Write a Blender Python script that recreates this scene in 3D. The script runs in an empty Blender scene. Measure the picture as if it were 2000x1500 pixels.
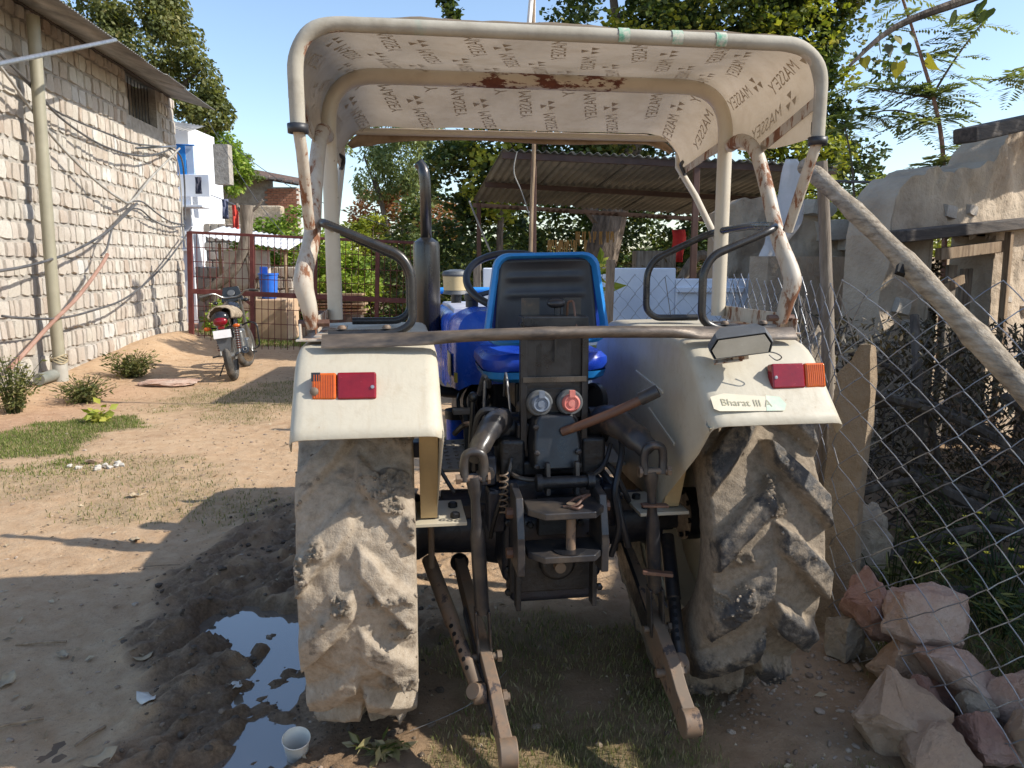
import bpy, bmesh, math, random
import numpy as np
from mathutils import Vector, Matrix, Euler
R = math.radians
rng = np.random.default_rng(11)
random.seed(11)
scn = bpy.context.scene
COL = scn.collection

# ---------------------------------------------------------------- camera, sky, sun, exposure
cam_d = bpy.data.cameras.new('camera'); cam = bpy.data.objects.new('camera', cam_d); COL.objects.link(cam)
cam.location = (0, 0, 1.6); cam.rotation_euler = (R(81), 0, 0)
cam_d.sensor_width = 36; cam_d.lens = 27; cam_d.clip_start = .05; cam_d.clip_end = 800
scn.camera = cam
SUN_EL, SUN_AZ = 38.5, 99.9          # azimuth clockwise from +Y
world = bpy.data.worlds.new('World'); scn.world = world; world.use_nodes = True
wn_ = world.node_tree.nodes; wl_ = world.node_tree.links
sky = wn_.new('ShaderNodeTexSky'); sky.sky_type = 'NISHITA'; sky.sun_disc = False
sky.sun_elevation = R(SUN_EL); sky.sun_rotation = R(SUN_AZ); sky.air_density = 1.0; sky.dust_density = .8; sky.ozone_density = 1.5
wl_.new(sky.outputs[0], wn_['Background'].inputs[0]); wn_['Background'].inputs[1].default_value = .135
sd = bpy.data.lights.new('sun', 'SUN'); sd.energy = 3.6; sd.angle = R(.53); sd.color = (1, .945, .85)
sun = bpy.data.objects.new('sun', sd); COL.objects.link(sun)
_s = Vector((math.sin(R(SUN_AZ)) * math.cos(R(SUN_EL)), math.cos(R(SUN_AZ)) * math.cos(R(SUN_EL)), math.sin(R(SUN_EL))))
sun.rotation_euler = _s.to_track_quat('Z', 'Y').to_euler(); sun.location = (12, -2, 10)
scn.view_settings.view_transform = 'Standard'; scn.view_settings.look = 'None'
scn.view_settings.exposure = .84; scn.view_settings.gamma = 1; scn.view_settings.use_curve_mapping = False
scn.cycles.max_bounces = 8; scn.cycles.diffuse_bounces = 4; scn.cycles.transparent_max_bounces = 8

# ---------------------------------------------------------------- noise
def _h(ix, iy, iz, seed):
    n = (ix.astype(np.int64) * 374761393 + iy.astype(np.int64) * 668265263 + iz.astype(np.int64) * 2147483647 // 7 + seed * 1274126177) & 0xffffffff
    n = ((n ^ (n >> 13)) * 1274126177) & 0xffffffff
    n = ((n ^ (n >> 16)) * 2246822519) & 0xffffffff
    return ((n ^ (n >> 15)) & 0xffffff) / float(0xffffff)
def vn(x, y, z=0., seed=0):
    x = np.asarray(x, float); y = np.asarray(y, float) + 0 * x; z = np.asarray(z, float) + 0 * x
    ix, iy, iz = np.floor(x), np.floor(y), np.floor(z)
    fx, fy, fz = x - ix, y - iy, z - iz
    ux, uy, uz = [f * f * f * (f * (f * 6 - 15) + 10) for f in (fx, fy, fz)]
    out = 0
    for a in (0, 1):
        for b in (0, 1):
            for c in (0, 1):
                w = (ux if a else 1 - ux) * (uy if b else 1 - uy) * (uz if c else 1 - uz)
                out = out + w * _h(ix + a, iy + b, iz + c, seed)
    return out * 2 - 1
def fbm(x, y, z=0., o=4, seed=0, gain=.5):
    s = 0; a = 1; f = 1
    for k in range(o):
        s = s + a * vn(np.asarray(x) * f, np.asarray(y) * f, np.asarray(z) * f, seed + k * 17); a *= gain; f *= 2.03
    return s
def sstep(a, b, x):
    t = np.clip((x - a) / (b - a), 0, 1); return t * t * (3 - 2 * t)

# ---------------------------------------------------------------- mesh helpers
def link(o, parent=None):
    COL.objects.link(o)
    if parent is not None: o.parent = parent
    return o
def tag(o, label=None, cat=None, group=None, kind=None):
    if label: o['label'] = label
    if cat: o['category'] = cat
    if group: o['group'] = group
    if kind: o['kind'] = kind
    return o
def thing(name, label, cat, loc=(0, 0, 0), rz=0, group=None):
    o = bpy.data.objects.new(name, None); COL.objects.link(o); o.empty_display_size = .2
    o.location = loc; o.rotation_euler = (0, 0, rz)
    return tag(o, label, cat, group)
def np_mesh(name, V, F, mat=None, parent=None, smooth=False, attrs=None, fattr=None, sharp=None):
    V = np.asarray(V, np.float32); F = np.asarray(F, np.int32)
    me = bpy.data.meshes.new(name); k = F.shape[1]
    me.vertices.add(len(V)); me.vertices.foreach_set('co', V.ravel())
    me.loops.add(F.size); me.loops.foreach_set('vertex_index', F.ravel())
    me.polygons.add(len(F)); me.polygons.foreach_set('loop_start', np.arange(0, F.size, k, dtype=np.int32))
    me.update(calc_edges=True)
    me.polygons.foreach_set('use_smooth', np.full(len(F), smooth))
    for n, a in (attrs or {}).items():
        me.attributes.new(n, 'FLOAT', 'POINT').data.foreach_set('value', np.asarray(a, np.float32))
    for n, a in (fattr or {}).items():
        me.attributes.new(n, 'FLOAT', 'FACE').data.foreach_set('value', np.asarray(a, np.float32))
    if sharp: me.set_sharp_from_angle(angle=R(sharp))
    if mat: me.materials.append(mat)
    return link(bpy.data.objects.new(name, me), parent)
def frames(P):
    P = [Vector(p) for p in P]; T = []
    for i in range(len(P)):
        a = P[max(i - 1, 0)]; b = P[min(i + 1, len(P) - 1)]; T.append((b - a).normalized())
    n = T[0].orthogonal().normalized(); out = []
    for i, t in enumerate(T):
        if i: n = (T[i - 1].rotation_difference(t)) @ n
        n = (n - t * n.dot(t)).normalized(); out.append((P[i], n, t.cross(n)))
    return out
def curve(pts, k=6):
    """Catmull-Rom through pts"""
    P = [Vector(p) for p in pts]; out = []
    for i in range(len(P) - 1):
        p0 = P[max(i - 1, 0)]; p1 = P[i]; p2 = P[i + 1]; p3 = P[min(i + 2, len(P) - 1)]
        for j in range(k):
            t = j / k
            out.append(.5 * ((2 * p1) + (p2 - p0) * t + (2 * p0 - 5 * p1 + 4 * p2 - p3) * t * t + (3 * p1 - p0 - 3 * p2 + p3) * t ** 3))
    out.append(P[-1]); return out
def fillet(pts, r, k=5):
    """polyline with rounded corners"""
    P = [Vector(p) for p in pts]; out = [P[0]]
    for i in range(1, len(P) - 1):
        a = P[i - 1] - P[i]; b = P[i + 1] - P[i]; rr = min(r, a.length * .48, b.length * .48)
        s = P[i] + a.normalized() * rr; e = P[i] + b.normalized() * rr
        for j in range(k + 1):
            t = j / k; out.append(s * (1 - t) ** 2 + P[i] * 2 * t * (1 - t) + e * t * t)
    out.append(P[-1]); return out
class MB:
    def __init__(s): s.v = []; s.f = []
    def add(s, vs, fs):
        o = len(s.v); s.v += [tuple(v) for v in vs]; s.f += [tuple(i + o for i in f) for f in fs]; return s
    def box(s, c, d, rot=None):
        M = Euler(rot).to_matrix() if rot else Matrix.Identity(3); c = Vector(c)
        vs = [c + M @ Vector((x * d[0] / 2, y * d[1] / 2, z * d[2] / 2)) for x in (-1, 1) for y in (-1, 1) for z in (-1, 1)]
        return s.add(vs, [(0, 1, 3, 2), (4, 6, 7, 5), (0, 4, 5, 1), (2, 3, 7, 6), (0, 2, 6, 4), (1, 5, 7, 3)])
    def bar(s, a, b, w, h, up=(0, 0, 1)):
        a = Vector(a); b = Vector(b); t = (b - a).normalized(); u = Vector(up); x = t.cross(u).normalized(); u = x.cross(t)
        vs = [p + x * (i * w / 2) + u * (j * h / 2) for p in (a, b) for i, j in ((-1, -1), (1, -1), (1, 1), (-1, 1))]
        return s.add(vs, [(3, 2, 1, 0), (4, 5, 6, 7), (0, 1, 5, 4), (1, 2, 6, 5), (2, 3, 7, 6), (3, 0, 4, 7)])
    def tube(s, pts, r, n=10, cap=True, flat=None):
        F = frames(pts); m = len(F); vs = []; fs = []
        rs = r if isinstance(r, (list, tuple, np.ndarray)) else [r] * m
        for i, (p, a, b) in enumerate(F):
            fl = flat[i] if flat else 1
            for j in range(n):
                t = 2 * math.pi * j / n; vs.append(p + a * (math.cos(t) * rs[i]) + b * (math.sin(t) * rs[i] * fl))
        for i in range(m - 1):
            for j in range(n):
                k = (j + 1) % n; fs.append((i * n + j, i * n + k, (i + 1) * n + k, (i + 1) * n + j))
        if cap: fs += [tuple(range(n - 1, -1, -1)), tuple((m - 1) * n + j for j in range(n))]
        return s.add(vs, fs)
    def lathe(s, prof, n=24, M=None, cap=True):
        M = M or Matrix.Identity(4); vs = []; fs = []; m = len(prof)
        for r, z in prof:
            for j in range(n):
                t = 2 * math.pi * j / n; vs.append(M @ Vector((r * math.cos(t), r * math.sin(t), z)))
        for i in range(m - 1):
            for j in range(n):
                k = (j + 1) % n; fs.append((i * n + j, i * n + k, (i + 1) * n + k, (i + 1) * n + j))
        if cap: fs += [tuple(range(n - 1, -1, -1)), tuple((m - 1) * n + j for j in range(n))]
        return s.add(vs, fs)
    def prism(s, poly, h, M=None):
        M = M or Matrix.Identity(4); n = len(poly)
        vs = [M @ Vector((x, y, 0)) for x, y in poly] + [M @ Vector((x, y, h)) for x, y in poly]
        fs = [tuple(range(n - 1, -1, -1)), tuple(range(n, 2 * n))] + [(i, (i + 1) % n, n + (i + 1) % n, n + i) for i in range(n)]
        return s.add(vs, fs)
    def sph(s, c, r, nu=14, nv=9):
        r = r if isinstance(r, (tuple, list)) else (r, r, r)
        prof = [(max(math.sin(math.pi * i / (nv - 1)), 1e-3), -math.cos(math.pi * i / (nv - 1))) for i in range(nv)]
        return s.lathe(prof, nu, Matrix.Translation(c) @ Matrix.Diagonal((*r, 1)))
    def grid(s, rows):
        m = len(rows); n = len(rows[0]); vs = [p for r_ in rows for p in r_]
        return s.add(vs, [(i * n + j, i * n + j + 1, (i + 1) * n + j + 1, (i + 1) * n + j) for i in range(m - 1) for j in range(n - 1)])
    def build(s, name, mat=None, parent=None, smooth=40, bevel=0, seg=2, solid=0, sub=0):
        me = bpy.data.meshes.new(name); me.from_pydata([tuple(v) for v in s.v], [], s.f)
        bm = bmesh.new(); bm.from_mesh(me); bmesh.ops.recalc_face_normals(bm, faces=bm.faces); bm.to_mesh(me); bm.free()
        if smooth:
            me.polygons.foreach_set('use_smooth', [True] * len(me.polygons)); me.set_sharp_from_angle(angle=R(smooth))
        if mat: me.materials.append(mat)
        o = link(bpy.data.objects.new(name, me), parent)
        if solid: m = o.modifiers.new('solid', 'SOLIDIFY'); m.thickness = solid; m.offset = 0
        if sub: m = o.modifiers.new('sub', 'SUBSURF'); m.levels = sub; m.render_levels = sub
        if bevel:
            m = o.modifiers.new('bevel', 'BEVEL'); m.width = bevel; m.segments = seg; m.limit_method = 'ANGLE'; m.angle_limit = R(35); m.harden_normals = True
        return o
def Mx(loc, x, y):
    """matrix with local X along x, local Y near y"""
    x = Vector(x).normalized(); y = Vector(y); z = x.cross(y).normalized(); y = z.cross(x)
    M = Matrix((x, y, z)).transposed().to_4x4(); M.translation = Vector(loc); return M
def Mz(loc, z):
    z = Vector(z).normalized(); M = z.to_track_quat('Z', 'Y').to_matrix().to_4x4(); M.translation = Vector(loc); return M

# ---------------------------------------------------------------- materials
class NT:
    def __init__(s, name):
        s.m = bpy.data.materials.new(name); s.m.use_nodes = True; s.t = s.m.node_tree; s.n = s.t.nodes
        s.b = s.n['Principled BSDF']; s.out = s.n['Material Output']
    def new(s, t, **kw):
        x = s.n.new('ShaderNode' + t)
        for k, v in kw.items():
            if k in x.inputs.keys() if hasattr(x.inputs, 'keys') else False: x.inputs[k].default_value = v
            else: setattr(x, k, v)
        return x
    def l(s, a, b): s.t.links.new(a, b)
    def coord(s, sc=(1, 1, 1), kind='Object'):
        c = s.n.new('ShaderNodeTexCoord'); m = s.n.new('ShaderNodeMapping'); m.inputs['Scale'].default_value = sc
        s.l(c.outputs[kind], m.inputs[0]); return m.outputs[0]
    def noise(s, scale, detail=6, rough=.55, vec=None, dist=0):
        x = s.n.new('ShaderNodeTexNoise'); x.inputs['Scale'].default_value = scale; x.inputs['Detail'].default_value = detail
        x.inputs['Roughness'].default_value = rough; x.inputs['Distortion'].default_value = dist
        s.l(vec if vec is not None else s.coord(), x.inputs['Vector']); return x.outputs[0]
    def ramp(s, fac, stops, interp='LINEAR'):
        x = s.n.new('ShaderNodeValToRGB'); e = x.color_ramp.elements; x.color_ramp.interpolation = interp
        while len(e) < len(stops): e.new(.5)
        for el, (p, c) in zip(e, stops): el.position = p; el.color = (*c, 1) if not isinstance(c, (int, float)) else (c, c, c, 1)
        s.l(fac, x.inputs[0]); return x.outputs[0]
    def mix(s, fac, a, b, mode='MIX'):
        x = s.n.new('ShaderNodeMix'); x.data_type = 'RGBA'; x.blend_type = mode
        for sock, v in ((x.inputs[0], fac), (x.inputs[6], a), (x.inputs[7], b)):
            if isinstance(v, (int, float)): sock.default_value = v if sock.type == 'VALUE' else (v, v, v, 1)
            elif isinstance(v, (tuple, list)): sock.default_value = (*v, 1)
            else: s.l(v, sock)
        return x.outputs[2]
    def math(s, op, a, b=None, clamp=False):
        x = s.n.new('ShaderNodeMath'); x.operation = op; x.use_clamp = clamp
        for i, v in enumerate((a, b)):
            if v is None: continue
            if isinstance(v, (int, float)): x.inputs[i].default_value = v
            else: s.l(v, x.inputs[i])
        return x.outputs[0]
    def attr(s, name):
        x = s.n.new('ShaderNodeAttribute'); x.attribute_name = name; return x.outputs['Fac']
    def rnd(s):
        return s.n.new('ShaderNodeObjectInfo').outputs['Random']
    def bump(s, h, strength=.4, dist=.01, prev=None):
        x = s.n.new('ShaderNodeBump'); x.inputs['Strength'].default_value = strength; x.inputs['Distance'].default_value = dist
        s.l(h, x.inputs['Height'])
        if prev is not None: s.l(prev, x.inputs['Normal'])
        return x.outputs[0]
    def set(s, **kw):
        for k, v in kw.items():
            sock = s.b.inputs[k.replace('_', ' ')]
            if isinstance(v, (int, float)): sock.default_value = v
            elif isinstance(v, (tuple, list)): sock.default_value = (*v, 1)
            else: s.l(v, sock)
        return s
def simple(name, cols, scale=6, rough=.7, metal=0, bump=0, bscale=40, bdist=.004, sc=(1, 1, 1), detail=5, lo=.3, hi=.7, spec=.5):
    t = NT(name); n = len(cols); v = t.coord(sc)
    f = t.noise(scale, detail, .6, v)
    c = t.ramp(f, [(lo + (hi - lo) * i / max(n - 1, 1), cc) for i, cc in enumerate(cols)]) if n > 1 else None
    t.set(Base_Color=c if c is not None else cols[0], Metallic=metal)
    t.set(Roughness=t.ramp(t.noise(scale * 2.3, 4, .6, v), [(.3, max(rough - .12, .05)), (.7, min(rough + .12, 1))]))
    t.b.inputs['Specular IOR Level'].default_value = spec
    if bump: t.set(Normal=t.bump(t.noise(bscale, 5, .65, v), bump, bdist))
    return t.m
def rusty(name, base, base2, amount=.5, scale=5, rough=.45, stretch=(1, 1, 1), rust=((.22, .07, .025), (.10, .035, .02)), fine=26, dirt=.25):
    """paint that has flaked to rust in patches; the higher amount, the more rust"""
    t = NT(name); v = t.coord(stretch)
    big = t.noise(scale, 8, .68, v); fin = t.noise(fine, 6, .7, v)
    k = t.math('ADD', t.math('MULTIPLY', big, .72), t.math('MULTIPLY', fin, .28))
    th = .78 - .38 * amount
    mask = t.ramp(k, [(th - .02, 0.), (th + .02, 1.)])
    edge = t.ramp(k, [(th - .09, 0.), (th, 1.)])
    paint = t.mix(t.noise(2.2, 5, .6), base, base2)
    paint = t.mix(t.math('MULTIPLY', t.ramp(t.noise(11, 6, .7), [(.45, 0.), (.75, 1.)]), dirt), paint, (.16, .12, .08))
    paint = t.mix(t.math('MULTIPLY', edge, .3), paint, (.33, .17, .08))
    rc = t.ramp(t.noise(30, 5, .7, v), [(.3, rust[1]), (.7, rust[0])])
    t.set(Base_Color=t.mix(mask, paint, rc), Roughness=t.mix(mask, rough, .9))
    b1 = t.bump(t.math('SUBTRACT', 1., mask), .25, .002); t.set(Normal=t.bump(t.noise(60, 4, .6), .12, .002, b1))
    return t.m
def foliage(name, cols, trans=.35, rough=.55, attr=True):
    t = NT(name)
    f = t.attr('rnd') if attr else t.rnd()
    n = len(cols); c = t.ramp(f, [(i / max(n - 1, 1), cc) for i, cc in enumerate(cols)])
    c = t.mix(t.math('MULTIPLY', t.noise(1.3, 3), .35), c, (.02, .035, .012))
    t.set(Base_Color=c, Roughness=rough); t.b.inputs['Specular IOR Level'].default_value = .35
    tr = t.n.new('ShaderNodeBsdfTranslucent'); mx = t.n.new('ShaderNodeMixShader'); mx.inputs[0].default_value = trans
    t.l(t.mix(1., c, (1.25, 1.2, .6), 'MULTIPLY'), tr.inputs[0]); t.l(t.b.outputs[0], mx.inputs[1]); t.l(tr.outputs[0], mx.inputs[2]); t.l(mx.outputs[0], t.out.inputs[0])
    return t.m
M = {}
M['black'] = simple('black_paint', [(.008, .009, .012), (.018, .018, .02), (.06, .05, .042)], 7, .36, .0, .25, 55, .003, lo=.45, hi=.95)
M['blackgrease'] = simple('greasy_black_iron', [(.008, .009, .011), (.02, .019, .02), (.09, .07, .05)], 9, .42, .1, .5, 45, .006, lo=.45, hi=.95)
M['worniron'] = rusty('worn_black_iron', (.016, .017, .022), (.03, .029, .03), .34, 6, .34, (1, 1, 1), ((.13, .085, .06), (.06, .04, .03)), 22, .4)
M['dustyiron'] = rusty('dusty_brown_iron', (.17, .12, .082), (.11, .08, .056), .55, 9, .6, (1, 1, .5), ((.07, .055, .05), (.04, .03, .028)), 26, .5)
M['rod'] = rusty('rusty_rod', (.13, .06, .035), (.09, .045, .03), .4, 12, .55, (1, 1, 1), ((.05, .03, .022), (.03, .02, .016)), 30, .3)
M['cream'] = rusty('cream_paint', (.56, .505, .385), (.51, .455, .345), .12, 7, .34, (1, 1, 1), ((.26, .13, .06), (.16, .07, .03)), 34, .12)
def fender_paint():
    t = NT('fender_paint'); v = t.coord(); n1 = t.noise(3, 6, .62, v); n2 = t.noise(17, 8, .72, v); n3 = t.noise(75, 6, .75, v); st = t.noise(9, 6, .7, t.coord((6, 1, .7)))
    c = t.mix(n1, (.42, .38, .295), (.49, .445, .35))
    c = t.mix(t.ramp(st, [(.5, 0.), (.78, .42)]), c, (.36, .285, .19)); c = t.mix(t.ramp(n2, [(.52, 0.), (.8, .5)]), c, (.33, .26, .17))
    sc = t.ramp(t.math('ADD', t.math('MULTIPLY', n3, .62), t.math('MULTIPLY', n2, .42)), [(.655, 0.), (.675, 1.)])
    c = t.mix(sc, c, t.ramp(n3, [(.4, (.09, .045, .025)), (.7, (.22, .11, .06))]))
    t.set(Base_Color=c, Roughness=t.ramp(n2, [(.3, .45), (.7, .7)]), Normal=t.bump(n1, .25, .03, t.bump(n3, .1, .002))); return t.m
M['fender'] = fender_paint()
M['creampost'] = rusty('cream_post_paint', (.57, .505, .405), (.51, .45, .355), .2, 7, .42, (1.4, 1.4, .8), ((.17, .07, .035), (.09, .035, .02)), 40, .15)
M['rustpost'] = rusty('rusty_post_paint', (.52, .47, .39), (.44, .4, .335), .62, 8, .55, (1.6, 1.6, .55), ((.24, .1, .045), (.12, .05, .028)), 30, .3)
M['chrome'] = simple('old_black_tube', [(.02, .021, .024), (.05, .046, .042)], 14, .3, .25, .15, 60, .002)
M['bar'] = simple('grey_brown_steel', [(.05, .045, .043), (.12, .095, .075), (.19, .15, .115)], 11, .48, .35, .3, 50, .003, (1, 3, 3))
M['muffler'] = simple('muffler_steel', [(.03, .03, .032), (.09, .085, .08), (.2, .185, .17)], 4, .28, .8, .1, 50, .002, (1, 1, .15))
M['bluepaint'] = simple('blue_paint', [(.012, .07, .50), (.02, .12, .62), (.2, .27, .55)], 5, .24, 0, .06, 60, .002, lo=.35, hi=.85)
M['paleblue'] = simple('faded_hood_top', [(.3, .33, .48), (.6, .6, .63)], 4, .4, 0, .1)
M['seatblue'] = simple('seat_rim_blue', [(.01, .17, .5), (.02, .22, .58), (.06, .22, .45)], 6, .45, 0, .08)
M['vinylblue'] = simple('blue_vinyl', [(.008, .035, .34), (.014, .07, .46), (.09, .13, .36)], 7, .34, 0, .3, 22, .006, lo=.35, hi=.85)
M['plasticblack'] = simple('dusty_black_plastic', [(.012, .013, .017), (.03, .031, .036), (.1, .095, .09)], 4, .45, 0, .1, 30, .003, lo=.35, hi=.9)
M['redlens'] = simple('red_lens', [(.17, .004, .010), (.24, .006, .014)], 30, .16, 0, .12, 160, .002)
M['amberlens'] = simple('amber_lens', [(.5, .085, .008), (.6, .125, .012)], 30, .18, 0, .12, 160, .002)
M['greyplastic'] = simple('grey_plastic', [(.07, .075, .08), (.12, .125, .13)], 9, .5, 0, .1)
M['lampglass'] = simple('dusty_lamp_glass', [(.36, .34, .27), (.5, .47, .38), (.6, .57, .47)], 7, .2, .0, .12, 20, .004)
M['redcap'] = simple('faded_red_cap', [(.5, .1, .09), (.6, .22, .18)], 14, .5)
M['greycap'] = simple('grey_blue_cap', [(.10, .13, .18), (.2, .22, .26)], 14, .5)
M['tan'] = simple('cream_filter_bowl', [(.55, .42, .22), (.62, .5, .28)], 6, .3)
M['axleblue'] = simple('dark_blue_casting', [(.008, .011, .02), (.018, .022, .034), (.06, .052, .048)], 6, .42, .1, .5, 30, .008, lo=.42, hi=.95)
M['steel'] = simple('galvanised_wire', [(.24, .245, .255), (.38, .38, .39)], 20, .38, .7)
M['gatered'] = simple('maroon_paint', [(.085, .016, .015), (.12, .024, .021), (.16, .05, .04)], 8, .55, 0, .15)
M['bamboo'] = simple('weathered_bamboo', [(.12, .09, .062), (.29, .235, .165), (.43, .37, .29)], 7, .8, 0, .9, 16, .007, (7, 1.2, 7), detail=8)
M['wood'] = simple('weathered_wood', [(.13, .085, .05), (.26, .18, .11), (.36, .27, .18)], 6, .85, 0, .6, 20, .005, (5, 5, .7))
M['greywood'] = simple('grey_wood', [(.10, .08, .062), (.2, .165, .13), (.3, .26, .21)], 6, .88, 0, .7, 20, .006, (6, 6, .7))
M['brush'] = simple('shade_darkened_brushwood', [(.035, .028, .022), (.075, .06, .047), (.13, .108, .085)], 6, .9, 0, .6, 20, .006, (4, 4, .8))  # wood tone darkened to stand in for deep shade in the heap
M['darkwood'] = simple('dark_timber', [(.03, .025, .023), (.065, .053, .045), (.11, .088, .072)], 6, .85, 0, .6, 20, .006, (.7, 6, 6))
M['bark'] = simple('bark', [(.05, .038, .028), (.12, .092, .068), (.2, .16, .125)], 9, .95, 0, 1, 14, .02, (2, 2, .5))
M['mud'] = simple('mud_plaster', [(.27, .205, .145), (.39, .31, .225), (.48, .395, .295)], 2.6, .95, 0, 1, 9, .03, lo=.25, hi=.75)
M['cable'] = simple('grey_black_cable', [(.03, .03, .033), (.12, .115, .11)], 5, .5)
M['palecable'] = simple('pale_grey_cable', [(.2, .19, .17), (.42, .4, .36)], 5, .5)
M['pvc'] = simple('pvc_pipe', [(.24, .22, .155), (.31, .285, .205)], 3, .5, 0, .1)
# ---------------------------------------------------------------- ground
def ell(x, y, cx, cy, rx, ry): return np.sqrt(((x - cx) / rx) ** 2 + ((y - cy) / ry) ** 2)
def mudmask(x, y):
    n = fbm(x * 1.6, y * 1.6, o=3, seed=5) * .16
    return sstep(-1.72, -1.38, x + n + .18 * np.clip(y - 2.6, 0, 1.2) - .10) * sstep(-.15, -.6, x + n) * sstep(5.7, 4.9, y + n) * sstep(1.2, 1.9, y)
def pud(x, y):
    n = fbm(x * 6, y * 6, o=5, seed=9) * .42
    f = 0
    for cx, cy, rx, ry, a in ((-1.15, 3.27, .31, .18, 1), (-.92, 3.05, .25, .32, 1), (-.80, 2.74, .13, .24, 1), (-.83, 2.42, .12, .18, .8), (-.93, 2.2, .14, .1, .6), (-.72, 3.1, .2, .3, .8)):
        f = np.maximum(f, a * sstep(1.25, .7, ell(x, y, cx, cy, rx, ry) + n))
    return f
def gh(x, y):
    x = np.asarray(x, float); y = np.asarray(y, float)
    z = fbm(x * .7, y * .7, o=3, seed=2) * .02 + fbm(x * 5, y * 5, o=4, seed=3) * .006
    near = sstep(9, 4, np.hypot(x, y - 2.5))
    z = z + near * fbm(x * 22, y * 22, o=3, seed=4) * .003
    m = mudmask(x, y); u = x * .83 - y * .56; v = x * .56 + y * .83
    rid = fbm(u * 9, v * 2.2, o=4, seed=6); cl = np.abs(fbm(x * 13, y * 13, o=3, seed=8))
    rid2 = fbm(u * 26, v * 5, o=3, seed=16)
    z = z + m * (.010 + rid * .036 + rid2 * .018 + cl * .026)
    p = pud(x, y); z = z * (1 - .75 * p) - .062 * p
    z = z + .34 * np.exp(-(((x + 6.2) / .75) ** 2 + ((y - 14.2) / 2.4) ** 2)) + .05 * np.exp(-(((x + 6.1) / .5) ** 2)) * sstep(16, 10, y)
    z = z + .10 * sstep(1.3, 2.0, x) * sstep(2.6, 4.5, y) * sstep(9, 6, y)
    for (cx, cy) in ((-.49, 2.69), (.70, 2.87)):      # the rear wheels stand in flattened ground
        w = sstep(.5, .2, np.hypot((x - cx) / 1.0, (y - cy) / 1.2)); z = z * (1 - w) + w * (-.006)
    w = sstep(18, 24, y); z = z * (1 - w) + w * (.02 * fbm(x * .1, y * .1, o=2, seed=1))
    return z
def gz(x, y): return float(gh(np.array([x]), np.array([y]))[0])
def axis(lo, hi, step, a, b, g1, g2):
    c = list(np.arange(lo, hi, step)); s = step
    while c[-1] < b: s *= g2; c.append(c[-1] + s)
    s = step
    while c[0] > a: s *= g1; c.insert(0, c[0] - s)
    return np.array(c)
gx = axis(-2.1, 1.9, .0165, -260, 260, 1.055, 1.055); gy = axis(2.0, 4.3, .0165, -120, 420, 1.16, 1.035)
X, Y = np.meshgrid(gx, gy); Z = gh(X, Y)
nx, ny = len(gx), len(gy); idx = np.arange(nx * ny).reshape(ny, nx)
GF = np.stack([idx[:-1, :-1], idx[:-1, 1:], idx[1:, 1:], idx[1:, :-1]], -1).reshape(-1, 4)
def grassmask(x, y):
    n = fbm(x * 1.7, y * 1.7, o=4, seed=21); n2 = fbm(x * 6, y * 6, o=3, seed=23)
    g = 0
    for cx, cy, rx, ry, a in ((-4.5, 6.6, .95, .8, 1.1), (-3.95, 7.45, .5, .45, 1.1), (.25, 2.3, .62, .42, 1.0), (-3.0, 8.9, 1.3, 1.1, .5), (-3.2, 5.7, 1.3, .7, .36), (-2.2, 5.0, .7, .5, .42), (.1, 3.0, .5, .4, .5), (2.1, 2.9, .6, 1.1, .9), (.95, 2.1, .35, .3, .8)):
        g = np.maximum(g, a * sstep(1.3, .5, ell(x, y, cx, cy, rx, ry) + n * .45 + n2 * .15))
    g = np.maximum(g, .9 * sstep(14.3, 14.8, y + n * .2) * sstep(16.8, 15.8, y + n * .4))
    g = np.maximum(g, .95 * sstep(26, 34, y)); g = np.maximum(g, .8 * sstep(9, 14, np.abs(x)) * sstep(8, 14, y))
    return np.clip(g, 0, 1)
wet = np.clip(mudmask(X, Y) * (.7 + .5 * fbm(X * 3, Y * 3, o=3, seed=31)) + pud(X, Y) * 1.2, 0, 1)
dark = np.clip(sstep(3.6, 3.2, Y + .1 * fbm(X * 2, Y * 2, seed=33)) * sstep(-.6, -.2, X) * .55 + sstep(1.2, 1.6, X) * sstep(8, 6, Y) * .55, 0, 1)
red = sstep(14.6, 16.5, Y) * sstep(30, 24, Y) + .5 * np.exp(-(((X + 5.0) / .6) ** 2)) * sstep(11, 9, Y)
t = NT('earth')
v = t.coord(); f1 = t.noise(1.1, 6, .6, v); f2 = t.noise(9, 8, .65, v); f3 = t.noise(60, 6, .7, v); f4 = t.noise(240, 3, .7, v)
dry = t.ramp(f1, [(.28, (.33, .20, .108)), (.5, (.425, .272, .152)), (.72, (.50, .335, .195))])
dry = t.mix(t.ramp(f2, [(.35, 0.), (.7, .75)]), dry, (.56, .405, .26)); dry = t.mix(t.ramp(f3, [(.55, 0.), (.72, .6)]), dry, (.20, .135, .085))
dry = t.mix(t.ramp(f4, [(.6, 0.), (.75, .55)]), dry, (.6, .49, .36))
dry = t.mix(t.math('MULTIPLY', t.attr('red'), .75), dry, t.ramp(f2, [(.3, (.36, .17, .10)), (.7, (.5, .27, .17))]))
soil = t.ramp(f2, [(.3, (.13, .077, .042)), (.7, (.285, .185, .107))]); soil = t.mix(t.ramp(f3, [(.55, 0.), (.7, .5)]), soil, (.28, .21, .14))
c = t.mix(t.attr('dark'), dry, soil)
gm = t.math('MULTIPLY', t.attr('grass'), t.ramp(t.noise(5, 6, .7, v), [(.35, .15), (.65, .85)]))
c = t.mix(gm, c, t.ramp(t.noise(30, 5, .7, v), [(.3, (.05, .06, .022)), (.7, (.14, .145, .06))]))
wm = t.ramp(t.math('ADD', t.attr('wet'), t.math('MULTIPLY', t.math('SUBTRACT', f2, .5), .7)), [(.3, 0.), (.75, 1.)])
wc = t.ramp(f3, [(.3, (.125, .078, .043)), (.7, (.285, .188, .112))])
c = t.mix(wm, c, wc)
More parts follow.
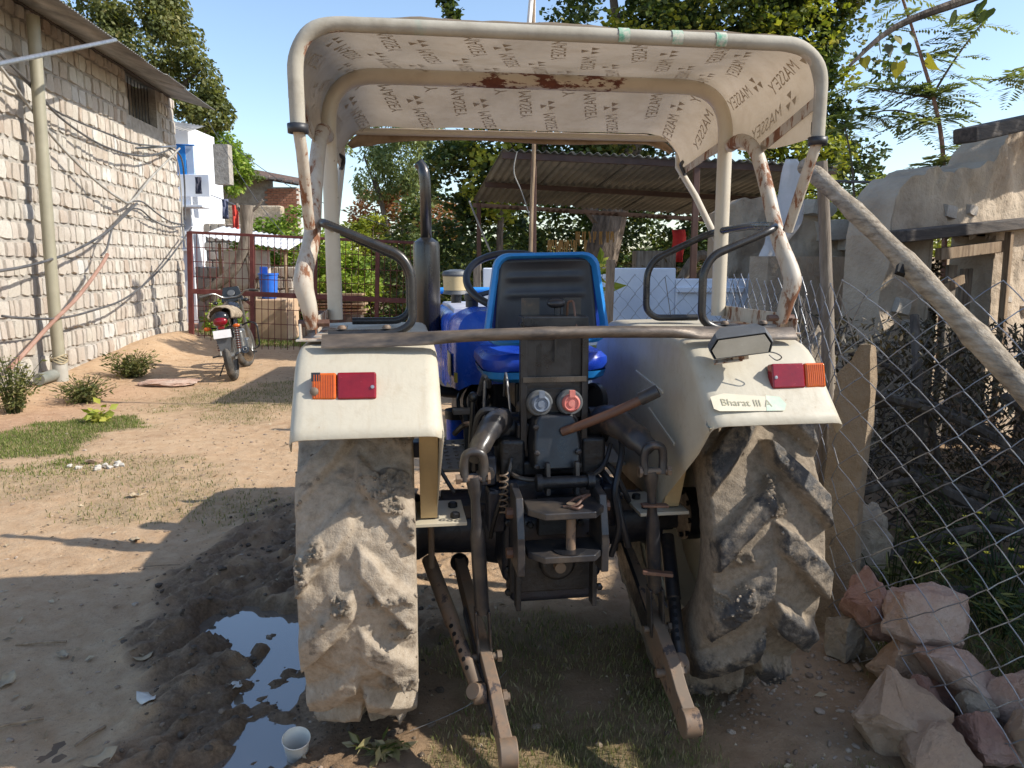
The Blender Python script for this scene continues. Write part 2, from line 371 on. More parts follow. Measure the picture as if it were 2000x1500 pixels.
rg = t.math('SUBTRACT', .97, t.math('MULTIPLY', wm, t.ramp(f2, [(.35, .5), (.6, .18)])))
t.set(Base_Color=c, Roughness=rg); t.b.inputs['Specular IOR Level'].default_value = .35
b = t.bump(f2, .55, .03); b = t.bump(f3, .6, .012, b); t.set(Normal=t.bump(f4, .5, .004, b))
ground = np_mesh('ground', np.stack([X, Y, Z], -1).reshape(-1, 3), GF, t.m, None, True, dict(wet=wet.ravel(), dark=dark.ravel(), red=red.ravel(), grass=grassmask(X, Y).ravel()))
tag(ground, 'bare tan earth yard with wet mud and grass patches', 'ground', kind='structure')
t = NT('muddy_water'); t.set(Base_Color=(.16, .125, .095), Roughness=.05, Normal=t.bump(t.noise(6, 3), .03, .01)); t.b.inputs['IOR'].default_value = 2.3
t.b.inputs['Coat Weight'].default_value = 1; t.b.inputs['Coat Roughness'].default_value = .01
pw = MB(); pw.add([(-1.65, 2.0, -.024), (-.45, 2.0, -.024), (-.45, 3.7, -.024), (-1.65, 3.7, -.024)], [(0, 1, 2, 3)])
tag(pw.build('puddle', t.m), 'blue sky-reflecting puddle in wheel rut beside left rear tyre', 'puddle', kind='structure')

# ---------------------------------------------------------------- grass blades, pebbles, dry litter
def blades(name, mat, n, area, h, w, label, seed, thr=.25, lean=.5, mask=grassmask):
    g = np.random.default_rng(seed); P = []
    while sum(len(p) for p in P) < n:
        x = g.uniform(area[0], area[1], n * 2); y = g.uniform(area[2], area[3], n * 2)
        m = mask(x, y); k = (m > thr) & (g.random(n * 2) < m) & (pud(x, y) < .2); P.append(np.stack([x[k], y[k]], -1))
        if len(P) > 60: break
    P = np.concatenate(P)[:n]; n = len(P); z = gh(P[:, 0], P[:, 1])
    a = g.uniform(0, 2 * np.pi, n); hh = h * g.uniform(.4, 1.3, n); ww = w * g.uniform(.6, 1.3, n); la = g.uniform(0, 2 * np.pi, n); ll = lean * g.uniform(.1, 1, n) * hh
    B = np.stack([P[:, 0], P[:, 1], z - .004], -1); D = np.stack([np.cos(a), np.sin(a), 0 * a], -1) * ww[:, None]; L = np.stack([np.cos(la), np.sin(la), 0 * a], -1) * ll[:, None]
    up = np.zeros((n, 3)); up[:, 2] = hh
    V = np.stack([B - D, B + D, B + L * .35 + up * .6 + D * .6, B + L + up], 1).reshape(-1, 3); F = np.arange(n * 4).reshape(-1, 4)
    return tag(np_mesh(name, V, F, mat, fattr=dict(rnd=g.random(n))), label, 'grass', kind='stuff')
M['grass'] = foliage('grass_blade', [(.09, .15, .02), (.14, .2, .035), (.22, .26, .06), (.32, .3, .12)], .3)
M['drygrass'] = foliage('half_dry_grass', [(.11, .15, .03), (.2, .2, .07), (.36, .3, .15), (.45, .38, .22)], .25)
blades('grass', M['grass'], 13000, (-5.6, -3.2, 5.6, 8.2), .03, .004, 'bright green turf patch on the path beside stone house', 41, .35)
blades('grass', M['drygrass'], 15000, (-4.6, -1.2, 4.3, 10.5), .028, .0035, 'thin half-dry grass scattered over the sunny path', 42, .12)
blades('grass', M['drygrass'], 11000, (-.5, 1.4, 1.7, 3.5), .03, .0016, 'short grass under the tractor lower links', 43, .3)
blades('grass', M['grass'], 9000, (-6, -1, 14.3, 16.8), .07, .006, 'green grass strip just beyond the maroon gate', 44, .3)
blades('grass', M['drygrass'], 5000, (1.5, 2.7, 1.9, 4.2), .055, .0025, 'grass and fine weeds behind the chain-link fence', 45, .25, .8)
# pebbles / clods
def scatter(name, mat, n, area, size, seed, label, cat, flat=.6, mask=None):
    g = np.random.default_rng(seed); x = g.uniform(area[0], area[1], n); y = g.uniform(area[2], area[3], n)
    if mask is not None: k = g.random(n) < mask(x, y); x = x[k]; y = y[k]; n = len(x)
    bm = bmesh.new(); bmesh.ops.create_icosphere(bm, subdivisions=1, radius=1); bv = np.array([v.co for v in bm.verts]); bf = np.array([[v.index for v in f.verts] for f in bm.faces]); bm.free()
    s = size * (.35 + g.random(n) ** 3 * 1.9); a = g.uniform(0, 6.28, n); ca, sa = np.cos(a), np.sin(a)
    V = bv[None] * (1 + .35 * (g.random((n, len(bv), 1)) - .5)); V = V * np.stack([s * g.uniform(.7, 1.5, n), s * g.uniform(.6, 1.1, n), s * flat * g.uniform(.6, 1.2, n)], -1)[:, None]
    V = np.stack([V[..., 0] * ca[:, None] - V[..., 1] * sa[:, None], V[..., 0] * sa[:, None] + V[..., 1] * ca[:, None], V[..., 2]], -1)
    V = V + np.stack([x, y, gh(x, y) + s * flat * .25], -1)[:, None]
    F = bf[None] + (np.arange(n) * len(bv))[:, None, None]
    return tag(np_mesh(name, V.reshape(-1, 3), F.reshape(-1, 3), mat, None, False, fattr=dict(rnd=np.repeat(g.random(n), len(bf)))), label, cat, kind='stuff')
def rndmat(name, cols, rough=.9, obj=False, bump=.5, bs=30, bd=.006):
    t = NT(name); n = len(cols); c = t.ramp(t.rnd() if obj else t.attr('rnd'), [(i / max(n - 1, 1), cc) for i, cc in enumerate(cols)])
    c = t.mix(t.ramp(t.noise(bs * .3, 6, .7), [(.35, 0.), (.75, .45)]), c, tuple(x * .55 for x in cols[0]))
    c = t.mix(t.ramp(t.noise(bs * .13, 4, .7), [(.5, 0.), (.8, .4)]), c, tuple(min(x * 1.2, .8) for x in cols[-1]))
    t.set(Base_Color=c, Roughness=rough, Normal=t.bump(t.noise(bs, 6, .65), bump, bd)); return t.m
M['pebble'] = rndmat('pebbles', [(.16, .11, .075), (.27, .195, .135), (.36, .27, .195), (.42, .34, .26)])
M['clod'] = rndmat('mud_clods', [(.06, .043, .03), (.11, .08, .055), (.17, .125, .085)])
scatter('pebbles', M['pebble'], 1800, (-4.5, 1.9, 1.9, 8), .008, 51, 'loose pebbles and crumbs strewn over the earth yard', 'gravel')
scatter('pebbles', M['pebble'], 900, (.75, 1.7, 1.8, 3.1), .008, 52, 'gravelly crumbs in front of the rock heap', 'gravel')
scatter('clods', M['clod'], 1500, (-1.9, -.2, 1.9, 5.2), .009, 53, 'dark wet clods of churned mud around the puddle', 'mud', .7, mudmask)
t = NT('dry_litter'); t.set(Base_Color=t.ramp(t.attr('rnd'), [(0, (.12, .08, .045)), (.5, (.33, .24, .14)), (1, (.42, .34, .23))]), Roughness=.8); M['litter'] = t.m
def litter(n, area, seed, label):
    g = np.random.default_rng(seed); x = g.uniform(area[0], area[1], n); y = g.uniform(area[2], area[3], n); a = g.uniform(0, 6.28, n)
    k = pud(x, y) < .2; x, y, a = x[k], y[k], a[k]; n = len(x)
    L = .005 + .02 * g.random(n) ** 3; W = L * g.uniform(.12, .55, n); z = gh(x, y) + .006
    D = np.stack([np.cos(a), np.sin(a), g.uniform(-.25, .25, n)], -1) * L[:, None]; S = np.stack([-np.sin(a), np.cos(a), g.uniform(-.4, .4, n)], -1) * W[:, None]
    B = np.stack([x, y, z], -1); up = np.array([0, 0, .006])
    V = np.stack([B - D, B + S + up, B + D, B - S + up * 0], 1).reshape(-1, 3)
    return tag(np_mesh('leaf_litter', V, np.arange(n * 4).reshape(-1, 4), M['litter'], fattr=dict(rnd=g.random(n))), label, 'litter', kind='stuff')
litter(2600, (-4.2, 1.8, 1.9, 7.5), 61, 'bits of straw and dry leaf over the yard')
litter(1400, (-6.2, -2.6, 7, 15), 62, 'straw and dry leaves along the foot of stone house')

# ---------------------------------------------------------------- stone house on the left
HS = thing('stone_house', 'long pinkish sandstone block house with corrugated metal roof along the left', 'house', (-6.3, 10.557, 0), math.atan2(.9948, -.1018))
def HW(s, off, z): return Vector((-6.3 - .1018 * s + .9948 * off, 10.557 + .9948 * s + .1018 * off, z))     # along wall, off the wall, up -> world
M['mortar'] = simple('mortar', [(.24, .215, .185), (.34, .31, .27), (.43, .395, .35)], 7, .95, 0, 1, 22, .02)
SC = [(0.401, 0.32, 0.253), (0.467, 0.401, 0.33), (0.5, 0.44, 0.373), (0.511, 0.459, 0.388), (0.533, 0.491, 0.418), (0.477, 0.413, 0.347), (0.549, 0.521, 0.452), (0.505, 0.443, 0.378), (0.521, 0.482, 0.411), (0.455, 0.392, 0.325), (0.587, 0.584, 0.553)]
M['stone'] = rndmat('sandstone', SC, .92, True, .8, 22, .012); M['stone_far'] = rndmat('sandstone_far', SC, .92, False, .8, 22, .012)
wl = MB()
S0, S1 = -3.2, 5.75
for (a, b_, z0, z1) in ((S0, S1, -.4, 4.13), (S0, 3.3, 4.13, 4.86), (4.75, S1, 4.13, 4.86)):
    wl.box(((a + b_) / 2, .2, (z0 + z1) / 2), (b_ - a, .4, z1 - z0))
wl.box((4.02, .42, 4.5), (1.46, .04, .8))
wl.box((5.55, 3, 2.2), (.4, 5.2, 5.3))
wl.build('wall', M['mortar'], HS, 0)
nb = MB()
for k in range(9): nb.tube([(3.4 + k * .16, .12, 4.1), (3.4 + k * .16, .12, 4.85)], .008, 6)
nb.build('window_bars', M['black'], HS)
def blockmesh(name, seed):
    g = random.Random(seed); bm = bmesh.new(); bmesh.ops.create_cube(bm, size=1)
    bmesh.ops.subdivide_edges(bm, edges=bm.edges, cuts=1, use_grid_fill=True)
    for v in bm.verts:
        edge = sum(abs(c) > .4 for c in v.co)
        k = {3: .86, 2: .95, 1: 1.0, 0: 1}[edge]
        v.co = Vector((v.co.x * k + g.uniform(-.055, .055), v.co.y * k + g.uniform(-.08, .08), v.co.z * k + g.uniform(-.055, .055)))
    me = bpy.data.meshes.new(name); bm.to_mesh(me); bm.free(); me.polygons.foreach_set('use_smooth', [True] * len(me.polygons)); me.set_sharp_from_angle(angle=R(48)); me.materials.append(M['stone']); return me
blk = [blockmesh('stone', 100 + i) for i in range(8)]
g = random.Random(5); stones = []; z = -.12; row = 0
while z < 4.84:
    h = min(g.uniform(.215, .275), 4.86 - z)
    if h < .1: break
    s = -2.0 - g.random() * .2
    while s < S1 - .05:
        w = g.choice((g.uniform(.09, .16), g.uniform(.15, .24), g.uniform(.17, .3))); w = min(w, S1 - s)
        if not (s + w > 3.25 and s < 4.8 and z + h > 4.1):
            if not (-.72 < s + w / 2 < -.45 and z < .55): stones.append((s + w / 2, z + h / 2, w, h))
        s += w
    z += h; row += 1
def dist(st): p = HW(st[0], 0, st[1]); return p.length - (100 if False else 0)
def seen(st):
    p = HW(st[0], 0, st[1]) - Vector((0, 0, 1.6)); d = p.y * math.cos(R(9)) - p.z * math.sin(R(9)); return abs(p.x / d) < .69 and abs((p.y * math.sin(R(9)) + p.z * math.cos(R(9))) / d) < .52
stones.sort(key=lambda q: (not seen(q), dist(q)))
FV, FF, FR = [], [], []
for i, (s, z, w, h) in enumerate(stones):
    gap = g.uniform(.012, .045); d = g.uniform(.10, .15); rot = Euler((g.uniform(-.06, .06), g.uniform(-.04, .04), g.uniform(-.08, .08)))
    if i < 300:
        o = bpy.data.objects.new('stone', blk[i % 8]); link(o, HS); o.location = (s, .03, z); o.scale = (w - gap, d, h - gap); o.rotation_euler = rot
    else:
        me = blk[i % 8]; Mt = Matrix.LocRotScale((s, .03, z), rot, (w - gap, d, h - gap)); o0 = len(FV)
        FV += [Mt @ v.co for v in me.vertices]; FF += [[k + o0 for k in p.vertices] for p in me.polygons]; FR += [g.random()] * len(me.polygons)
st = np_mesh('stone_courses', np.array([tuple(v) for v in FV]), np.array(FF), M['stone_far'], HS, True, fattr=dict(rnd=FR), sharp=48); tag(st, kind='stuff')
M['zinc'] = simple('weathered_zinc', [(.14, .135, .125), (.24, .23, .21), (.34, .32, .29)], 2.5, .45, .5, .1, 30, .003, (1, 1, 1))
def corrugated(name, mat, parent, p00, p10, p01, wl=.076, amp=.009, n=8, up=(0, 0, 1)):
    """sheet from p00; corrugations repeat towards p10 and run towards p01"""
    p00, p10, p01, up = Vector(p00), Vector(p10), Vector(p01), Vector(up); L = (p10 - p00).length; k = max(int(L / wl * n), 4)
    nr = (p10 - p00).cross(p01 - p00).normalized(); rows = []
    for j in (0, .5, 1): rows.append([p00 + (p10 - p00) * (i / k) + (p01 - p00) * j + nr * (amp * math.sin(2 * math.pi * (i / k * L) / wl)) for i in range(k + 1)])
    b = MB(); b.grid(rows); return b.build(name, mat, parent, 60, solid=.0025)
for i in range(9):
    a = S0 + i * .965; dz = g.uniform(-.006, .006); ov = g.uniform(-.02, .03)
    corrugated('roof_sheet', M['zinc'], HS, (a, -.9 - ov, 4.63 + dz + .004 * (i % 2)), (a + 1.0, -.9 - ov, 4.63 + dz + .004 * (i % 2)), (a, 1.2, 5.21 + dz))
rf = MB(); rf.box((1.2, -.02, 4.86), (8.6, .10, .05)); rf.build('roof_beam', M['darkwood'], HS)
# drain pipe beside the wall
DP = thing('drain_pipe', 'tall cream plastic pipe standing against the stone house', 'pipe')
p = [HW(-.40, .28, 4.64), HW(-.46, .27, 2.9), HW(-.5, .26, 1.3), HW(-.5, .26, .28)]
MB().tube(curve(p, 5), .075, 18).build('pipe', M['pvc'], DP)
MB().tube([HW(-.5, .26, .02), HW(-.5, .26, .3)], .092, 18).build('collar', simple('grey_pvc', [(.3, .29, .25), (.4, .38, .33)]), DP)
MB().tube([HW(-.5, .22, .14), HW(-.95, .2, .13)], .075, 16).build('elbow', simple('dark_pvc', [(.14, .15, .13), (.22, .22, .19)]), DP)
b = MB()
for k in range(5): b.tube([HW(-.5 + .1 * math.cos(t_), .26 + .1 * math.sin(t_), .31 + k * .016 + .03 * math.sin(t_ * 2 + k)) for t_ in np.linspace(0, 6.3, 16)], .008, 5)
b.build('binding', simple('straw_rope', [(.3, .24, .14), (.45, .38, .25)]), DP)
# cables on and before the wall
cabs = [('black_cable', 'upper black cable swagging from left edge to the wall hook', 'cable', .2, 0.0133, [(-1.6, 4.15), (-.97, 3.93), (-.53, 3.82), (.22, 3.62), (1.84, 3.57), (2.87, 3.58), (4.96, 3.82)]),
 ('black_cable', 'second black cable hanging just under the upper one', 'cable', .2, 0.0156, [(-1.6, 4.15), (-.97, 3.93), (-.29, 3.78), (.35, 3.55), (1.61, 3.36), (3.29, 3.43), (4.96, 3.79)]),
 ('grey_cable', 'pale grey cable dipping in a deep V across the stone wall', 'palecable', .2, 0.0187, [(-1.6, 4.1), (-1.0, 3.75), (-.47, 3.5), (.27, 3.17), (1.15, 2.82), (2.04, 2.61), (2.67, 2.62), (3.72, 3.13), (5.27, 3.84)]),
 ('grey_cable', 'grey cable running nearly level across the pipe at mid height', 'cable', .32, 0.0187, [(-1.9, 1.5), (-1.42, 1.54), (-.7, 1.62), (.15, 1.76), (1.18, 2.06), (2.22, 2.48), (2.55, 2.57)]),
 ('black_cable', 'upper of two short cables looping to the wall corner', 'cable', .16, 0.0140, [(2.5, 2.58), (3.1, 2.64), (3.9, 2.5), (4.7, 2.38), (5.45, 2.36)]),
 ('black_cable', 'lower of two short cables looping to the wall corner', 'cable', .16, 0.0140, [(2.5, 2.48), (3.0, 2.5), (3.7, 2.36), (4.6, 2.28), (5.45, 2.33)]),
 ('grey_cable', 'long low cable rising from left edge to wall corner', 'cable', .34, 0.0156, [(-1.9, 1.0), (-1.53, .95), (-.58, .88), (.45, .91), (1.73, 1.06), (3.4, 1.53), (5.42, 2.3)]),
 ('hose', 'reddish plastic hose slanting down across the pipe', None, .36, .026, [(-1.9, .4), (-1.61, .54), (-.85, .82), (.03, 1.13), (.74, 1.54), (1.0, 1.72)]),
 ('grey_cable', 'cable end joining reddish hose to the V-shaped bundle', 'cable', .3, 0.0156, [(.98, 1.7), (1.13, 1.81), (1.56, 2.17), (2.44, 2.54)]),
 ('grey_cable', 'cable bundle bending down the far corner of stone house', 'cable', .14, 0.0172, [(4.9, 3.8), (5.5, 3.7), (5.75, 3.2), (5.7, 2.46)]),
 ('grey_cable', 'inner loop of the bundle beside the far corner', 'palecable', .12, 0.0140, [(4.9, 3.78), (5.3, 3.6), (5.55, 3.1), (5.6, 2.4), (5.55, 1.9)])]
hosem = simple('reddish_hose', [(.25, .13, .09), (.36, .22, .165)], 6, .5)
for nm, lab, mt, off, r, pts in cabs:
    pp = [HW(s, off + .03 * math.sin(i * 1.7), z) for i, (s, z) in enumerate(pts)]
    tag(MB().tube(curve(pp, 7), r, 8).build(nm, M[mt] if mt else hosem), lab, 'hose' if nm == 'hose' else 'cable')
tag(MB().tube([HW(-2.6, .9, 3.55), HW(.53, .9, 4.62)], .028, 10).build('steel_pole', M['steel']), 'bare steel pole reaching up to the eave at upper left', 'pole')
tag(MB().tube([HW(3.2, .12, 3.55), HW(5.0, .24, 3.84)], .02, 8).build('steel_hook', M['steel']), 'short steel bar carrying the cables near the far corner', 'bar')
# ---------------------------------------------------------------- the tractor (local frame: x right, y forward, z up, origin under rear axle)
TR = thing('tractor', 'cream and blue farm tractor with a patched canvas canopy, seen from behind', 'tractor', (.089, 2.776, 0), R(8.5))
def part(b, name, mat, parent=TR, **kw): return b.build(name, mat, parent, **kw)
# rear wheels
def tyre_mat(name, cover, mudc, lugk=-.16):
    t = NT(name); v = t.coord(); a = t.attr('clod'); lug = t.attr('lug')
    n = t.noise(7, 8, .65, v); n2 = t.noise(38, 7, .7, v); n3 = t.noise(140, 4, .7, v)
    mud = t.ramp(n2, [(.28, mudc[0]), (.5, mudc[1]), (.75, mudc[2])])
    mud = t.mix(t.math('MULTIPLY', a, .75), mud, t.ramp(n3, [(.3, tuple(x * .45 for x in mudc[0])), (.7, tuple(x * .8 for x in mudc[1]))]))
    rub = t.ramp(n2, [(.3, (.02, .02, .022)), (.7, (.07, .062, .055))])
    k = t.math('ADD', t.math('ADD', n, t.math('MULTIPLY', n2, .35)), t.math('MULTIPLY', lug, lugk))
    m = t.ramp(k, [(cover - .05, 0.), (cover + .09, 1.)])
    t.set(Base_Color=t.mix(m, rub, mud), Roughness=t.mix(m, .6, .95))
    vo = t.n.new('ShaderNodeTexVoronoi'); vo.feature = 'DISTANCE_TO_EDGE'; vo.inputs['Scale'].default_value = 55; t.l(t.mix(.12, v, t.noise(9, 3, .5, v)), vo.inputs['Vector'])
    cr = t.ramp(vo.outputs['Distance'], [(0, 0.), (.06, 1.)])
    b = t.bump(n2, .5, .012); b = t.bump(n3, .6, .005, b); t.set(Normal=t.bump(cr, .18, .004, b)); return t.m
MUD1 = ((.21, .165, .117), (.315, .258, .193), (.405, .345, .272)); MUD2 = ((.135, .105, .072), (.23, .183, .132), (.31, .255, .19))
def tyre(parent, Rr, hw, rim, seed, mat, nl=15, N=760, Mw=84, lugh=.044, clods=.02):
    th = np.linspace(0, 2 * np.pi, N, endpoint=False); s = np.linspace(-1, 1, Mw)
    T, S = np.meshgrid(th, s, indexing='ij'); A = np.abs(S)
    tread = sstep(.70, .62, A)
    # profile: |s|<.64 tread, then sidewall down to the bead
    w = np.where(A < .64, A / .64 * hw, hw + .012 * np.sin(np.clip((A - .64) / .36, 0, 1) * np.pi) - .035 * np.clip((A - .64) / .36, 0, 1) ** 2)
    r = np.where(A < .64, Rr - lugh - .028 * (A / .64) ** 2.2, Rr - lugh - .028 - (Rr - lugh - .028 - rim) * np.clip((A - .64) / .36, 0, 1) ** 1.25)
    x = np.sign(S) * w
    u = w / hw
    ph = (T / (2 * np.pi) * nl + np.where(S > 0, .5, 0) - .72 * np.clip(u, 0, 1.05)) % 1.0
    wob = .05 * fbm(np.cos(T) * 3, np.sin(T) * 3, x * 9, o=3, seed=seed)
    d = np.abs(ph - .5 + wob); wid = .17 + .05 * u
    lug = sstep(wid + .075, wid - .045, d) * sstep(-.02, .10, u * 1.0) * sstep(.80, .66, A)
    nx_, ny_, nz_ = np.cos(T) * Rr, np.sin(T) * Rr, x
    fill = sstep(.15, .7, fbm(nx_ * 4, ny_ * 4, nz_ * 4, o=3, seed=seed + 3))
    h = lugh * lug * (1 - .25 * fill) + .018 * fill * (1 - lug) * tread
    big = fbm(nx_ * 9, ny_ * 9, nz_ * 9, o=2, seed=seed + 5); patch = sstep(.42, .7, big + .18 * lug) * sstep(.86, .66, A)
    rough = np.abs(fbm(nx_ * 48, ny_ * 48, nz_ * 48, o=4, seed=seed + 7, gain=.62))
    h = h + patch * clods * (.35 + 1.1 * rough) + .003 * fbm(nx_ * 30, ny_ * 30, nz_ * 30, o=3, seed=seed + 9)
    r = r + h; flat = np.cos(T - 1.5 * np.pi)      # flatten where it bears on the ground
    rz = r * np.sin(T); sag = np.minimum(rz + Rr - .012, 0); 
    V = np.stack([x + .0 * x, r * np.cos(T), np.maximum(rz, -Rr + .006 + .25 * np.minimum(rz + Rr - .006, 0))], -1).reshape(-1, 3)
    i = np.arange(N * Mw).reshape(N, Mw); j = np.roll(i, -1, 0)
    F = np.stack([i[:, :-1], i[:, 1:], j[:, 1:], j[:, :-1]], -1).reshape(-1, 4)
    if N > 700:
        gc = np.random.default_rng(seed); cand = np.where((patch.ravel() > .25) & (A.ravel() < .66) & (V[:, 1] < .1))[0]; cand = np.concatenate([cand, np.where((np.abs(lug.ravel() - .5) < .25) & (A.ravel() < .64) & (V[:, 1] < 0) & (gc.random(len(V)) < .25))[0]]); ii = gc.choice(cand, 600); P = V[ii]
        bm = bmesh.new(); bmesh.ops.create_icosphere(bm, subdivisions=1, radius=1); bv = np.array([v.co for v in bm.verts]); bf = np.array([[v.index for v in f.verts] for f in bm.faces]); bm.free()
        sz = .002 + .006 * gc.random(len(P)) ** 3; VV = bv[None] * (1 + .5 * (gc.random((len(P), len(bv), 1)) - .5)) * sz[:, None, None] * gc.uniform(.7, 1.3, (len(P), 1, 3)) + P[:, None]
        tag(np_mesh('mud_crumbs', VV.reshape(-1, 3), (bf[None] + (np.arange(len(P)) * len(bv))[:, None, None]).reshape(-1, 3), M['crumb'], parent, False, fattr=dict(rnd=np.repeat(gc.random(len(P)), len(bf)))), kind='stuff')
    return np_mesh('tyre', V, F, mat, parent, True, dict(clod=patch.ravel(), lug=lug.ravel()))
creamrim = M['cream']; M['crumb'] = rndmat('mud_crumbs', [(.15, .115, .08), (.24, .19, .14), (.32, .265, .2)])
for sgn, seed, cov, mud in ((-1, 71, .30, MUD1), (1, 91, .42, MUD2)):
    W = link(bpy.data.objects.new('rear_wheel', None), TR); W.location = (-.632 if sgn < 0 else .655, 0, .64); W.empty_display_size = .1
    tyre(W, .645, .168 if sgn < 0 else .186, .36, seed, tyre_mat('tyre_mud_%d' % seed, cov, mud, -.16 if sgn < 0 else -.27), clods=.02 if sgn < 0 else .012, lugh=.046 if sgn < 0 else .056)
    b = MB(); Mr = Mz((0, 0, 0), (1, 0, 0))
    b.lathe([(.365, -.13), (.385, -.14), (.385, -.12), (.35, -.10), (.34, .10), (.385, .12), (.385, .14), (.365, .13)], 40, Mr, False)
    b.lathe([(.34, sgn * .03), (.25, sgn * .05), (.12, -sgn * .02), (.02, -sgn * .02)], 40, Mr, False)
    b.build('rim', creamrim, W, 45, solid=.006)
    b = MB(); b.lathe([(.10, -.06), (.10, .06), (.06, .09), (.01, .09)], 20, Mz((-sgn * .02, 0, 0), (sgn, 0, 0)))
    for k in range(8): a = k * math.pi / 4; b.tube([(-sgn * .06, .085 * math.cos(a), .085 * math.sin(a)), (-sgn * .09, .085 * math.cos(a), .085 * math.sin(a))], .011, 6)
    b.build('hub', M['blackgrease'], W)
# fenders
prof = fillet([(0, -.705, 1.138), (0, -.515, 1.325), (0, -.43, 1.358), (0, .40, 1.366), (0, .60, 1.30), (0, .70, 1.08), (0, .71, .92)], .09, 5)
PL = [(p.y, p.z) for p in prof]
low = [(-.705, 1.138), (-.60, 1.03), (-.31, .80), (-.29, .765), (.12, .765), (.45, .80), (.71, .92)]
def samp(poly, n):
    d = [0]
    for a, b in zip(poly, poly[1:]): d.append(d[-1] + math.hypot(b[0] - a[0], b[1] - a[1]))
    return [(np.interp(t, d, [p[0] for p in poly]), np.interp(t, d, [p[1] for p in poly])) for t in np.linspace(0, d[-1], n)]
for sgn in (-1, 1):
    n = 44; P = samp(PL, n); Q = samp(low, n); rows = []; b = MB()
    for i, (y, z) in enumerate(P):
        a = P[max(i - 1, 0)]; c = P[min(i + 1, n - 1)]; ty, tz = c[0] - a[0], c[1] - a[1]; L = math.hypot(ty, tz); ny, nz = -tz / L, ty / L
        if nz < 0 and ny < 0: pass
        cs = []
        dent = .003 * math.sin(i * .9) 
        for x, d in ((.787, .055), (.787, .022), (.781, .009), (.768, .002), (.75, 0), (.66, -.001 + dent), (.54, -.001 - dent), (.425, 0), (.402, .003), (.389, .012), (.384, .030)):
            cs.append((sgn * x, y - ny * d, z - nz * d))
        q = Q[i]
        for k in (.15, .35, .6, .82, 1): 
            yy = (y - ny * .03) * (1 - k) + q[0] * k; zz = (z - nz * .03) * (1 - k) + q[1] * k
            cs.append((sgn * (.384 - .006 * math.sin(k * math.pi)), yy, zz))
        rows.append(cs)
    b.grid(rows); fd = b.build('fender', M['fender'], TR, 50, solid=.003)
    # stamped ribs of the inner panel
    if sgn > 0:
        rb = MB(); rb.bar((.3765, -.42, 1.02), (.3765, -.16, 1.09), .008, .012); rb.bar((.3765, -.30, 1.17), (.3765, .0, 1.2), .008, .012); rb.build('panel_rib', M['cream'], TR, bevel=.003)
    # bracket that carries the fender on the axle
    br = MB()
    br.add([(sgn * .385, -.32, .78), (sgn * .385, -.16, .78), (sgn * .385, -.26, 1.15), (sgn * .385, -.46, 1.15), (sgn * .435, -.32, .78), (sgn * .44, -.46, 1.16), (sgn * .435, -.31, .78), (sgn * .44, -.45, 1.16)], [(0, 1, 2, 3), (0, 4, 5, 3), (4, 6, 7, 5)])
    br.build('fender_bracket', rusty('yellowed_bracket_%d' % (sgn + 1), (.55, .4, .2), (.48, .34, .17), .25, 9), TR, 0, solid=.005)
    pl = MB(); pl.box((sgn * .375, -.24, .767), (.17, .24, .012)); pl.build('bracket_plate', M['cream'], TR, bevel=.002)
    for yy in (-.31, -.2): MB().lathe([(.016, 0), (.016, .014), (.012, .018)], 6, Matrix.Translation((sgn * .325, yy, .773))).build('bolt', M['blackgrease'], TR, 0)
    st = MB(); st.tube([(sgn * .40, -.2, .76), (sgn * .40, -.2, .56)], .011, 8); st.build('axle_bolt', M['dustyiron'], TR)
# rear lamps, on stand-off boxes
nrm = Vector((0, -.70, .715)).normalized()
for sgn in (-1, 1):
    L = link(bpy.data.objects.new('rear_lamp', None), TR); L.location = (sgn * (.648 if sgn < 0 else .69), -.595, 1.262); L.rotation_euler = (R(90 - 45), 0, R(-3) * sgn)
    tilt = R(-38); L.rotation_euler = (R(90) - R(14), 0, R(2) * sgn)
    MB().box((0, .0, -.035), (.17, .07, .05)).build('lamp_base', M['greyplastic'], L, bevel=.006)
    xi = -sgn
    MB().box((xi * .036 , 0, 0), (.106, .075, .032)).build('red_lens', M['redlens'], L, bevel=.006, seg=3)
    MB().box((-xi * .052, 0, 0), (.066, .074, .030)).build('amber_lens', M['amberlens'], L, bevel=.006, seg=3)
    b = MB(); b.lathe([(.005, 0), (.005, .003), (.002, .0035)], 10, Matrix.Translation((xi * .079, -.004, .016))); b.build('screw', M['steel'], L)
    rb = MB()
    for k in range(9): rb.box((-xi * .052 + (k - 4) * .0065, 0, .0155), (.002, .064, .002))
    rb.build('lens_rib', M['amberlens'], L, 0)
    if sgn < 0:
        b = MB(); b.lathe([(.012, 0), (.012, .004), (.006, .008)], 10, Matrix.Translation((-.078, -.014, .014))); b.build('mounting_bolt', M['dustyiron'], L)
        MB().box((-.074, .026, .0135), (.024, .024, .004)).build('broken_corner', M['plasticblack'], L)
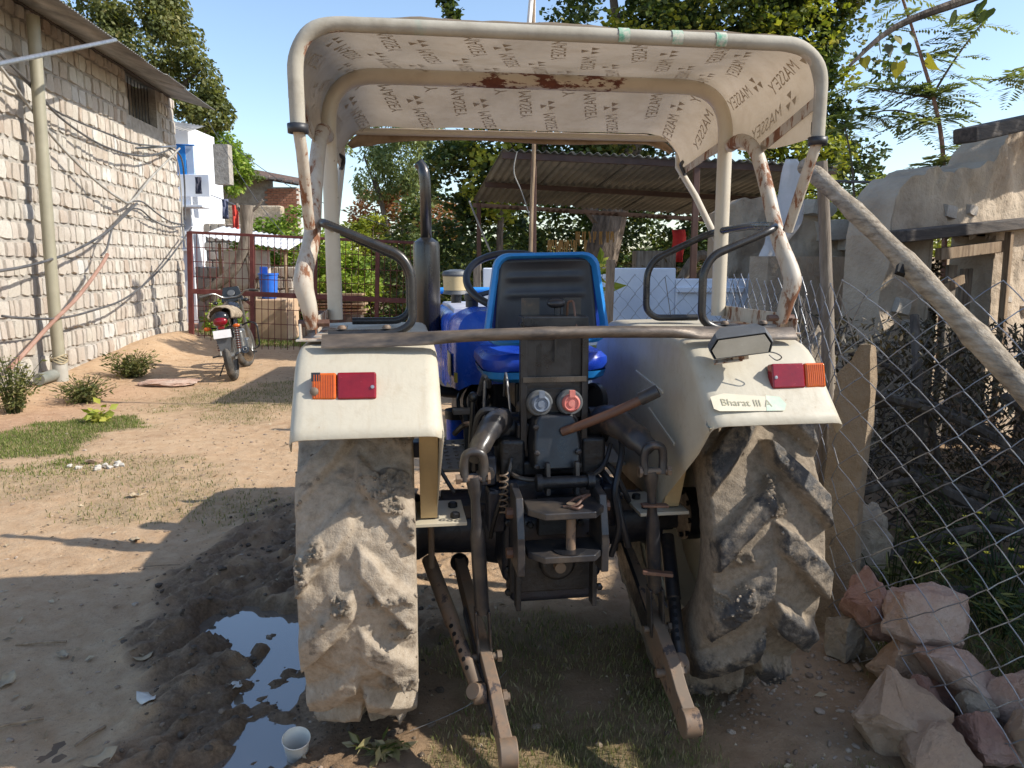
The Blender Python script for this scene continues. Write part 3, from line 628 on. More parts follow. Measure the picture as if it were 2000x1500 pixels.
# work lamp on the right fender
WLp = link(bpy.data.objects.new('work_lamp', None), TR); WLp.location = (.495, -.60, 1.372); WLp.rotation_euler = (R(16), R(-9), R(-20)); WLp.scale = (.92, .95, .82)
b = MB(); q = [(-.082, -.036), (.088, -.036), (.098, .0), (.08, .04), (-.068, .04), (-.094, .0)]
vs = []; 
for (y, k) in ((-.05, 1.0), (-.005, 1.02), (.05, .72)): vs += [(x * k, y, z * k + (.006 if y > 0 else 0)) for x, z in q]
fs = [tuple(range(12, 18))] + [(i + a * 6, (i + 1) % 6 + a * 6, (i + 1) % 6 + 6 + a * 6, i + 6 + a * 6) for a in (0, 1) for i in range(6)]
b.add(vs, fs); b.build('lamp_housing', M['greyplastic'], WLp, 30, bevel=.004, solid=.004)
b = MB(); b.add([(x, -.053, z) for x, z in ((-.076, -.032), (.082, -.032), (.091, 0), (.075, .036), (-.063, .036), (-.087, 0))], [tuple(range(6))]); b.build('lamp_glass', M['lampglass'], WLp, 0)
b = MB(); b.box((.0, .0, -.05), (.05, .05, .03)); b.box((-.04, -.02, -.062), (.09, .03, .006)); b.build('lamp_bracket', M['rustpost'], WLp, bevel=.002)
MB().tube(curve([(.06, -.02, -.04), (.105, -.02, -.055), (.125, -.02, -.075), (.11, -.01, -.09), (.09, 0, -.07)], 5), .0022, 5).build('wire', M['cable'], WLp)
# cross bar and grab rails
cb = curve([(-.715, -.47, 1.375), (-.55, -.475, 1.377), (-.42, -.485, 1.381), (-.28, -.49, 1.388), (-.05, -.49, 1.392), (.1, -.487, 1.393), (.3, -.483, 1.390), (.42, -.478, 1.386), (.55, -.472, 1.381), (.745, -.465, 1.378)], 5)
nb_ = len(cb); xx = [p.x for p in cb]
rr = [float(np.interp(abs(x), [0, .33, .42, .8], [.0185, .0185, .026, .027])) + .0025 * math.exp(-((x + .06) / .03) ** 2) for x in xx]
ff = [float(np.interp(abs(x), [0, .33, .42, .8], [1, 1, .30, .28])) for x in xx]
part(MB().tube(cb, rr, 14, flat=ff), 'cross_bar', M['bar'])
def rail(sgn, y0, y1):
    p = [(sgn * .70, y0, 1.392), (sgn * .50, y0, 1.392), (sgn * .452, y0, 1.42), (sgn * .452, y0, 1.57), (sgn * .482, y0, 1.622), (sgn * .70, y0 + .0, 1.712), (sgn * .735, (y0 + y1) / 2, 1.727), (sgn * .70, y1, 1.712), (sgn * .482, y1, 1.612), (sgn * .452, y1, 1.56), (sgn * .452, y1, 1.42), (sgn * .49, y1, 1.388), (sgn * .66, y1, 1.388)]
    return fillet(p, .07, 6)
for sgn in (-1, 1):
    g_ = part(MB().tube(rail(sgn, -.42, .13), .0128, 12), 'grab_rail', M['chrome'])
    for x in (.53, .66): MB().lathe([(.013, 0), (.013, .005), (.009, .010), (.003, .011)], 10, Matrix.Translation((sgn * x, -.42, 1.406))).build('rail_bolt', M['dustyiron'], g_)
# canopy frame
def hoop(y, w, top, r, zl, dy=0):
    return fillet([(-w, y + dy, zl), (-w, y, top), (w, y, top), (w, y + dy, zl)], r, 10)
part(MB().tube([(-.745, -.385, 1.70), (-.745, -.50, 1.90)] + hoop(-.525, .748, 2.222, .15, 1.95)[0:] + [(.745, -.50, 1.90), (.745, -.385, 1.70)], .0165, 12), 'rear_hoop', M['rustpost'])
t = NT('hoop_paint'); v = t.coord(); sx = t.n.new('ShaderNodeSeparateXYZ'); t.l(v, sx.inputs[0])
ax_ = t.math('ABSOLUTE', t.math('ADD', sx.outputs[0], -.03)); zone = t.math('MULTIPLY', t.ramp(ax_, [(.18, 1.), (.42, 0.)]), t.ramp(t.math('SUBTRACT', sx.outputs[2], 1.9), [(.28, 0.), (.3, 1.)]))
k = t.math('ADD', t.noise(9, 8, .7, t.coord((1, 3, 3))), t.math('MULTIPLY', zone, .17)); m_ = t.ramp(k, [(.66, 0.), (.69, 1.)])
pc = t.mix(t.noise(2.5, 5, .6), (.50, .44, .345), (.56, .5, .4)); pc = t.mix(t.ramp(t.noise(12, 6, .7), [(.5, 0.), (.8, .35)]), pc, (.3, .22, .14)); t.set(Base_Color=t.mix(m_, pc, t.ramp(t.noise(30, 5, .7), [(.3, (.09, .03, .022)), (.7, (.17, .06, .035))])), Roughness=t.mix(m_, .42, .9)); M['hoop'] = t.m
part(MB().tube(hoop(.06, .715, 2.228, .17, 1.40), .0265, 14), 'main_hoop', M['hoop'])
part(MB().tube([(-.715, .07, 1.66), (-.705, .30, 1.86)] + hoop(.50, .70, 2.115, .13, 2.0)[0:] + [(.705, .30, 1.86), (.715, .07, 1.66)], .0135, 10), 'front_hoop', M['creampost'])
for sgn in (-1, 1):
    pts = curve([(sgn * .718, .02, 2.02), (sgn * .722, -.07, 2.025), (sgn * .728, -.17, 1.97), (sgn * .738, -.25, 1.83), (sgn * .745, -.325, 1.68), (sgn * .765, -.375, 1.58), (sgn * .768, -.39, 1.53), (sgn * .757, -.38, 1.47), (sgn * .75, -.365, 1.405)], 5)
    zs = [p.z for p in pts]
    part(MB().tube(pts, [float(np.interp(z, [1.40, 1.46, 1.54, 1.64, 1.75, 2.1], [.019, .024, .029, .026, .0235, .0235])) for z in zs], 14), 'rear_brace', M['rustpost'])
    b = MB(); b.box((sgn * .735, -.155, 1.372), (.12, .52, .006)); b.box((sgn * .783, -.155, 1.395), (.006, .50, .05)); b.box((sgn * .74, -.15, 1.412), (.004, .46, .05)); part(b, 'base_plate', M['rustpost'], bevel=.0015)
    for y in (.06, -.37): part(MB().tube([(sgn * .70, y, 1.42), (sgn * .79, y, 1.42)], .011, 8), 'post_bolt', M['rod'])
    part(MB().bar((sgn * .742, -.18, 1.985), (sgn * .745, -.515, 2.07), .004, .035, (0, .3, 1)), 'side_strip', M['rustpost'])
    part(MB().bar((sgn * .708, .09, 2.03), (sgn * .702, .46, 1.975), .004, .028, (0, .3, 1)), 'side_strip', M['rustpost'])
# canvas
def cw(v): return np.interp(v, [-.525, .06, .50], [.762, .742, .712])
def ct(v): return np.interp(v, [-.525, -.2, .06, .3, .50], [2.247, 2.246, 2.262, 2.19, 2.134])
def cbz(v): return np.interp(v, [-.525, -.3, -.1, .06, .25, .50], [1.965, 1.965, 1.985, 2.02, 2.0, 1.955])
def cpt(u, v, off=0.):
    """u: metres from the middle along the cloth, v: local y; off: inwards"""
    w, tp, bz = cw(v), ct(v), cbz(v); r = .165 if v > -.3 else .155
    fl = w - r; arc = r * math.pi / 2; s = -1 if u < 0 else 1; a = abs(u); ro = r - off
    sag = -.012 * max(0, math.sin((v + .525) / .585 * math.pi)) if v < .06 else -.014 * math.sin((v - .06) / .44 * math.pi)
    if a <= fl: k = 1 - (a / fl) ** 4; return Vector((s * a, v, tp - off + sag * k))
    if a <= fl + arc: th = (a - fl) / r; return Vector((s * (fl + ro * math.sin(th)), v, tp - r + ro * math.cos(th)))
    d = a - fl - arc; L = max(tp - r - bz, .02); return Vector((s * (w - off - .012 * (d / L)), v, tp - r - d))
def umax(v): return cw(v) - .165 + .165 * math.pi / 2 + max(ct(v) - .165 - cbz(v), .02)
t = NT('canvas'); v = t.coord(); w_ = t.noise(160, 3, .5, t.coord((1, .15, 1))); st = t.noise(3.2, 6, .65, v)
c = t.ramp(st, [(.25, (.32, .255, .18)), (.5, (.40, .33, .25)), (.75, (.465, .39, .305))]); c = t.mix(t.ramp(t.noise(14, 7, .75, v), [(.5, 0.), (.78, .45)]), c, (.26, .19, .12)); c = t.mix(t.ramp(t.noise(1.7, 5, .6, t.coord((1, 2.5, 1))), [(.52, 0.), (.72, .4)]), c, (.27, .2, .13))
t.set(Base_Color=c, Roughness=.95, Normal=t.bump(w_, .25, .002, t.bump(t.noise(5, 4), .35, .02))); t.b.inputs['Specular IOR Level'].default_value = .1
tr = t.n.new('ShaderNodeBsdfTranslucent'); mx = t.n.new('ShaderNodeMixShader'); mx.inputs[0].default_value = .36
t.l(c, tr.inputs[0]); t.l(t.b.outputs[0], mx.inputs[1]); t.l(tr.outputs[0], mx.inputs[2]); t.l(mx.outputs[0], t.out.inputs[0]); M['canvas'] = t.m
rows = []
for y in np.linspace(-.525, .50, 30):
    um = umax(y); row = []
    for k in np.linspace(-1, 1, 71):
        p = cpt(k * um, y); n_ = float(.007 * vn(np.array([p.x * 5]), np.array([p.y * 5]), np.array([p.z * 5]), 3)[0] + .004 * abs(vn(np.array([p.x * 14 + p.y * 6]), np.array([p.y * 4]), np.array([p.z * 4]), 5)[0])); row.append(p + Vector((0, 0, n_)))
    rows.append(row)
CV = part(MB().grid(rows), 'canopy', M['canvas'])
CV.data.polygons.foreach_set('use_smooth', [True] * len(CV.data.polygons))
# hem rolled round the rear hoop, and the sagging front hem
hem = fillet([(-.75, -.525, 1.95), (-.752, -.525, 2.225), (.752, -.525, 2.225), (.75, -.525, 1.95)], .155, 12)
t = NT('hem_canvas'); n = t.noise(4, 6, .65); c = t.ramp(n, [(.3, (.22, .19, .145)), (.5, (.36, .33, .27)), (.75, (.45, .42, .35))]); c = t.mix(t.ramp(t.noise(2.3, 5, .7, t.coord((3, 1, 1))), [(.6, 0.), (.7, .55)]), c, (.22, .34, .27))
t.set(Base_Color=c, Roughness=.92, Normal=t.bump(t.noise(40, 5, .6), .3, .004)); M['hem'] = t.m
part(MB().tube(hem, [.0205 + .0012 * math.sin(i * .9) for i in range(len(hem))], 14), 'rear_hem', M['hem'], CV)
rows = []
for k in np.linspace(0, 1, 5):
    row = []
    for u in np.linspace(-.70, .70, 60):
        p = cpt(u, .50); nrm_in = cpt(u, .50, .01) - p; dz = .042 + .016 * math.exp(-((u + .60) / .1) ** 2) + .005 * math.sin(u * 9) - .025 * max(0, (abs(u) - .62) / .08)
        row.append(tuple(p + nrm_in * (k * dz / .01) + Vector((0, .004 + .012 * math.sin(k * math.pi), -.004))))
    rows.append(row)
t = NT('hem_brown'); t.set(Base_Color=t.ramp(t.noise(9, 6, .7), [(.3, (.20, .13, .075)), (.7, (.40, .30, .2))]), Roughness=.95); M['hembrown'] = t.m
part(MB().grid(rows), 'front_hem', M['hembrown'], CV, solid=.006)
for sgn in (-1, 1):
    part(MB().lathe([(.0245, -.012), (.0255, .012)], 14, Matrix.Translation((sgn * .75, -.525, 1.955)), False), 'rubber_strap', M['plasticblack'], CV, solid=.006)
    part(MB().tube(curve([(sgn * .71, .47, 2.02), (sgn * .69, .44, 2.0), (sgn * .70, .42, 1.96), (sgn * .71, .45, 1.94)], 4), .008, 6), 'tie_rag', M['plasticblack'], CV)
# faded print seen through the canvas: the word reads mirrored from below, with a three-triangle emblem
def textmesh(s, size):
    cu = bpy.data.curves.new('t', 'FONT'); cu.body = s; cu.size = size; cu.align_x = 'CENTER'; cu.align_y = 'CENTER'; cu.resolution_u = 2
    o = bpy.data.objects.new('t', cu); COL.objects.link(o); dg = bpy.context.evaluated_depsgraph_get(); me = bpy.data.meshes.new_from_object(o.evaluated_get(dg))
    vs = [v.co.copy() for v in me.vertices]; fs = [tuple(p.vertices) for p in me.polygons]; bpy.data.objects.remove(o); bpy.data.meshes.remove(me); return vs, fs
tv, tf = textmesh('MASSEY', .058)
tv = [Vector((p.x * .95, p.y * 1.15, 0)) for p in tv]
ev = []; ef = []
for k in range(3):
    a0 = R(90 + 120 * k)
    for (r1, wd) in ((.033, .48),):
        c0 = Vector((math.cos(a0) * .004, math.sin(a0) * .004)); a1 = a0 + wd; a2 = a0 - wd
        i0 = len(ev); ev += [Vector((c0.x, c0.y, 0)), Vector((math.cos(a1) * r1, math.sin(a1) * r1, 0)), Vector((math.cos(a2) * r1, math.sin(a2) * r1, 0))]; ef.append((i0, i0 + 1, i0 + 2))
prints = []; gg = random.Random(4)
for iv, v0 in enumerate(np.arange(-.36, .47, .30)):
    for iu in range(-8, 9):
        u0 = iu * .125; v0_ = v0; v0 = v0 + (.14 if iu % 2 else 0)
        if abs(u0) > umax(min(v0, .49)) - .05 or v0 > .42 or gg.random() < .06: v0 = v0_; continue
        ang = R(gg.uniform(-4, 4) + 76)
        ca, sa = math.cos(ang), math.sin(ang)
        for (V_, F_, dx) in ((tv, tf, 0), (ev, ef, -.15)):
            pb = MB(); prints.append(pb); vs = []
            for p in V_:
                x = (p.x + dx * 1.0); y = p.y
                uu = u0 + x * ca - y * sa; vv = v0 + x * sa + y * ca
                vs.append(cpt(uu, min(max(vv, -.515), .49), .0125))
            pb.add(vs, F_)
        v0 = v0_
t = NT('faded_green_print'); c = t.mix(t.ramp(t.noise(7, 6, .75), [(.3, .42), (.6, 1.)]), (.338, .298, .226), (.395, .328, .248)); t.set(Base_Color=c, Roughness=.95)
tr = t.n.new('ShaderNodeBsdfTranslucent'); mx = t.n.new('ShaderNodeMixShader'); mx.inputs[0].default_value = .35; t.l(c, tr.inputs[0]); t.l(t.b.outputs[0], mx.inputs[1]); t.l(tr.outputs[0], mx.inputs[2]); t.l(mx.outputs[0], t.out.inputs[0])
for i_, pb in enumerate(prints): tag(part(pb, 'print' if i_ % 2 == 0 else 'emblem', t.m, CV, smooth=0), kind='stuff')
t = NT('green_print_patch'); t.set(Base_Color=t.ramp(t.noise(30, 5, .8), [(.4, (.12, .33, .22)), (.6, (.5, .48, .4))]), Roughness=.9)
def gpatch(c, z, h): part(MB().grid([[Vector(c) + (Mz((0, 0, 0), z) @ Vector((.0226 * math.cos(a), .0226 * math.sin(a), k * h))) for a in np.linspace(a0_, a0_ + 2.2, 8)] for k in (-1, 0, 1)]), 'green_print_patch', t.m, CV)
a0_ = -2.6
gpatch((-.752, -.525, 2.06), (0, 0, 1), .025); gpatch((.752, -.525, 1.995), (0, 0, 1), .018)
a0_ = 1.9
for x in (.145, .30, .43): gpatch((x, -.525, 2.225), (1, 0, 0), .016)
# sticker on the right fender
sv, sf = textmesh('Bharat III A', .034)
org = Vector((.50, -.655, 1.190)); ex = Vector((1, 0, -.05)).normalized(); ey = Vector((0, .70, .69)).normalized(); en = Vector((0, -.70, .71)).normalized()
SK = MB(); qq = [(-.105, -.022), (-.09, -.03), (.11, -.024), (.112, .024), (-.06, .034), (-.105, .02)]
SK.add([org + ex * x + ey * y + en * .0075 for x, y in qq], [tuple(range(6))])
sk = part(SK, 'emission_sticker', simple('sticker_film', [(.50, .45, .335), (.56, .505, .385)], 12, .45), smooth=0)
gs = MB(); gs.add([org + ex * x + ey * y + en * .0082 for x, y in ((.055, -.026), (.112, -.022), (.125, .0), (.112, .026), (.07, .03))], [tuple(range(5))]); gs.build('green_corner', simple('sticker_green', [(.3, .42, .33), (.5, .55, .42)], 20, .5), sk, 0)
MB().add([org + ex * p.x + ey * p.y + en * .0092 for p in sv], sf).build('lettering', simple('sticker_letters', [(.25, .235, .16), (.36, .34, .22)], 25, .5), sk, 0)
# glue marks of lost stickers
gl = simple('glue_mark', [(.42, .35, .24), (.47, .41, .3)], 40, .7); gg = random.Random(12)
for org2, w2, n2 in ((Vector((-.64, -.655, 1.188)), .08, 0), (Vector((.70, -.66, 1.185)), .04, 0)):
    for k in range(n2):
        a = gg.uniform(0, 3.1); c0 = Vector((gg.uniform(-w2, w2), gg.uniform(-.04, .04))); L = gg.uniform(.012, .045); wv = gg.uniform(.0015, .005); pts = []
        for q in np.linspace(-1, 1, 9): pts.append((c0.x + math.cos(a) * q * L + .006 * math.sin(q * 4 + k), c0.y + math.sin(a) * q * L + .005 * math.cos(q * 3 + k), wv * (1 - q * q) + .0004))
        r0 = [org2 + ex * (x - math.sin(a) * w_) + ey * (y + math.cos(a) * w_) + en * .0062 for x, y, w_ in pts]; r1 = [org2 + ex * (x + math.sin(a) * w_) + ey * (y - math.cos(a) * w_) + en * .0062 for x, y, w_ in pts]
        MB().grid([r0, r1]).build('glue_mark', gl, TR, 0)
# seat
SE = link(bpy.data.objects.new('seat', None), TR)
def rrect(w, h, r, n=5, top=1.0):
    pts = []
    for cx, cz, a0 in ((w / 2 * top - r, h / 2 - r, 0), (-w / 2 * top + r, h / 2 - r, 90), (-w / 2 + r, -h / 2 + r, 180), (w / 2 - r, -h / 2 + r, 270)):
        for k in range(n + 1): a = R(a0 + 90 * k / n); pts.append((cx + r * math.cos(a), cz + r * math.sin(a)))
    return pts
o_ = rrect(.43, .31, .055, 5, .86); i_ = [(x * .88, z * .88) for x, z in o_]; n = len(o_)
def bk(x, z, y): return (x + .022 + .06 * 0, -.075 + y + .25 * (z - .0) * .35 + .10 * (x / .22) ** 2 * 0, 1.475 + z + .02 * x)
b = MB(); vs = []
for sc, y in ((1.0, .035), (1.03, .015), (1.02, -.012), (.96, -.02), (.93, -.01), (.90, .012)): vs += [bk(x * sc, z * sc, y) for x, z in o_]
b.add(vs, [(a * n + i, a * n + (i + 1) % n, (a + 1) * n + (i + 1) % n, (a + 1) * n + i) for a in range(5) for i in range(n)]); b.build('backrest_rim', M['seatblue'], SE)
b = MB(); G_ = []
for kz in np.linspace(-.135, .135, 30):
    row = []
    for kx in np.linspace(-.19, .19, 30):
        wlim = .185 * (1 - .14 * (kz + .135) / .27 * .9); x = kx / .19 * wlim
        rib = .008 * (math.exp(-((kz - .075) / .012) ** 2) + math.exp(-((kz - .015) / .010) ** 2)) * sstep(.17, .13, abs(kx))
        row.append(bk(x, kz, .012 + .02 * (1 - (kx / .19) ** 4) * (1 - (kz / .135) ** 4) - rib))
    G_.append(row)
b.grid(G_); b.build('backrest_shell', M['plasticblack'], SE, 60, solid=.004)
b = MB(); b.add([bk(x * .97, z * .97, .05) for x, z in o_] + [bk(x * .85, z * .85, .075) for x, z in o_], [tuple(range(n - 1, -1, -1)), tuple(range(n, 2 * n))] + [(i, (i + 1) % n, n + (i + 1) % n, n + i) for i in range(n)]); b.build('backrest_pad', M['vinylblue'], SE)
b = MB(); vs = []
co = rrect(.46, .42, .09, 5)
for sc, z in ((.86, 1.175), (.97, 1.19), (1.0, 1.215)): vs += [(x * sc + .03, .13 + y * sc, z) for x, y in co]
n = len(co); b.add(vs, [tuple(range(n - 1, -1, -1))] + [(a * n + i, a * n + (i + 1) % n, (a + 1) * n + (i + 1) % n, (a + 1) * n + i) for a in range(2) for i in range(n)]); b.build('seat_pan', M['seatblue'], SE)
b = MB(); vs = []
for sc, z in ((.98, 1.217), (1.02, 1.235), (1.01, 1.26), (.93, 1.278), (.7, 1.268), (.3, 1.262)): vs += [(x * sc + .03, .13 + y * sc, z + .004 * math.sin(x * 40)) for x, y in co]
b.add(vs, [tuple(range(5 * n, 6 * n)), tuple(range(n - 1, -1, -1))] + [(a * n + i, a * n + (i + 1) % n, (a + 1) * n + (i + 1) % n, (a + 1) * n + i) for a in range(5) for i in range(n)]); b.build('cushion', M['vinylblue'], SE)
b = MB(); b.box((.03, .12, 1.12), (.22, .26, .10)); b.box((.03, .16, 1.02), (.12, .14, .14)); b.build('seat_post', M['black'], SE, bevel=.01)
# black control column behind the seat, with the two trailer sockets
CC = link(bpy.data.objects.new('control_column', None), TR)
b = MB(); b.box((.003, -.27, 1.27), (.20, .07, .30)); b.build('column_case', M['black'], CC, bevel=.006)
b = MB(); b.box((.003, -.275, 1.412), (.215, .10, .035)); b.build('column_cap', M['black'], CC, bevel=.005)
b = MB(); b.tube([(.02, -.27, 1.43), (.02, -.27, 1.455)], .012, 10); b.sph((.015, -.27, 1.468), (.032, .026, .016)); b.build('knob', M['plasticblack'], CC)
MB().tube(fillet([(.05, -.275, 1.43), (.05, -.29, 1.475), (.066, -.295, 1.478), (.072, -.33, 1.38), (.055, -.33, 1.365)], .01, 4), .004, 6).build('wire_clip', M['rod'], CC)
for x in (-.065, .075): MB().add([(x - .03, -.24, 1.43), (x + .03, -.24, 1.43), (x + .03, -.24, 1.485), (x - .03, -.24, 1.485)], [(0, 1, 2, 3)]).build('upright_plate', M['worniron'], CC, 0, solid=.004)
for x in (-.098, .104): MB().box((x, -.30, 1.20), (.022, .035, .42)).build('side_channel', M['black'], CC, bevel=.003)
MB().box((.003, -.318, 1.225), (.21, .004, .018)).build('steel_strap', M['muffler'], CC, bevel=.001)
MB().box((.003, -.322, 1.33), (.006, .004, .10)).build('slot', simple('slot_black', [(.004, .004, .004)]), CC, 0)
b = MB(); b.box((.003, -.30, 1.145), (.215, .012, .10)); b.box((.003, -.27, 1.098), (.215, .07, .01)); b.build('socket_plate', M['black'], CC, bevel=.003)
for x, mm in ((-.048, 'greycap'), (.052, 'redcap')):
    s_ = MB().lathe([(.041, 0), (.043, .008), (.043, .022), (.038, .03), (.03, .03)], 24, Mz((x, -.306, 1.148), (0, -1, .05))).build('socket', M['greyplastic'], CC)
    b = MB(); b.lathe([(.029, 0), (.029, .016), (.024, .022), (.022, .022), (.020, .018), (.012, .018), (.011, .022), (.003, .022)], 24, Mz((x, -.333, 1.15), (0, -1, .05))); b.box((x + .002, -.35, 1.182), (.018, .012, .022)); b.build('cap', M[mm], s_)
# transmission, axle, hydraulics
b = MB(); b.box((0, -.05, .72), (.34, .56, .36)); b.box((0, .55, .68), (.30, .7, .36)); b.box((0, -.30, .63), (.30, .12, .3)); b.build('transmission', M['axleblue'], TR, bevel=.025, seg=3)
for sgn in (-1, 1):
    b = MB(); b.lathe([(.15, .15), (.14, .2), (.105, .24), (.098, .40), (.12, .44), (.12, .46)], 28, Mz((0, 0, .64), (sgn, 0, 0))); b.box((sgn * .26, 0, .72), (.18, .2, .05)); b.build('axle_housing', M['axleblue'], TR, bevel=.004)
hb_ = [(.135 * math.cos(k / 7 * math.pi), -.36, .66 + .12 * math.sin(k / 7 * math.pi)) for k in range(14)]
for x in (-.155, .155):
    for z in (.52, .6, .76, .84): hb_.append((x, -.345, z))
for q in hb_: MB().lathe([(.012, 0), (.012, .012), (.006, .015)], 6, Mz(q, (0, -1, 0))).build('housing_bolt', M['blackgrease'], TR, 0)
hs = MB(); 
for k in (0,):
    pr = [(-.075, .94), (.08, .94), (.086, 1.02), (.074, 1.095), (.06, 1.115), (-.055, 1.115), (-.072, 1.095), (-.08, 1.02)]
    vs = [(x, -.34, z) for x, z in pr] + [(x * 1.05, -.37 + .02 * 0, z - .005) for x, z in pr] + [(x, -.05, z + .0) for x, z in pr]
    vs = [(x * .9, -.39 if z < 1.0 else -.375 + (z - 1.0) * .25, z) for x, z in pr] + [(x * 1.06, -.36 if z < 1.0 else -.345 + (z - 1.0) * .25, z) for x, z in pr] + [(x * 1.06, -.02, z) for x, z in pr]
    n = 8; hs.add(vs, [tuple(range(8))] + [(a * n + i, a * n + (i + 1) % n, (a + 1) * n + (i + 1) % n, (a + 1) * n + i) for a in range(2) for i in range(n)])
hs.box((0, -.12, .93), (.30, .40, .05)); hs.box((.0, -.2, 1.02), (.24, .2, .12))
hs.build('lift_cover', M['black'], TR, bevel=.010, seg=3)
part(MB().tube([(-.2, -.22, 1.05), (.2, -.22, 1.05)], .045, 18), 'rock_shaft', M['blackgrease'])
for sgn in (-1, 1):
    A = part(MB().tube(curve([(sgn * .165, -.22, 1.055), (sgn * .19, -.30, 1.085), (sgn * .235, -.40, 1.06), (sgn * .272, -.475, 1.02)], 5), [.058] * 4 + [.052] * 5 + [.045] * 4 + [.036] * 3, 12, flat=[.75] * 16), 'lift_arm', M['worniron'])
    part(MB().tube([(sgn * .14, -.22, 1.05), (sgn * .20, -.22, 1.05)], .062, 18), 'arm_boss', M['blackgrease'], A)
    sh = fillet([(sgn * .252, -.505, .95), (sgn * .248, -.50, 1.0), (sgn * .256, -.505, 1.04), (sgn * .304, -.505, 1.04), (sgn * .312, -.50, 1.0), (sgn * .308, -.505, .95)], .035, 6)
    part(MB().tube(sh, .0135, 12), 'shackle', M['worniron'], A)
    b = MB(); b.tube([(sgn * .232, -.505, .958), (sgn * .33, -.505, .958)], .011, 10); b.tube([(sgn * .232, -.505, .958), (sgn * .24, -.505, .958)], .018, 8); b.tube([(sgn * .322, -.505, .958), (sgn * .335, -.505, .958)], .017, 6); part(b, 'shackle_pin', M['dustyiron'], A)
# lift rods
def LR(sgn, top, bot, mats):
    t_ = Vector(top); b_ = Vector(bot); d = (b_ - t_)
    o = part(MB().tube([t_ + d * k for k in (.0, .03, .08, .12, .2, .24, .25, .27, .3, .5, .7, .74)], [.02, .024, .02, .0145, .0145, .016, .016, .018, .0225, .0235, .023, .021], 14), 'lift_rod', mats)
    p0 = t_ + d * .72
    for k in (-1, 1): part(MB().bar(p0 + Vector((k * .021, 0, 0)), b_ + Vector((k * .021, 0, -.02)), .008, .045, (0, 1, 0)), 'fork', M['worniron'], o, bevel=.003)
    b = MB(); b.tube([b_ + Vector((-.045, 0, 0)), b_ + Vector((.05, 0, 0))], .012, 10); b.tube([b_ + Vector((.04, 0, 0)), b_ + Vector((.055, 0, 0))], .019, 6); part(b, 'fork_pin', M['dustyiron'], o)
    return o
LL0, LL1 = Vector((-.29, -.02, .50)), Vector((-.208, -.675, .185)); RL0, RL1 = Vector((.335, -.02, .53)), Vector((.36, -.655, .215))
LR(-1, (-.281, -.5, .965), LL0.lerp(LL1, .60) + Vector((0, 0, .02)), M['worniron'])
o = LR(1, (.272, -.5, .96), RL0.lerp(RL1, .57) + Vector((0, 0, .02)), M['worniron'])
part(MB().bar((.25, -.49, .845), (.335, -.49, .84), .03, .008), 'lock_plate', M['rod'], o, bevel=.002); part(MB().bar((.265, -.47, .615), (.36, -.49, .608), .025, .012), 'adjuster_lever', M['rod'], o, bevel=.002)
# lower links: flat bars on edge, ball ends
for nm, a, c, mt in (('l', LL0, LL1, 'dustyiron'), ('r', RL0, RL1, 'dustyiron')):
    d = (c - a).normalized(); sd_ = Vector((1, 0, 0)); up_ = sd_.cross(d).normalized() * -1
    if up_.z < 0: up_ = -up_
    prs = [(0, .03), (.1, .042), (.45, .052), (.62, .06), (.78, .058), (.90, .042), (1.0, .044)]; tk = .0195 if nm == 'l' else .021
    vs = []
    L = (c - a).length
    for k, hh in prs:
        bend = Vector((0, 0, -.012)) * max(0, (k - .8) * 5); q_ = a + d * (k * L) + bend
        for sx, sz in ((-tk, -1), (tk, -1), (tk, 1), (-tk, 1)): vs.append(q_ + sd_ * sx + up_ * (hh * sz))
    m_ = len(prs); fs = [(3, 2, 1, 0), tuple((m_ - 1) * 4 + i for i in range(4))] + [(i * 4 + j, i * 4 + (j + 1) % 4, (i + 1) * 4 + (j + 1) % 4, (i + 1) * 4 + j) for i in range(m_ - 1) for j in range(4)]
    o = part(MB().add(vs, fs), 'lower_link', M[mt], bevel=.004)
    b = MB(); b.tube([c + d * .02 + Vector((-.027, 0, 0)), c + d * .02 + Vector((.027, 0, 0))], .044, 18); part(b, 'link_end', M['dustyiron'], o, bevel=.004)
    part(MB().sph(tuple(a), .035), 'ball_joint', M['blackgrease'], o)
    q_ = a.lerp(c, .78); part(MB().tube([q_ + Vector((-.05, 0, 0)), q_ + Vector((.05, 0, 0))], .014, 10).tube([q_ + Vector((.028, 0, 0)), q_ + Vector((.042, 0, 0))], .024, 6), 'link_pin', M['dustyiron'], o)
    if nm == 'l':
        part(MB().bar(a.lerp(c, .30) + Vector((-.024, 0, 0)) , a.lerp(c, .87) + Vector((-.02, 0, -.012)), .012, .05, tuple(up_)), 'link_plate', M['worniron'], o, bevel=.003)
    else:
        part(MB().bar(a + Vector((-.02, .0, .02)), a.lerp(c, .52) + Vector((-.018, 0, .0)), .014, .085, tuple(up_)), 'link_plate', M['blackgrease'], o, bevel=.003)
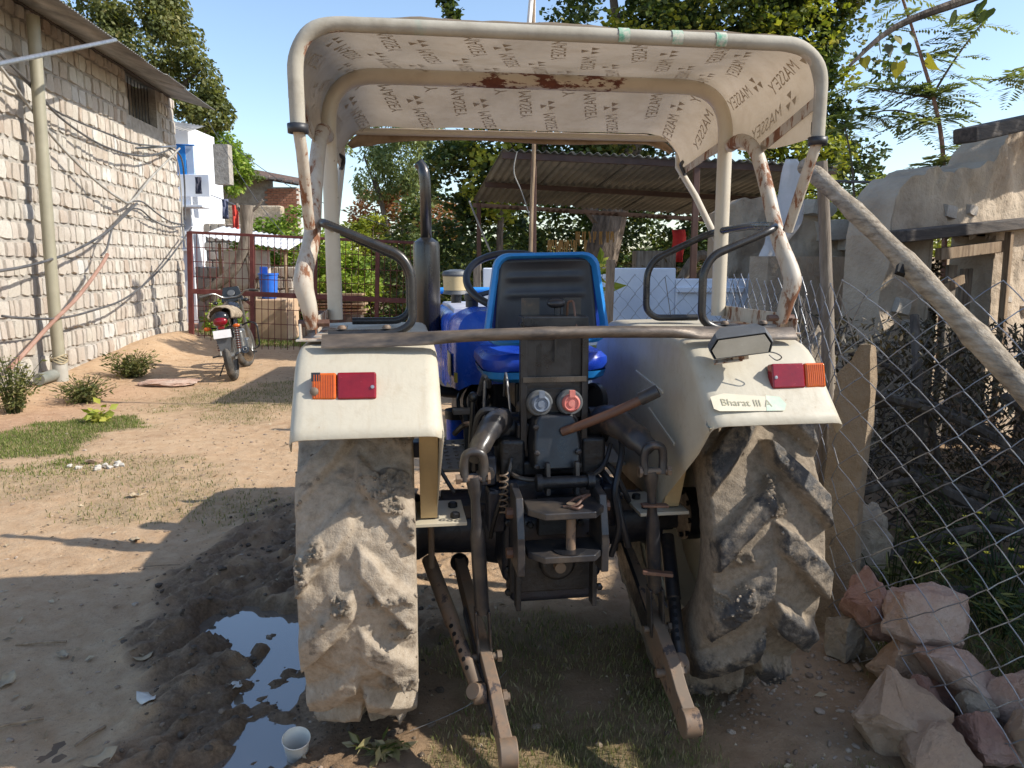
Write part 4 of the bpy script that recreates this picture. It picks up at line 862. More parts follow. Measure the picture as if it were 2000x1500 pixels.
# stabiliser bars with punched holes
for sgn, a, c in ((-1, (-.405, -.06, .535), (-.278, -.50, .285)), (1, (.47, -.13, .60), (.405, -.46, .31))):
    a = Vector(a); c = Vector(c); d = (c - a).normalized()
    o = part(MB().tube([a, a.lerp(c, .55), a.lerp(c, .56), c], [.026, .026, .022, .022], 12), 'stabiliser_bar', M['dustyiron'] if sgn < 0 else M['worniron'])
    hb = MB(); side = Vector((-.4 if sgn < 0 else -.3, -.8, .3)); side = (side - d * side.dot(d)).normalized()
    for k in range(6): q_ = a.lerp(c, .58 + k * .062) + side * .0215; hb.lathe([(.0085, -.002), (.0075, .0012)], 10, Mz(q_, side))
    part(hb, 'adjusting_hole', simple('hole_black_%d' % sgn, [(.004, .004, .004)]), o, smooth=0)
    b = MB(); e = c + d * .03; b.tube([e + Vector((-.02 * 1, 0, 0)) - side * 0, e + Vector((.02, 0, 0))], .032, 16); b.tube([e - side * .03, e + side * .035], .018, 14); b.tube([e + side * .03, e + side * .04], .026, 14); part(b, 'knuckle', M['dustyiron'], o, bevel=.003)
    b = MB(); b.bar(a + Vector((0, .02, .12)), a - d * .03, .05, .02, (0, 1, 0)); b.box(tuple(a + Vector((sgn * .0, .01, .06))), (.07, .05, .05)); part(b, 'stabiliser_mount', M['blackgrease'], bevel=.004)
# top-link bracket
b = MB()
for x in (-.032, .062): b.prism([(-.02, 0), (.02, 0), (.02, .06), (.012, .105), (-.012, .105), (-.02, .06)], .014, Mx((x, -.42, .872), (0, -1, 0), (0, 0, 1)))
tb = part(b, 'top_link_lug', M['worniron'], bevel=.003)
b = MB(); b.tube([(-.072, -.435, .915), (.10, -.435, .915)], .02, 16); b.tube([(-.078, -.435, .915), (-.06, -.435, .915)], .028, 14); b.tube([(.085, -.435, .915), (.107, -.435, .915)], .028, 14); part(b, 'top_link_pin', M['blackgrease'], tb)
# trailer hitch: two slotted plates between cheeks
HT = link(bpy.data.objects.new('trailer_hitch', None), TR)
hp = [(-.118, 0), (-.118, -.10), (-.075, -.155), (.08, -.155), (.118, -.10), (.118, 0)]
for z in (.845, .71):
    MB().prism([(x, y) for x, y in hp], .022, Matrix.Translation((-.005, -.44, z))).build('hitch_plate', M['worniron'], HT, 0, bevel=.004)
for x in (-.145, .115):
    MB().prism([(0, 0), (.16, 0), (.16, .12), (.12, .235), (0, .25)], .024, Mx((x, -.40, .66), (0, -1, 0), (0, 0, 1)) @ Matrix.Translation((0, 0, -.012))).build('cheek_plate', M['worniron'], HT, 0, bevel=.004)
    MB().box((x * .95, -.44, .605), (.016, .05, .20)).build('hanger_plate', M['blackgrease'], HT, bevel=.003)
MB().tube([(0.01, -.545, .70), (.01, -.545, .88)], .015, 12).build('hitch_pin', M['dustyiron'], HT)
MB().tube(curve([(-.015, -.545, .87), (.02, -.56, .878), (.05, -.54, .893), (.075, -.51, .893), (.07, -.49, .885), (.03, -.505, .88), (.0, -.54, .872), (.02, -.575, .872), (.04, -.56, .876)], 6), .0045, 7).build('spring_clip', M['rod'], HT)
MB().lathe([(.05, 0), (.05, .003)], 20, Matrix.Translation((.005, -.545, .733))).build('washer', M['black'], HT)
for x, z in ((-.165, .83), (-.165, .70), (.14, .84), (.14, .72)): MB().lathe([(.018, -.012), (.018, .012)], 8, Mz((x, -.46, z), (1, 0, 0))).build('hitch_bolt', M['rod'], HT)
b = MB(); b.box((-.01, -.36, .60), (.29, .05, .14)); b.lathe([(.06, 0), (.06, .02), (.05, .03), (.03, .03)], 20, Mz((.0, -.385, .635), (0, -1, 0))); b.build('power_take_off_guard', M['blackgrease'], TR, bevel=.005)
part(MB().tube([(0, -.38, .635), (0, -.45, .635)], .018, 12), 'power_take_off_shaft', M['dustyiron'])
b = MB(); b.tube(curve([(.02, -.36, 1.06), (.10, -.40, 1.098), (.19, -.44, 1.145), (.268, -.47, 1.19)], 5), .0145, 12); lv = part(b, 'draft_lever', M['rod'])
part(MB().lathe([(.0145, 0), (.021, 0), (.021, .06), (.0195, .062), (.0155, .062), (.015, .02), (.002, .02)], 16, Mz((.245, -.458, 1.178), (.45, -.17, .26))), 'lever_socket', M['worniron'], lv)
b = MB(); b.lathe([(.065, 0), (.065, .02), (.055, .02), (.05, .004), (.02, .004)], 24, Mz((.20, -.1, 1.11), (-.9, -.4, .1))); part(b, 'quadrant', M['black'])
# castings, pipes and springs packed round the lift housing
for sgn in (-1, 1):
    part(MB().box((sgn * .135, -.24, .965), (.085, .17, .13)), 'side_casting', M['blackgrease'], bevel=.014)
    part(MB().box((sgn * .19, -.30, .80), (.06, .09, .15), (R(8), 0, 0)), 'stay_bracket', M['axleblue'], bevel=.01)
    for z in (.955, 1.0, 1.08): part(MB().lathe([(.010, 0), (.010, .010), (.005, .013)], 6, Mz((sgn * .068, -.385 + max(0, z - 1.0) * .25, z), (0, -1, 0))), 'cover_bolt', M['worniron'], smooth=0)
part(MB().tube(curve([(-.15, -.33, .93), (-.10, -.37, .91), (.08, -.37, .905), (.16, -.34, .93), (.2, -.3, 1.0)], 6), .008, 8), 'oil_pipe', M['worniron'])
part(MB().tube(curve([(-.21, -.32, .70), (-.2, -.36, .78), (-.17, -.37, .88), (-.14, -.33, .97)], 6), .007, 8), 'oil_pipe', M['blackgrease'])
part(MB().tube(curve([(.2, -.33, .62), (.21, -.38, .74), (.19, -.39, .86), (.23, -.33, .98), (.24, -.25, 1.04)], 6), .011, 8), 'wiring_hose', M['plasticblack'])
sp = [(-.175 + .013 * math.cos(a), -.39 + .013 * math.sin(a), .80 + a * .0032) for a in np.linspace(0, 44, 180)]
part(MB().tube(sp, .0028, 5), 'return_spring', M['dustyiron'])
part(MB().box((-.215, -.27, .93), (.05, .12, .10)), 'valve_block', M['axleblue'], bevel=.008); part(MB().tube([(-.215, -.33, .93), (-.215, -.37, .93)], .016, 8), 'valve_plug', M['worniron'])
part(MB().box((.0, -.385, .79), (.13, .03, .13)), 'hitch_backing', M['blackgrease'], bevel=.006)
part(MB().tube(fillet([(-.30, .02, .98), (-.27, -.05, 1.03), (-.22, -.05, 1.03), (-.2, .0, .9)], .03, 4), .01, 8), 'linkage_rod', M['worniron'])
part(MB().tube([(-.26, -.1, .82), (-.245, -.12, 1.13)], .009, 8).sph((-.244, -.122, 1.14), .018), 'gear_lever', M['black'])
# hoses and rods about the gearbox
for i, (pts, r, mt) in enumerate((([(-.16, -.26, 1.10), (-.19, -.28, 1.12), (-.235, -.27, 1.11), (-.25, -.22, 1.02), (-.25, -.2, .90)], .012, 'plasticblack'), ([(-.12, .0, 1.12), (-.13, -.12, 1.22), (-.125, -.18, 1.12), (-.12, -.2, 1.02)], .004, 'steel'),
    ([(.16, -.25, .92), (.2, -.33, .86), (.22, -.37, .76), (.25, -.36, .66)], .012, 'plasticblack'), ([(.12, -.18, .96), (.2, -.28, .92), (.26, -.28, .82), (.30, -.2, .76)], .010, 'plasticblack'), ([(-.38, -.18, .93), (-.34, -.2, .86), (-.32, -.22, .83)], .007, 'plasticblack'))):
    part(MB().tube(curve(pts, 6), r, 8), 'hose', M[mt])
part(MB().tube(curve([(-.19, .18, 1.10), (-.19, .02, 1.185), (-.18, -.02, 1.19), (-.17, .05, 1.15)], 5), .012, 8).tube([(-.205, -.0, .8), (-.19, -.01, 1.18)], .006, 8), 'clutch_rod', M['steel'])
# foot plates, pedals, filter
t = simple('worn_chequer_plate', [(.26, .23, .19), (.4, .36, .3)], 12, .6, .3, .3)
for sgn in (-1, 1):
    b = MB(); b.box((sgn * .27, .36, .815), (.22, .50, .012)); fp = part(b, 'foot_plate', t, bevel=.002)
    st = MB()
    for i in range(5):
        for j in range(8): st.box((sgn * (.19 + .04 * i), .14 + .06 * j, .823), (.018, .007, .004), (0, 0, R(45 if (i + j) % 2 else -45)))
    tag(part(st, 'tread_stud', t, fp, smooth=0), kind='stuff')
pd = part(MB().box((-.235, .42, .985), (.085, .05, .022)), 'clutch_pedal', t, bevel=.004)
part(MB().bar((-.225, .43, .975), (-.22, .40, .80), .02, .012, (0, 1, 0)), 'pedal_arm', M['black'], pd)
part(MB().tube([(-.235, .75, .74), (-.235, .75, .89)], .05, 18), 'fuel_filter', M['bluepaint']); part(MB().tube([(-.235, .75, .89), (-.235, .75, .93)], .056, 18), 'filter_head', M['blackgrease'])
part(MB().box((.25, .05, .86), (.16, .10, .02), (R(20), 0, R(8))), 'brake_pedal', t, bevel=.003)
# engine, hood, dash
EN = part(MB().box((0, 1.25, .78), (.38, 1.0, .50)).box((-.1, .95, .95), (.16, .3, .2)).box((.05, .70, .95), (.3, .2, .3)), 'engine', M['axleblue'], bevel=.03)
for i in range(7): part(MB().tube(curve([(-.2 + .02 * i, .6 + .02 * i, .85 + .03 * i), (-.24 + .03 * i, .62, 1.0), (-.16 + .02 * i, .7, 1.08)], 5), .009, 7), 'engine_pipe', M['blackgrease'] if i % 3 else M['worniron'])
def loft(name, mat, secs, parent=TR, n=24, bevel=0):
    """secs: (y, half width, z bottom, z top, corner radius, x shift)"""
    rows = []
    for y, hw, zb, zt, r, xs in secs:
        pts = [(-hw, zb), (-hw, zt - r)] + [(-hw + r - r * math.cos(a), zt - r + r * math.sin(a)) for a in np.linspace(0, math.pi / 2, 7)][1:] + [(hw - r + r * math.sin(a), zt - r + r * math.cos(a)) for a in np.linspace(0, math.pi / 2, 7)] + [(hw, zb)]
        rows.append([(x + xs, y, z) for x, z in pts])
    b = MB(); b.grid(rows); n0 = len(rows[0])
    b.f += [tuple(range(n0)), tuple(range((len(rows) - 1) * n0, len(rows) * n0))]
    return b.build(name, mat, parent, 45)
HD = loft('hood', M['bluepaint'], [(.80, .275, 1.05, 1.355, .07, 0), (.86, .28, 1.02, 1.37, .07, 0), (1.3, .28, .99, 1.375, .075, 0), (1.9, .275, .96, 1.36, .08, 0), (2.2, .265, .92, 1.33, .09, 0), (2.32, .24, .9, 1.27, .1, 0)])
loft('hood_top', M['paleblue'], [(.87, .235, 1.36, 1.383, .01, 0), (1.3, .235, 1.365, 1.386, .01, 0), (1.85, .23, 1.35, 1.371, .01, 0)], HD)
TK = loft('tank_cowl', M['bluepaint'], [(.40, .20, 1.10, 1.34, .08, 0), (.44, .25, 1.07, 1.40, .09, 0), (.60, .27, 1.06, 1.41, .10, 0), (.795, .275, 1.055, 1.385, .09, 0)])
MB().box((-.2755, .64, 1.16), (.004, .16, .10)).build('cream_decal', M['tan'], TK, 0); MB().box((-.256, .47, 1.12), (.02, .02, .04)).build('yellow_tag', simple('yellow_tag', [(.6, .45, .05)]), TK, 0)
b = MB(); b.lathe([(.028, 0), (.028, .03), (.034, .032), (.034, .055), (.028, .06), (.004, .06)], 16, Matrix.Translation((-.17, .66, 1.405))); b.build('fuel_cap', M['plasticblack'], TK)
loft('dash', M['bluepaint'], [(.44, .11, 1.36, 1.47, .05, .03), (.52, .13, 1.36, 1.50, .05, .03), (.62, .13, 1.36, 1.46, .05, .03)], TK)
SW = link(bpy.data.objects.new('steering_wheel', None), TR); SW.location = (.0, .42, 1.525); SW.rotation_euler = (R(32), 0, 0)
ring = [(.215 * math.cos(a), .215 * math.sin(a), 0) for a in np.linspace(0, 2 * math.pi, 49)]
MB().tube(ring, .0155, 10, cap=False).build('rim', M['plasticblack'], SW)
b = MB()
for k in range(3): a = R(90 + 120 * k); b.bar((0, 0, -.02), (.21 * math.cos(a), .21 * math.sin(a), 0), .022, .008)
b.lathe([(.035, -.04), (.035, .01), (.02, .015), (.002, .015)], 16); b.tube([(0, 0, -.03), (0, .02, -.22)], .02, 10); b.build('spokes', M['black'], SW)
# exhaust and air pre-cleaner
EX = link(bpy.data.objects.new('exhaust', None), TR); EX.location = (-.345, 1.2, 0)
MB().lathe([(.02, 1.215), (.058, 1.225), (.066, 1.24), (.0665, 1.68), (.062, 1.70), (.03, 1.722)], 28).build('muffler', M['muffler'], EX)
MB().tube([(0, 0, 1.72), (0, 0, 1.98)] + curve([(0, 0, 1.98), (-.004, .0, 2.03), (-.012, .01, 2.06), (-.03, .02, 2.085)], 4)[1:], .0265, 16, cap=False).build('stack_pipe', M['muffler'], EX, solid=.003)
MB().tube(curve([(0, 0, 1.22), (0, 0, 1.05), (.05, .0, .95), (.16, 0, .93)], 5), .028, 14).build('down_pipe', M['blackgrease'], EX)
PC = link(bpy.data.objects.new('air_cleaner', None), TR); PC.location = (-.175, 1.5, 0)
MB().tube([(0, 0, 1.36), (0, 0, 1.44)], .028, 14).build('stem', M['black'], PC)
MB().lathe([(.03, 1.425), (.074, 1.43), (.068, 1.445), (.066, 1.45)], 24).build('skirt', M['greyplastic'], PC)
MB().lathe([(.06, 1.45), (.068, 1.45), (.073, 1.525), (.06, 1.53)], 24).build('bowl', M['tan'], PC)
MB().lathe([(.074, 1.525), (.078, 1.535), (.07, 1.552), (.03, 1.562), (.003, 1.563)], 24).build('lid', M['greyplastic'], PC)
part(MB().tube(fillet([(-.26, 2.0, 1.36), (-.26, 2.0, 1.43), (.26, 2.0, 1.43), (.26, 2.0, 1.36)], .05, 5), .02, 10), 'hood_guard', M['seatblue'])
# front axle and wheels
part(MB().box((0, 2.0, .45), (1.0, .12, .10)).box((0, 2.1, .6), (.3, .5, .25)), 'front_axle', M['axleblue'], bevel=.01)
for sgn in (-1, 1):
    W = link(bpy.data.objects.new('front_wheel', None), TR); W.location = (sgn * .58, 2.0, .37)
    tyre(W, .372, .085, .21, 111 + sgn, tyre_mat('front_tyre_mud_%d' % (sgn + 1), .5, MUD2), nl=16, N=200, Mw=36, lugh=.018, clods=.006)
    MB().lathe([(.21, -.08), (.2, -.06), (.12, .0), (.02, .02)], 28, Mz((0, 0, 0), (sgn, 0, 0)), False).build('rim', M['cream'], W, solid=.005)
part(MB().bar((.26, .55, 1.40), (.26, .56, 1.60), .012, .025, (0, 1, 0)).bar((.17, 1.1, 1.37), (.17, 1.1, 1.64), .016, .03, (0, 1, 0)), 'control_lever', M['black'])
# ---------------------------------------------------------------- plants
def leaf_arrays(P, size, g, up=.35, asp=.62, fold=.18, hang=0.):
    n = len(P); a = g.uniform(0, 2 * np.pi, n); d = np.stack([np.cos(a), np.sin(a), g.normal(-.15 - hang, .45, n)], -1); d /= np.linalg.norm(d, axis=1)[:, None]
    nr = np.stack([g.normal(0, 1, n), g.normal(0, 1, n), g.normal(up, 1, n)], -1); s = np.cross(d, nr); s /= np.maximum(np.linalg.norm(s, axis=1), 1e-4)[:, None]; nr = np.cross(s, d)
    L = size * g.uniform(.6, 1.35, n); W = L * asp * .5
    D = d * L[:, None]; S = s * W[:, None]; U = nr * (W * fold)[:, None]
    V = np.stack([P, P + D * .45 + S + U, P + D, P + D * .45 - S + U], 1).reshape(-1, 3)
    return V, np.arange(n * 4).reshape(-1, 4)
def clump_pts(clumps, n, g, shell=.55, seed=0, thr=-.25, ns=1.6):
    """points inside ellipsoids (cx,cy,cz,rx,ry,rz), thicker towards the skin, with noise gaps"""
    w = np.array([c[3] * c[4] * c[5] for c in clumps]) ** .7; w /= w.sum(); out = []
    while sum(map(len, out)) < n:
        k = g.choice(len(clumps), n, p=w); c = np.array(clumps)[k]; d = g.normal(0, 1, (n, 3)); d /= np.linalg.norm(d, axis=1)[:, None]
        r = g.random(n) ** (1 / 3) * (1 - shell) + shell * g.random(n) ** .25; p = c[:, :3] + d * r[:, None] * c[:, 3:]
        m = fbm(p[:, 0] * ns, p[:, 1] * ns, p[:, 2] * ns, o=2, seed=seed) > thr + .25 * (r > .8); out.append(p[m])
    return np.concatenate(out)[:n]
def crown(parent, name, clumps, n, size, mat, seed, **kw):
    g = np.random.default_rng(seed); la = {k: kw.pop(k) for k in ('up', 'asp', 'fold', 'hang') if k in kw}
    P = clump_pts(clumps, n, g, seed=seed, **kw); V, F = leaf_arrays(P, size, g, **la)
    r = np.clip(g.normal(.45, .22, n) + .25 * fbm(P[:, 0] * .9, P[:, 1] * .9, P[:, 2] * .9, o=2, seed=seed + 2), 0, 1)
    return np_mesh(name, V, F, mat, parent, fattr=dict(rnd=r))
def limbs(parent, name, paths, mat):
    b = MB()
    for pts, r0, r1 in paths:
        c = curve(pts, 4); b.tube(c, [r0 + (r1 - r0) * i / (len(c) - 1) for i in range(len(c))], 7)
    return b.build(name, mat, parent)
def tree(name, label, base, trunk, paths, clumps, n, size, mat, seed, cat='tree', bark='bark', group=None, **kw):
    """all coordinates relative to base"""
    T = thing(name, label, cat, base, 0, group)
    if trunk: limbs(T, 'trunk', [trunk], M[bark])
    if paths: limbs(T, 'branches', paths, M[bark])
    crown(T, 'crown', clumps, n, size, mat, seed, **kw); return T
G1 = foliage('leaf_dark', [(0.024, 0.047, 0.014), (0.047, 0.081, 0.022), (0.081, 0.121, 0.027), (0.135, 0.169, 0.041), (0.297, 0.27, 0.068)], .3)
G2 = foliage('leaf_mid', [(0.053, 0.097, 0.021), (0.106, 0.167, 0.035), (0.176, 0.246, 0.053), (0.282, 0.317, 0.079), (0.458, 0.422, 0.123)], .35)
G3 = foliage('leaf_bright', [(0.097, 0.177, 0.023), (0.177, 0.293, 0.039), (0.293, 0.41, 0.058), (0.431, 0.548, 0.097), (0.587, 0.645, 0.177)], .4)
G4 = foliage('leaf_pale', [(0.137, 0.186, 0.069), (0.235, 0.293, 0.117), (0.332, 0.391, 0.156), (0.469, 0.508, 0.235)], .4)
G5 = foliage('leaf_red', [(0.143, 0.172, 0.043), (0.286, 0.172, 0.064), (0.472, 0.215, 0.114), (0.601, 0.315, 0.2), (0.715, 0.515, 0.343)], .35)
G6 = foliage('leaf_dry', [(0.033, 0.021, 0.011), (0.065, 0.043, 0.023), (0.101, 0.073, 0.039), (0.138, 0.111, 0.065)], .2)  # dry leaf browns, darkened further to carry the brushwood's shade
G7 = foliage('leaf_yellowgreen', [(0.169, 0.22, 0.025), (0.288, 0.338, 0.043), (0.439, 0.456, 0.068), (0.574, 0.506, 0.101)], .4)
G8 = foliage('leaf_olive', [(.06, .078, .024), (.11, .13, .038), (.17, .19, .06), (.24, .245, .09), (.36, .32, .13)], .42)
# big leafy tree behind the stone house
tree('pipal_tree', 'large yellowish-green leafy tree rising behind the stone house roof', (-12.5, 26, 0), ([(0, 0, 0), (.3, 0, 3), (.2, .2, 6)], .35, .2),
     [([(.2, .2, 5), (1.5, .3, 7), (2.6, .2, 8)], .15, .05), ([(.2, .2, 5), (-1.5, 0, 8), (-2, 0, 10)], .16, .05), ([(.2, 0, 4), (2.2, 0, 5.6), (3.0, 0, 6.2)], .1, .03)],
     [(.6, 0, 8.4, 2.1, 2, 1.7), (-1.6, 0, 9.2, 2.2, 2, 2), (1.9, -.2, 7.2, 1.4, 1.4, 1.2), (2.5, 0, 6.4, 1.0, 1.1, .8), (.2, 0, 10.2, 1.8, 1.8, 1.6), (-3.4, 0, 8.2, 2, 2, 2), (0, 0, 6.6, 1.5, 1.5, 1.2), (1.2, 0, 9.6, 1.1, 1.1, 1.0)], 34000, .15, G8, 201, asp=.6, hang=.6, thr=-.05, ns=1.1)
tree('leafy_tree', 'round green tree crown between stone house and white balcony', (-10.2, 27, 0), ([(0, 0, 0), (.1, 0, 4)], .2, .1), [([(.1, 0, 3.5), (.6, 0, 5.2)], .08, .03)], [(.2, 0, 5.2, .9, .9, 1.1), (.7, 0, 4.6, .7, .7, .8)], 5000, .14, G3, 203, hang=.4)
# slender pale tree with two dark stems beyond the gate
tree('slender_tree', 'slender pale green tree with two dark stems beyond the gate', (-3.6, 22.5, 0), ([(.1, 0, 0), (.05, 0, 2.2), (-.3, 0, 4)], .1, .06),
     [([(.5, 0, 0), (.45, .1, 2.4), (.55, .1, 4.2)], .08, .04), ([(-.25, 0, 3.6), (-.6, 0, 4.6)], .05, .02), ([(.5, 0, 3.8), (1.0, 0, 4.8)], .04, .02)],
     [(-.3, 0, 4.0, .75, .7, .9), (.5, 0, 4.6, .95, .9, 1.1), (-.1, 0, 5.4, .9, .9, .9), (1.0, 0, 3.7, .6, .6, .8), (-.75, 0, 4.8, .5, .5, .7), (.9, 0, 5.6, .9, .9, .9)], 11000, .13, G4, 205, asp=.4, hang=.8, thr=-.05)
# dark tree smothered in creeper behind the shed
VT = tree('creeper_tree', 'huge dark tree smothered in small-leaved creeper behind the shed', (1.5, 12.6, 0), ([(0, 0, 0), (-.08, 0, 1.2), (.1, 0, 2.2), (.5, .2, 4)], .26, .2),
     [([(-.15, 0, .0), (-.32, .0, 1.2), (-.1, 0, 2.2)], .13, .1), ([(.1, 0, 2), (-1.2, .1, 3.6), (-2.2, .2, 4.4)], .12, .04), ([(.4, .2, 3.5), (1.8, 0, 5), (3, 0, 5.6)], .12, .04), ([(.4, .2, 3.5), (0, 0, 6)], .12, .05), ([(-1.6, 0, 0), (-1.7, 0, 2), (-1.5, 0, 3.6)], .07, .04), ([(2.4, .3, 3), (3.2, 0, 4.3), (3.6, 0, 5.2)], .05, .02)],
     [(-2.3, .2, 2.9, .75, .8, .8), (-2.35, .4, 1.7, .7, .7, 1.1), (-1.7, .2, 3.7, .85, .8, .75), (-1.3, .7, 1.4, .9, .5, 1.4), (-.4, .9, 1.6, 1.1, .5, 1.5), (.9, 1.0, 1.5, 1.1, .5, 1.5), (2.1, 1.0, 1.5, 1.1, .5, 1.4), (-.8, .2, 3.6, 1.1, .9, .9), (.5, 0, 4.0, 1.3, 1.1, 1.0), (1.8, 0, 4.3, 1.3, 1.1, 1.1), (.2, 0, 5.3, 1.3, 1.2, 1.1), (1.6, 0, 5.7, 1.5, 1.3, 1.2), (-.7, 0, 4.7, .7, .7, .6), (2.9, 0, 4.9, .85, .8, 1.0), (3.1, 0, 3.6, .75, .8, .9), (2.9, 0, 5.9, 1.0, 1, .8), (3.4, .1, 2.75, .8, .5, .5)], 63000, .085, G1, 207, asp=.85, thr=-.12, ns=1.5)
crown(VT, 'sparse_sprays', [(3.85, 0, 4.7, .75, .6, 1.2), (4.15, 0, 3.6, .7, .6, .8), (4.0, .1, 2.75, .8, .5, .5), (3.6, 0, 5.9, .7, .6, .7)], 2300, .085, G1, 208, asp=.85, thr=.15, ns=2.2)
g = np.random.default_rng(3)
crown(VT, 'sun_tinted_leaves', [(-1.8, .0, 3.0, .8, .6, .9), (1.2, -.5, 5.2, 1.8, .5, 1.1), (2.9, -.2, 4.6, 1.0, .7, 1.3), (3.0, -.1, 3.2, 1.0, .8, .6), (.3, -.3, 4.6, 1.2, .6, .6)], 5200, .10, G7, 209, asp=.8, thr=.05)  # yellow-green leaf colour stands in for sunlight on the dark creeper
for i, (x, z0, z1) in enumerate(((3.55, 6.2, 4.4), (3.75, 6.4, 3.7), (3.3, 4.6, 2.7), (-2.3, 5.8, 5.3))):
    n = 420; k = g.random(n); P = np.stack([x + .12 * np.sin(k * 5 + i) + g.normal(0, .07, n) - .25 * k, g.normal(0, .08, n), z0 + (z1 - z0) * k], -1); V, F = leaf_arrays(P, .085, g, asp=.8)
    np_mesh('hanging_creeper', V, F, G1, VT, fattr=dict(rnd=np.clip(g.normal(.4, .2, n), 0, 1)))
# bushes beyond the gate
for nm, lab, base, cl, n, sz, mt, sd_ in (
  ('bush', 'tall bright green bush beyond the gate at left', (-5.2, 19, 0), [(-.9, 0, 1.6, .8, .8, 1.1), (0, 0, 1.8, 1.0, .8, 1.2), (.8, 0, 1.5, .8, .8, 1.1), (1.4, 0, 1.2, .7, .7, 1.0), (.2, 0, .6, 1.8, .7, .7)], 15000, .12, G3, 211),
  ('bush', 'reddish pink flowering bush high behind the gate', (-2.9, 24, 0), [(-1.3, 0, 3.1, .9, .8, .8), (-.3, 0, 3.3, .9, .8, .8), (.7, 0, 2.9, 1.0, .8, .9), (-.9, 0, 2.3, 1.2, .8, .8), (.4, 0, 2.2, 1.1, .8, .8)], 10000, .13, G5, 212),
  ('bush', 'yellow-green bush beneath the reddish one', (-4.2, 22, 0), [(-.3, 0, 1.9, .9, .8, .9), (.3, 0, 2.4, .6, .6, .6), (.9, 0, 1.5, .9, .8, 1.0), (-.3, 0, 1.0, 1.0, .7, .8)], 9000, .12, G7, 213),
  ('bush', 'feathery pale green shrub right of the reddish bush', (-2.3, 20.5, 0), [(0, 0, 1.6, .7, .6, .9), (.6, 0, 1.3, .6, .6, .9), (-.6, 0, 1.1, .6, .6, .8)], 8000, .16, G4, 214),
  ('bush', 'shady green thicket behind the blue far tractor', (-3.1, 25.8, 0), [(-1.2, 0, 1.0, 1.0, .7, 1.0), (0, 0, 1.1, 1.2, .7, 1.1), (1.2, 0, 1.1, 1.2, .7, 1.2), (2.4, 0, 1.3, 1.2, .8, 1.4), (3.6, 0, 1.5, 1.3, .8, 1.6)], 14000, .13, G2, 215),
  ('bush', 'low leafy shrub at foot of gate by the stone house', (-5.75, 15.2, 0), [(0, 0, .5, .35, .4, .55), (.25, 0, .35, .3, .3, .4)], 2600, .08, G3, 216),
  ('bush', 'grey-green shrub growing on the brick shed roof', (-9.6, 27.6, 4.3), [(0, 0, .6, .7, .5, .6), (.5, 0, .4, .5, .4, .4), (-.5, 0, .8, .5, .4, .5)], 3500, .12, G4, 217),
  ('bush', 'green hedge mass behind the slatted wood stack', (-4.0, 20.2, 0), [(-.5, 0, .9, .8, .5, .9), (.5, 0, .8, .9, .5, .9), (1.3, .2, .9, .7, .5, 1.0)], 8000, .11, G2, 218),
  ('bush', 'dark thicket closing the view behind white low wall', (1.0, 15.2, 0), [(-2.5, 0, 1.5, 1.3, .6, 1.6), (-.5, 0, 1.6, 1.4, .6, 1.7), (1.5, 0, 1.6, 1.4, .6, 1.7), (3.5, 0, 1.7, 1.4, .6, 1.8)], 16000, .12, G1, 219),
  ('bush', 'yellow-green bush behind the broken mud wall', (4.4, 9.6, 0), [(-.6, 0, 1.9, .7, .5, .7), (.2, 0, 2.1, .7, .5, .6), (-1.0, .2, 2.5, .5, .4, .5), (.9, 0, 2.0, .6, .5, .7), (0, 0, 1.2, 1.3, .5, .9)], 9000, .09, G7, 220)):
    B = thing(nm, lab, 'bush', base); z0 = min(c[2] for c in cl); limbs(B, 'stems', [([(c[0] * .3, c[1], 0), (c[0] * .8, c[1], c[2] * .6), (c[0], c[1], c[2] + .2)], .035, .012) for c in cl], M['bark']); crown(B, 'crown', cl, n, sz, mt, sd_, thr=-.15, ns=2, asp=.5)
# far wooded rise that closes the horizon
tw = np.random.default_rng(77); n = 26000; xx = tw.uniform(-75, 75, n); yy = tw.uniform(48, 62, n); hz_ = 3.2 + 1.6 * fbm(xx * .12, xx * 0, o=3, seed=55); zz = hz_ * tw.random(n) ** .7
V, F = leaf_arrays(np.stack([xx, yy, zz], -1), .8, tw, asp=.7)
tag(np_mesh('distant_trees', V, F, G2, fattr=dict(rnd=np.clip(tw.normal(.4, .2, n), 0, 1))), 'distant belt of trees along the horizon', 'trees', kind='stuff')
G9 = foliage('leaf_feather', [(.12, .16, .06), (.2, .25, .1), (.28, .33, .15), (.36, .4, .2)], .5)
# feathery acacia beyond the mud wall: each frond has a rib and paired leaflets
AC = thing('acacia_tree', 'thin feathery-leaved acacia sapling above the mud wall', 'tree', (4.05, 7.2, 0))
limbs(AC, 'trunk', [([(0, 0, 0), (-.05, 0, 1.6), (-.12, 0, 2.4), (-.22, 0, 2.9), (-.45, 0, 3.5), (-.75, 0, 4.2)], .03, .01)], simple('reddish_stem', [(.2, .1, .07), (.3, .17, .12)]))
limbs(AC, 'branches', [([(-.3, 0, 3.05), (-.1, 0, 3.4), (.15, 0, 3.75)], .012, .005), ([(-.2, 0, 2.85), (-.6, 0, 2.95), (-.95, 0, 2.9)], .01, .004), ([(-.25, 0, 3.05), (-.6, 0, 3.1), (-.9, 0, 3.15)], .01, .004), ([(-.85, 0, 1.5), (-.95, 0, 2.4), (-1.05, 0, 2.8)], .014, .006), ([(-.15, 0, 2.5), (.2, 0, 2.7), (.5, 0, 2.85)], .01, .004), ([(.3, 0, 3.2), (.6, 0, 3.35), (.9, 0, 3.3)], .009, .004)], M['bark'])
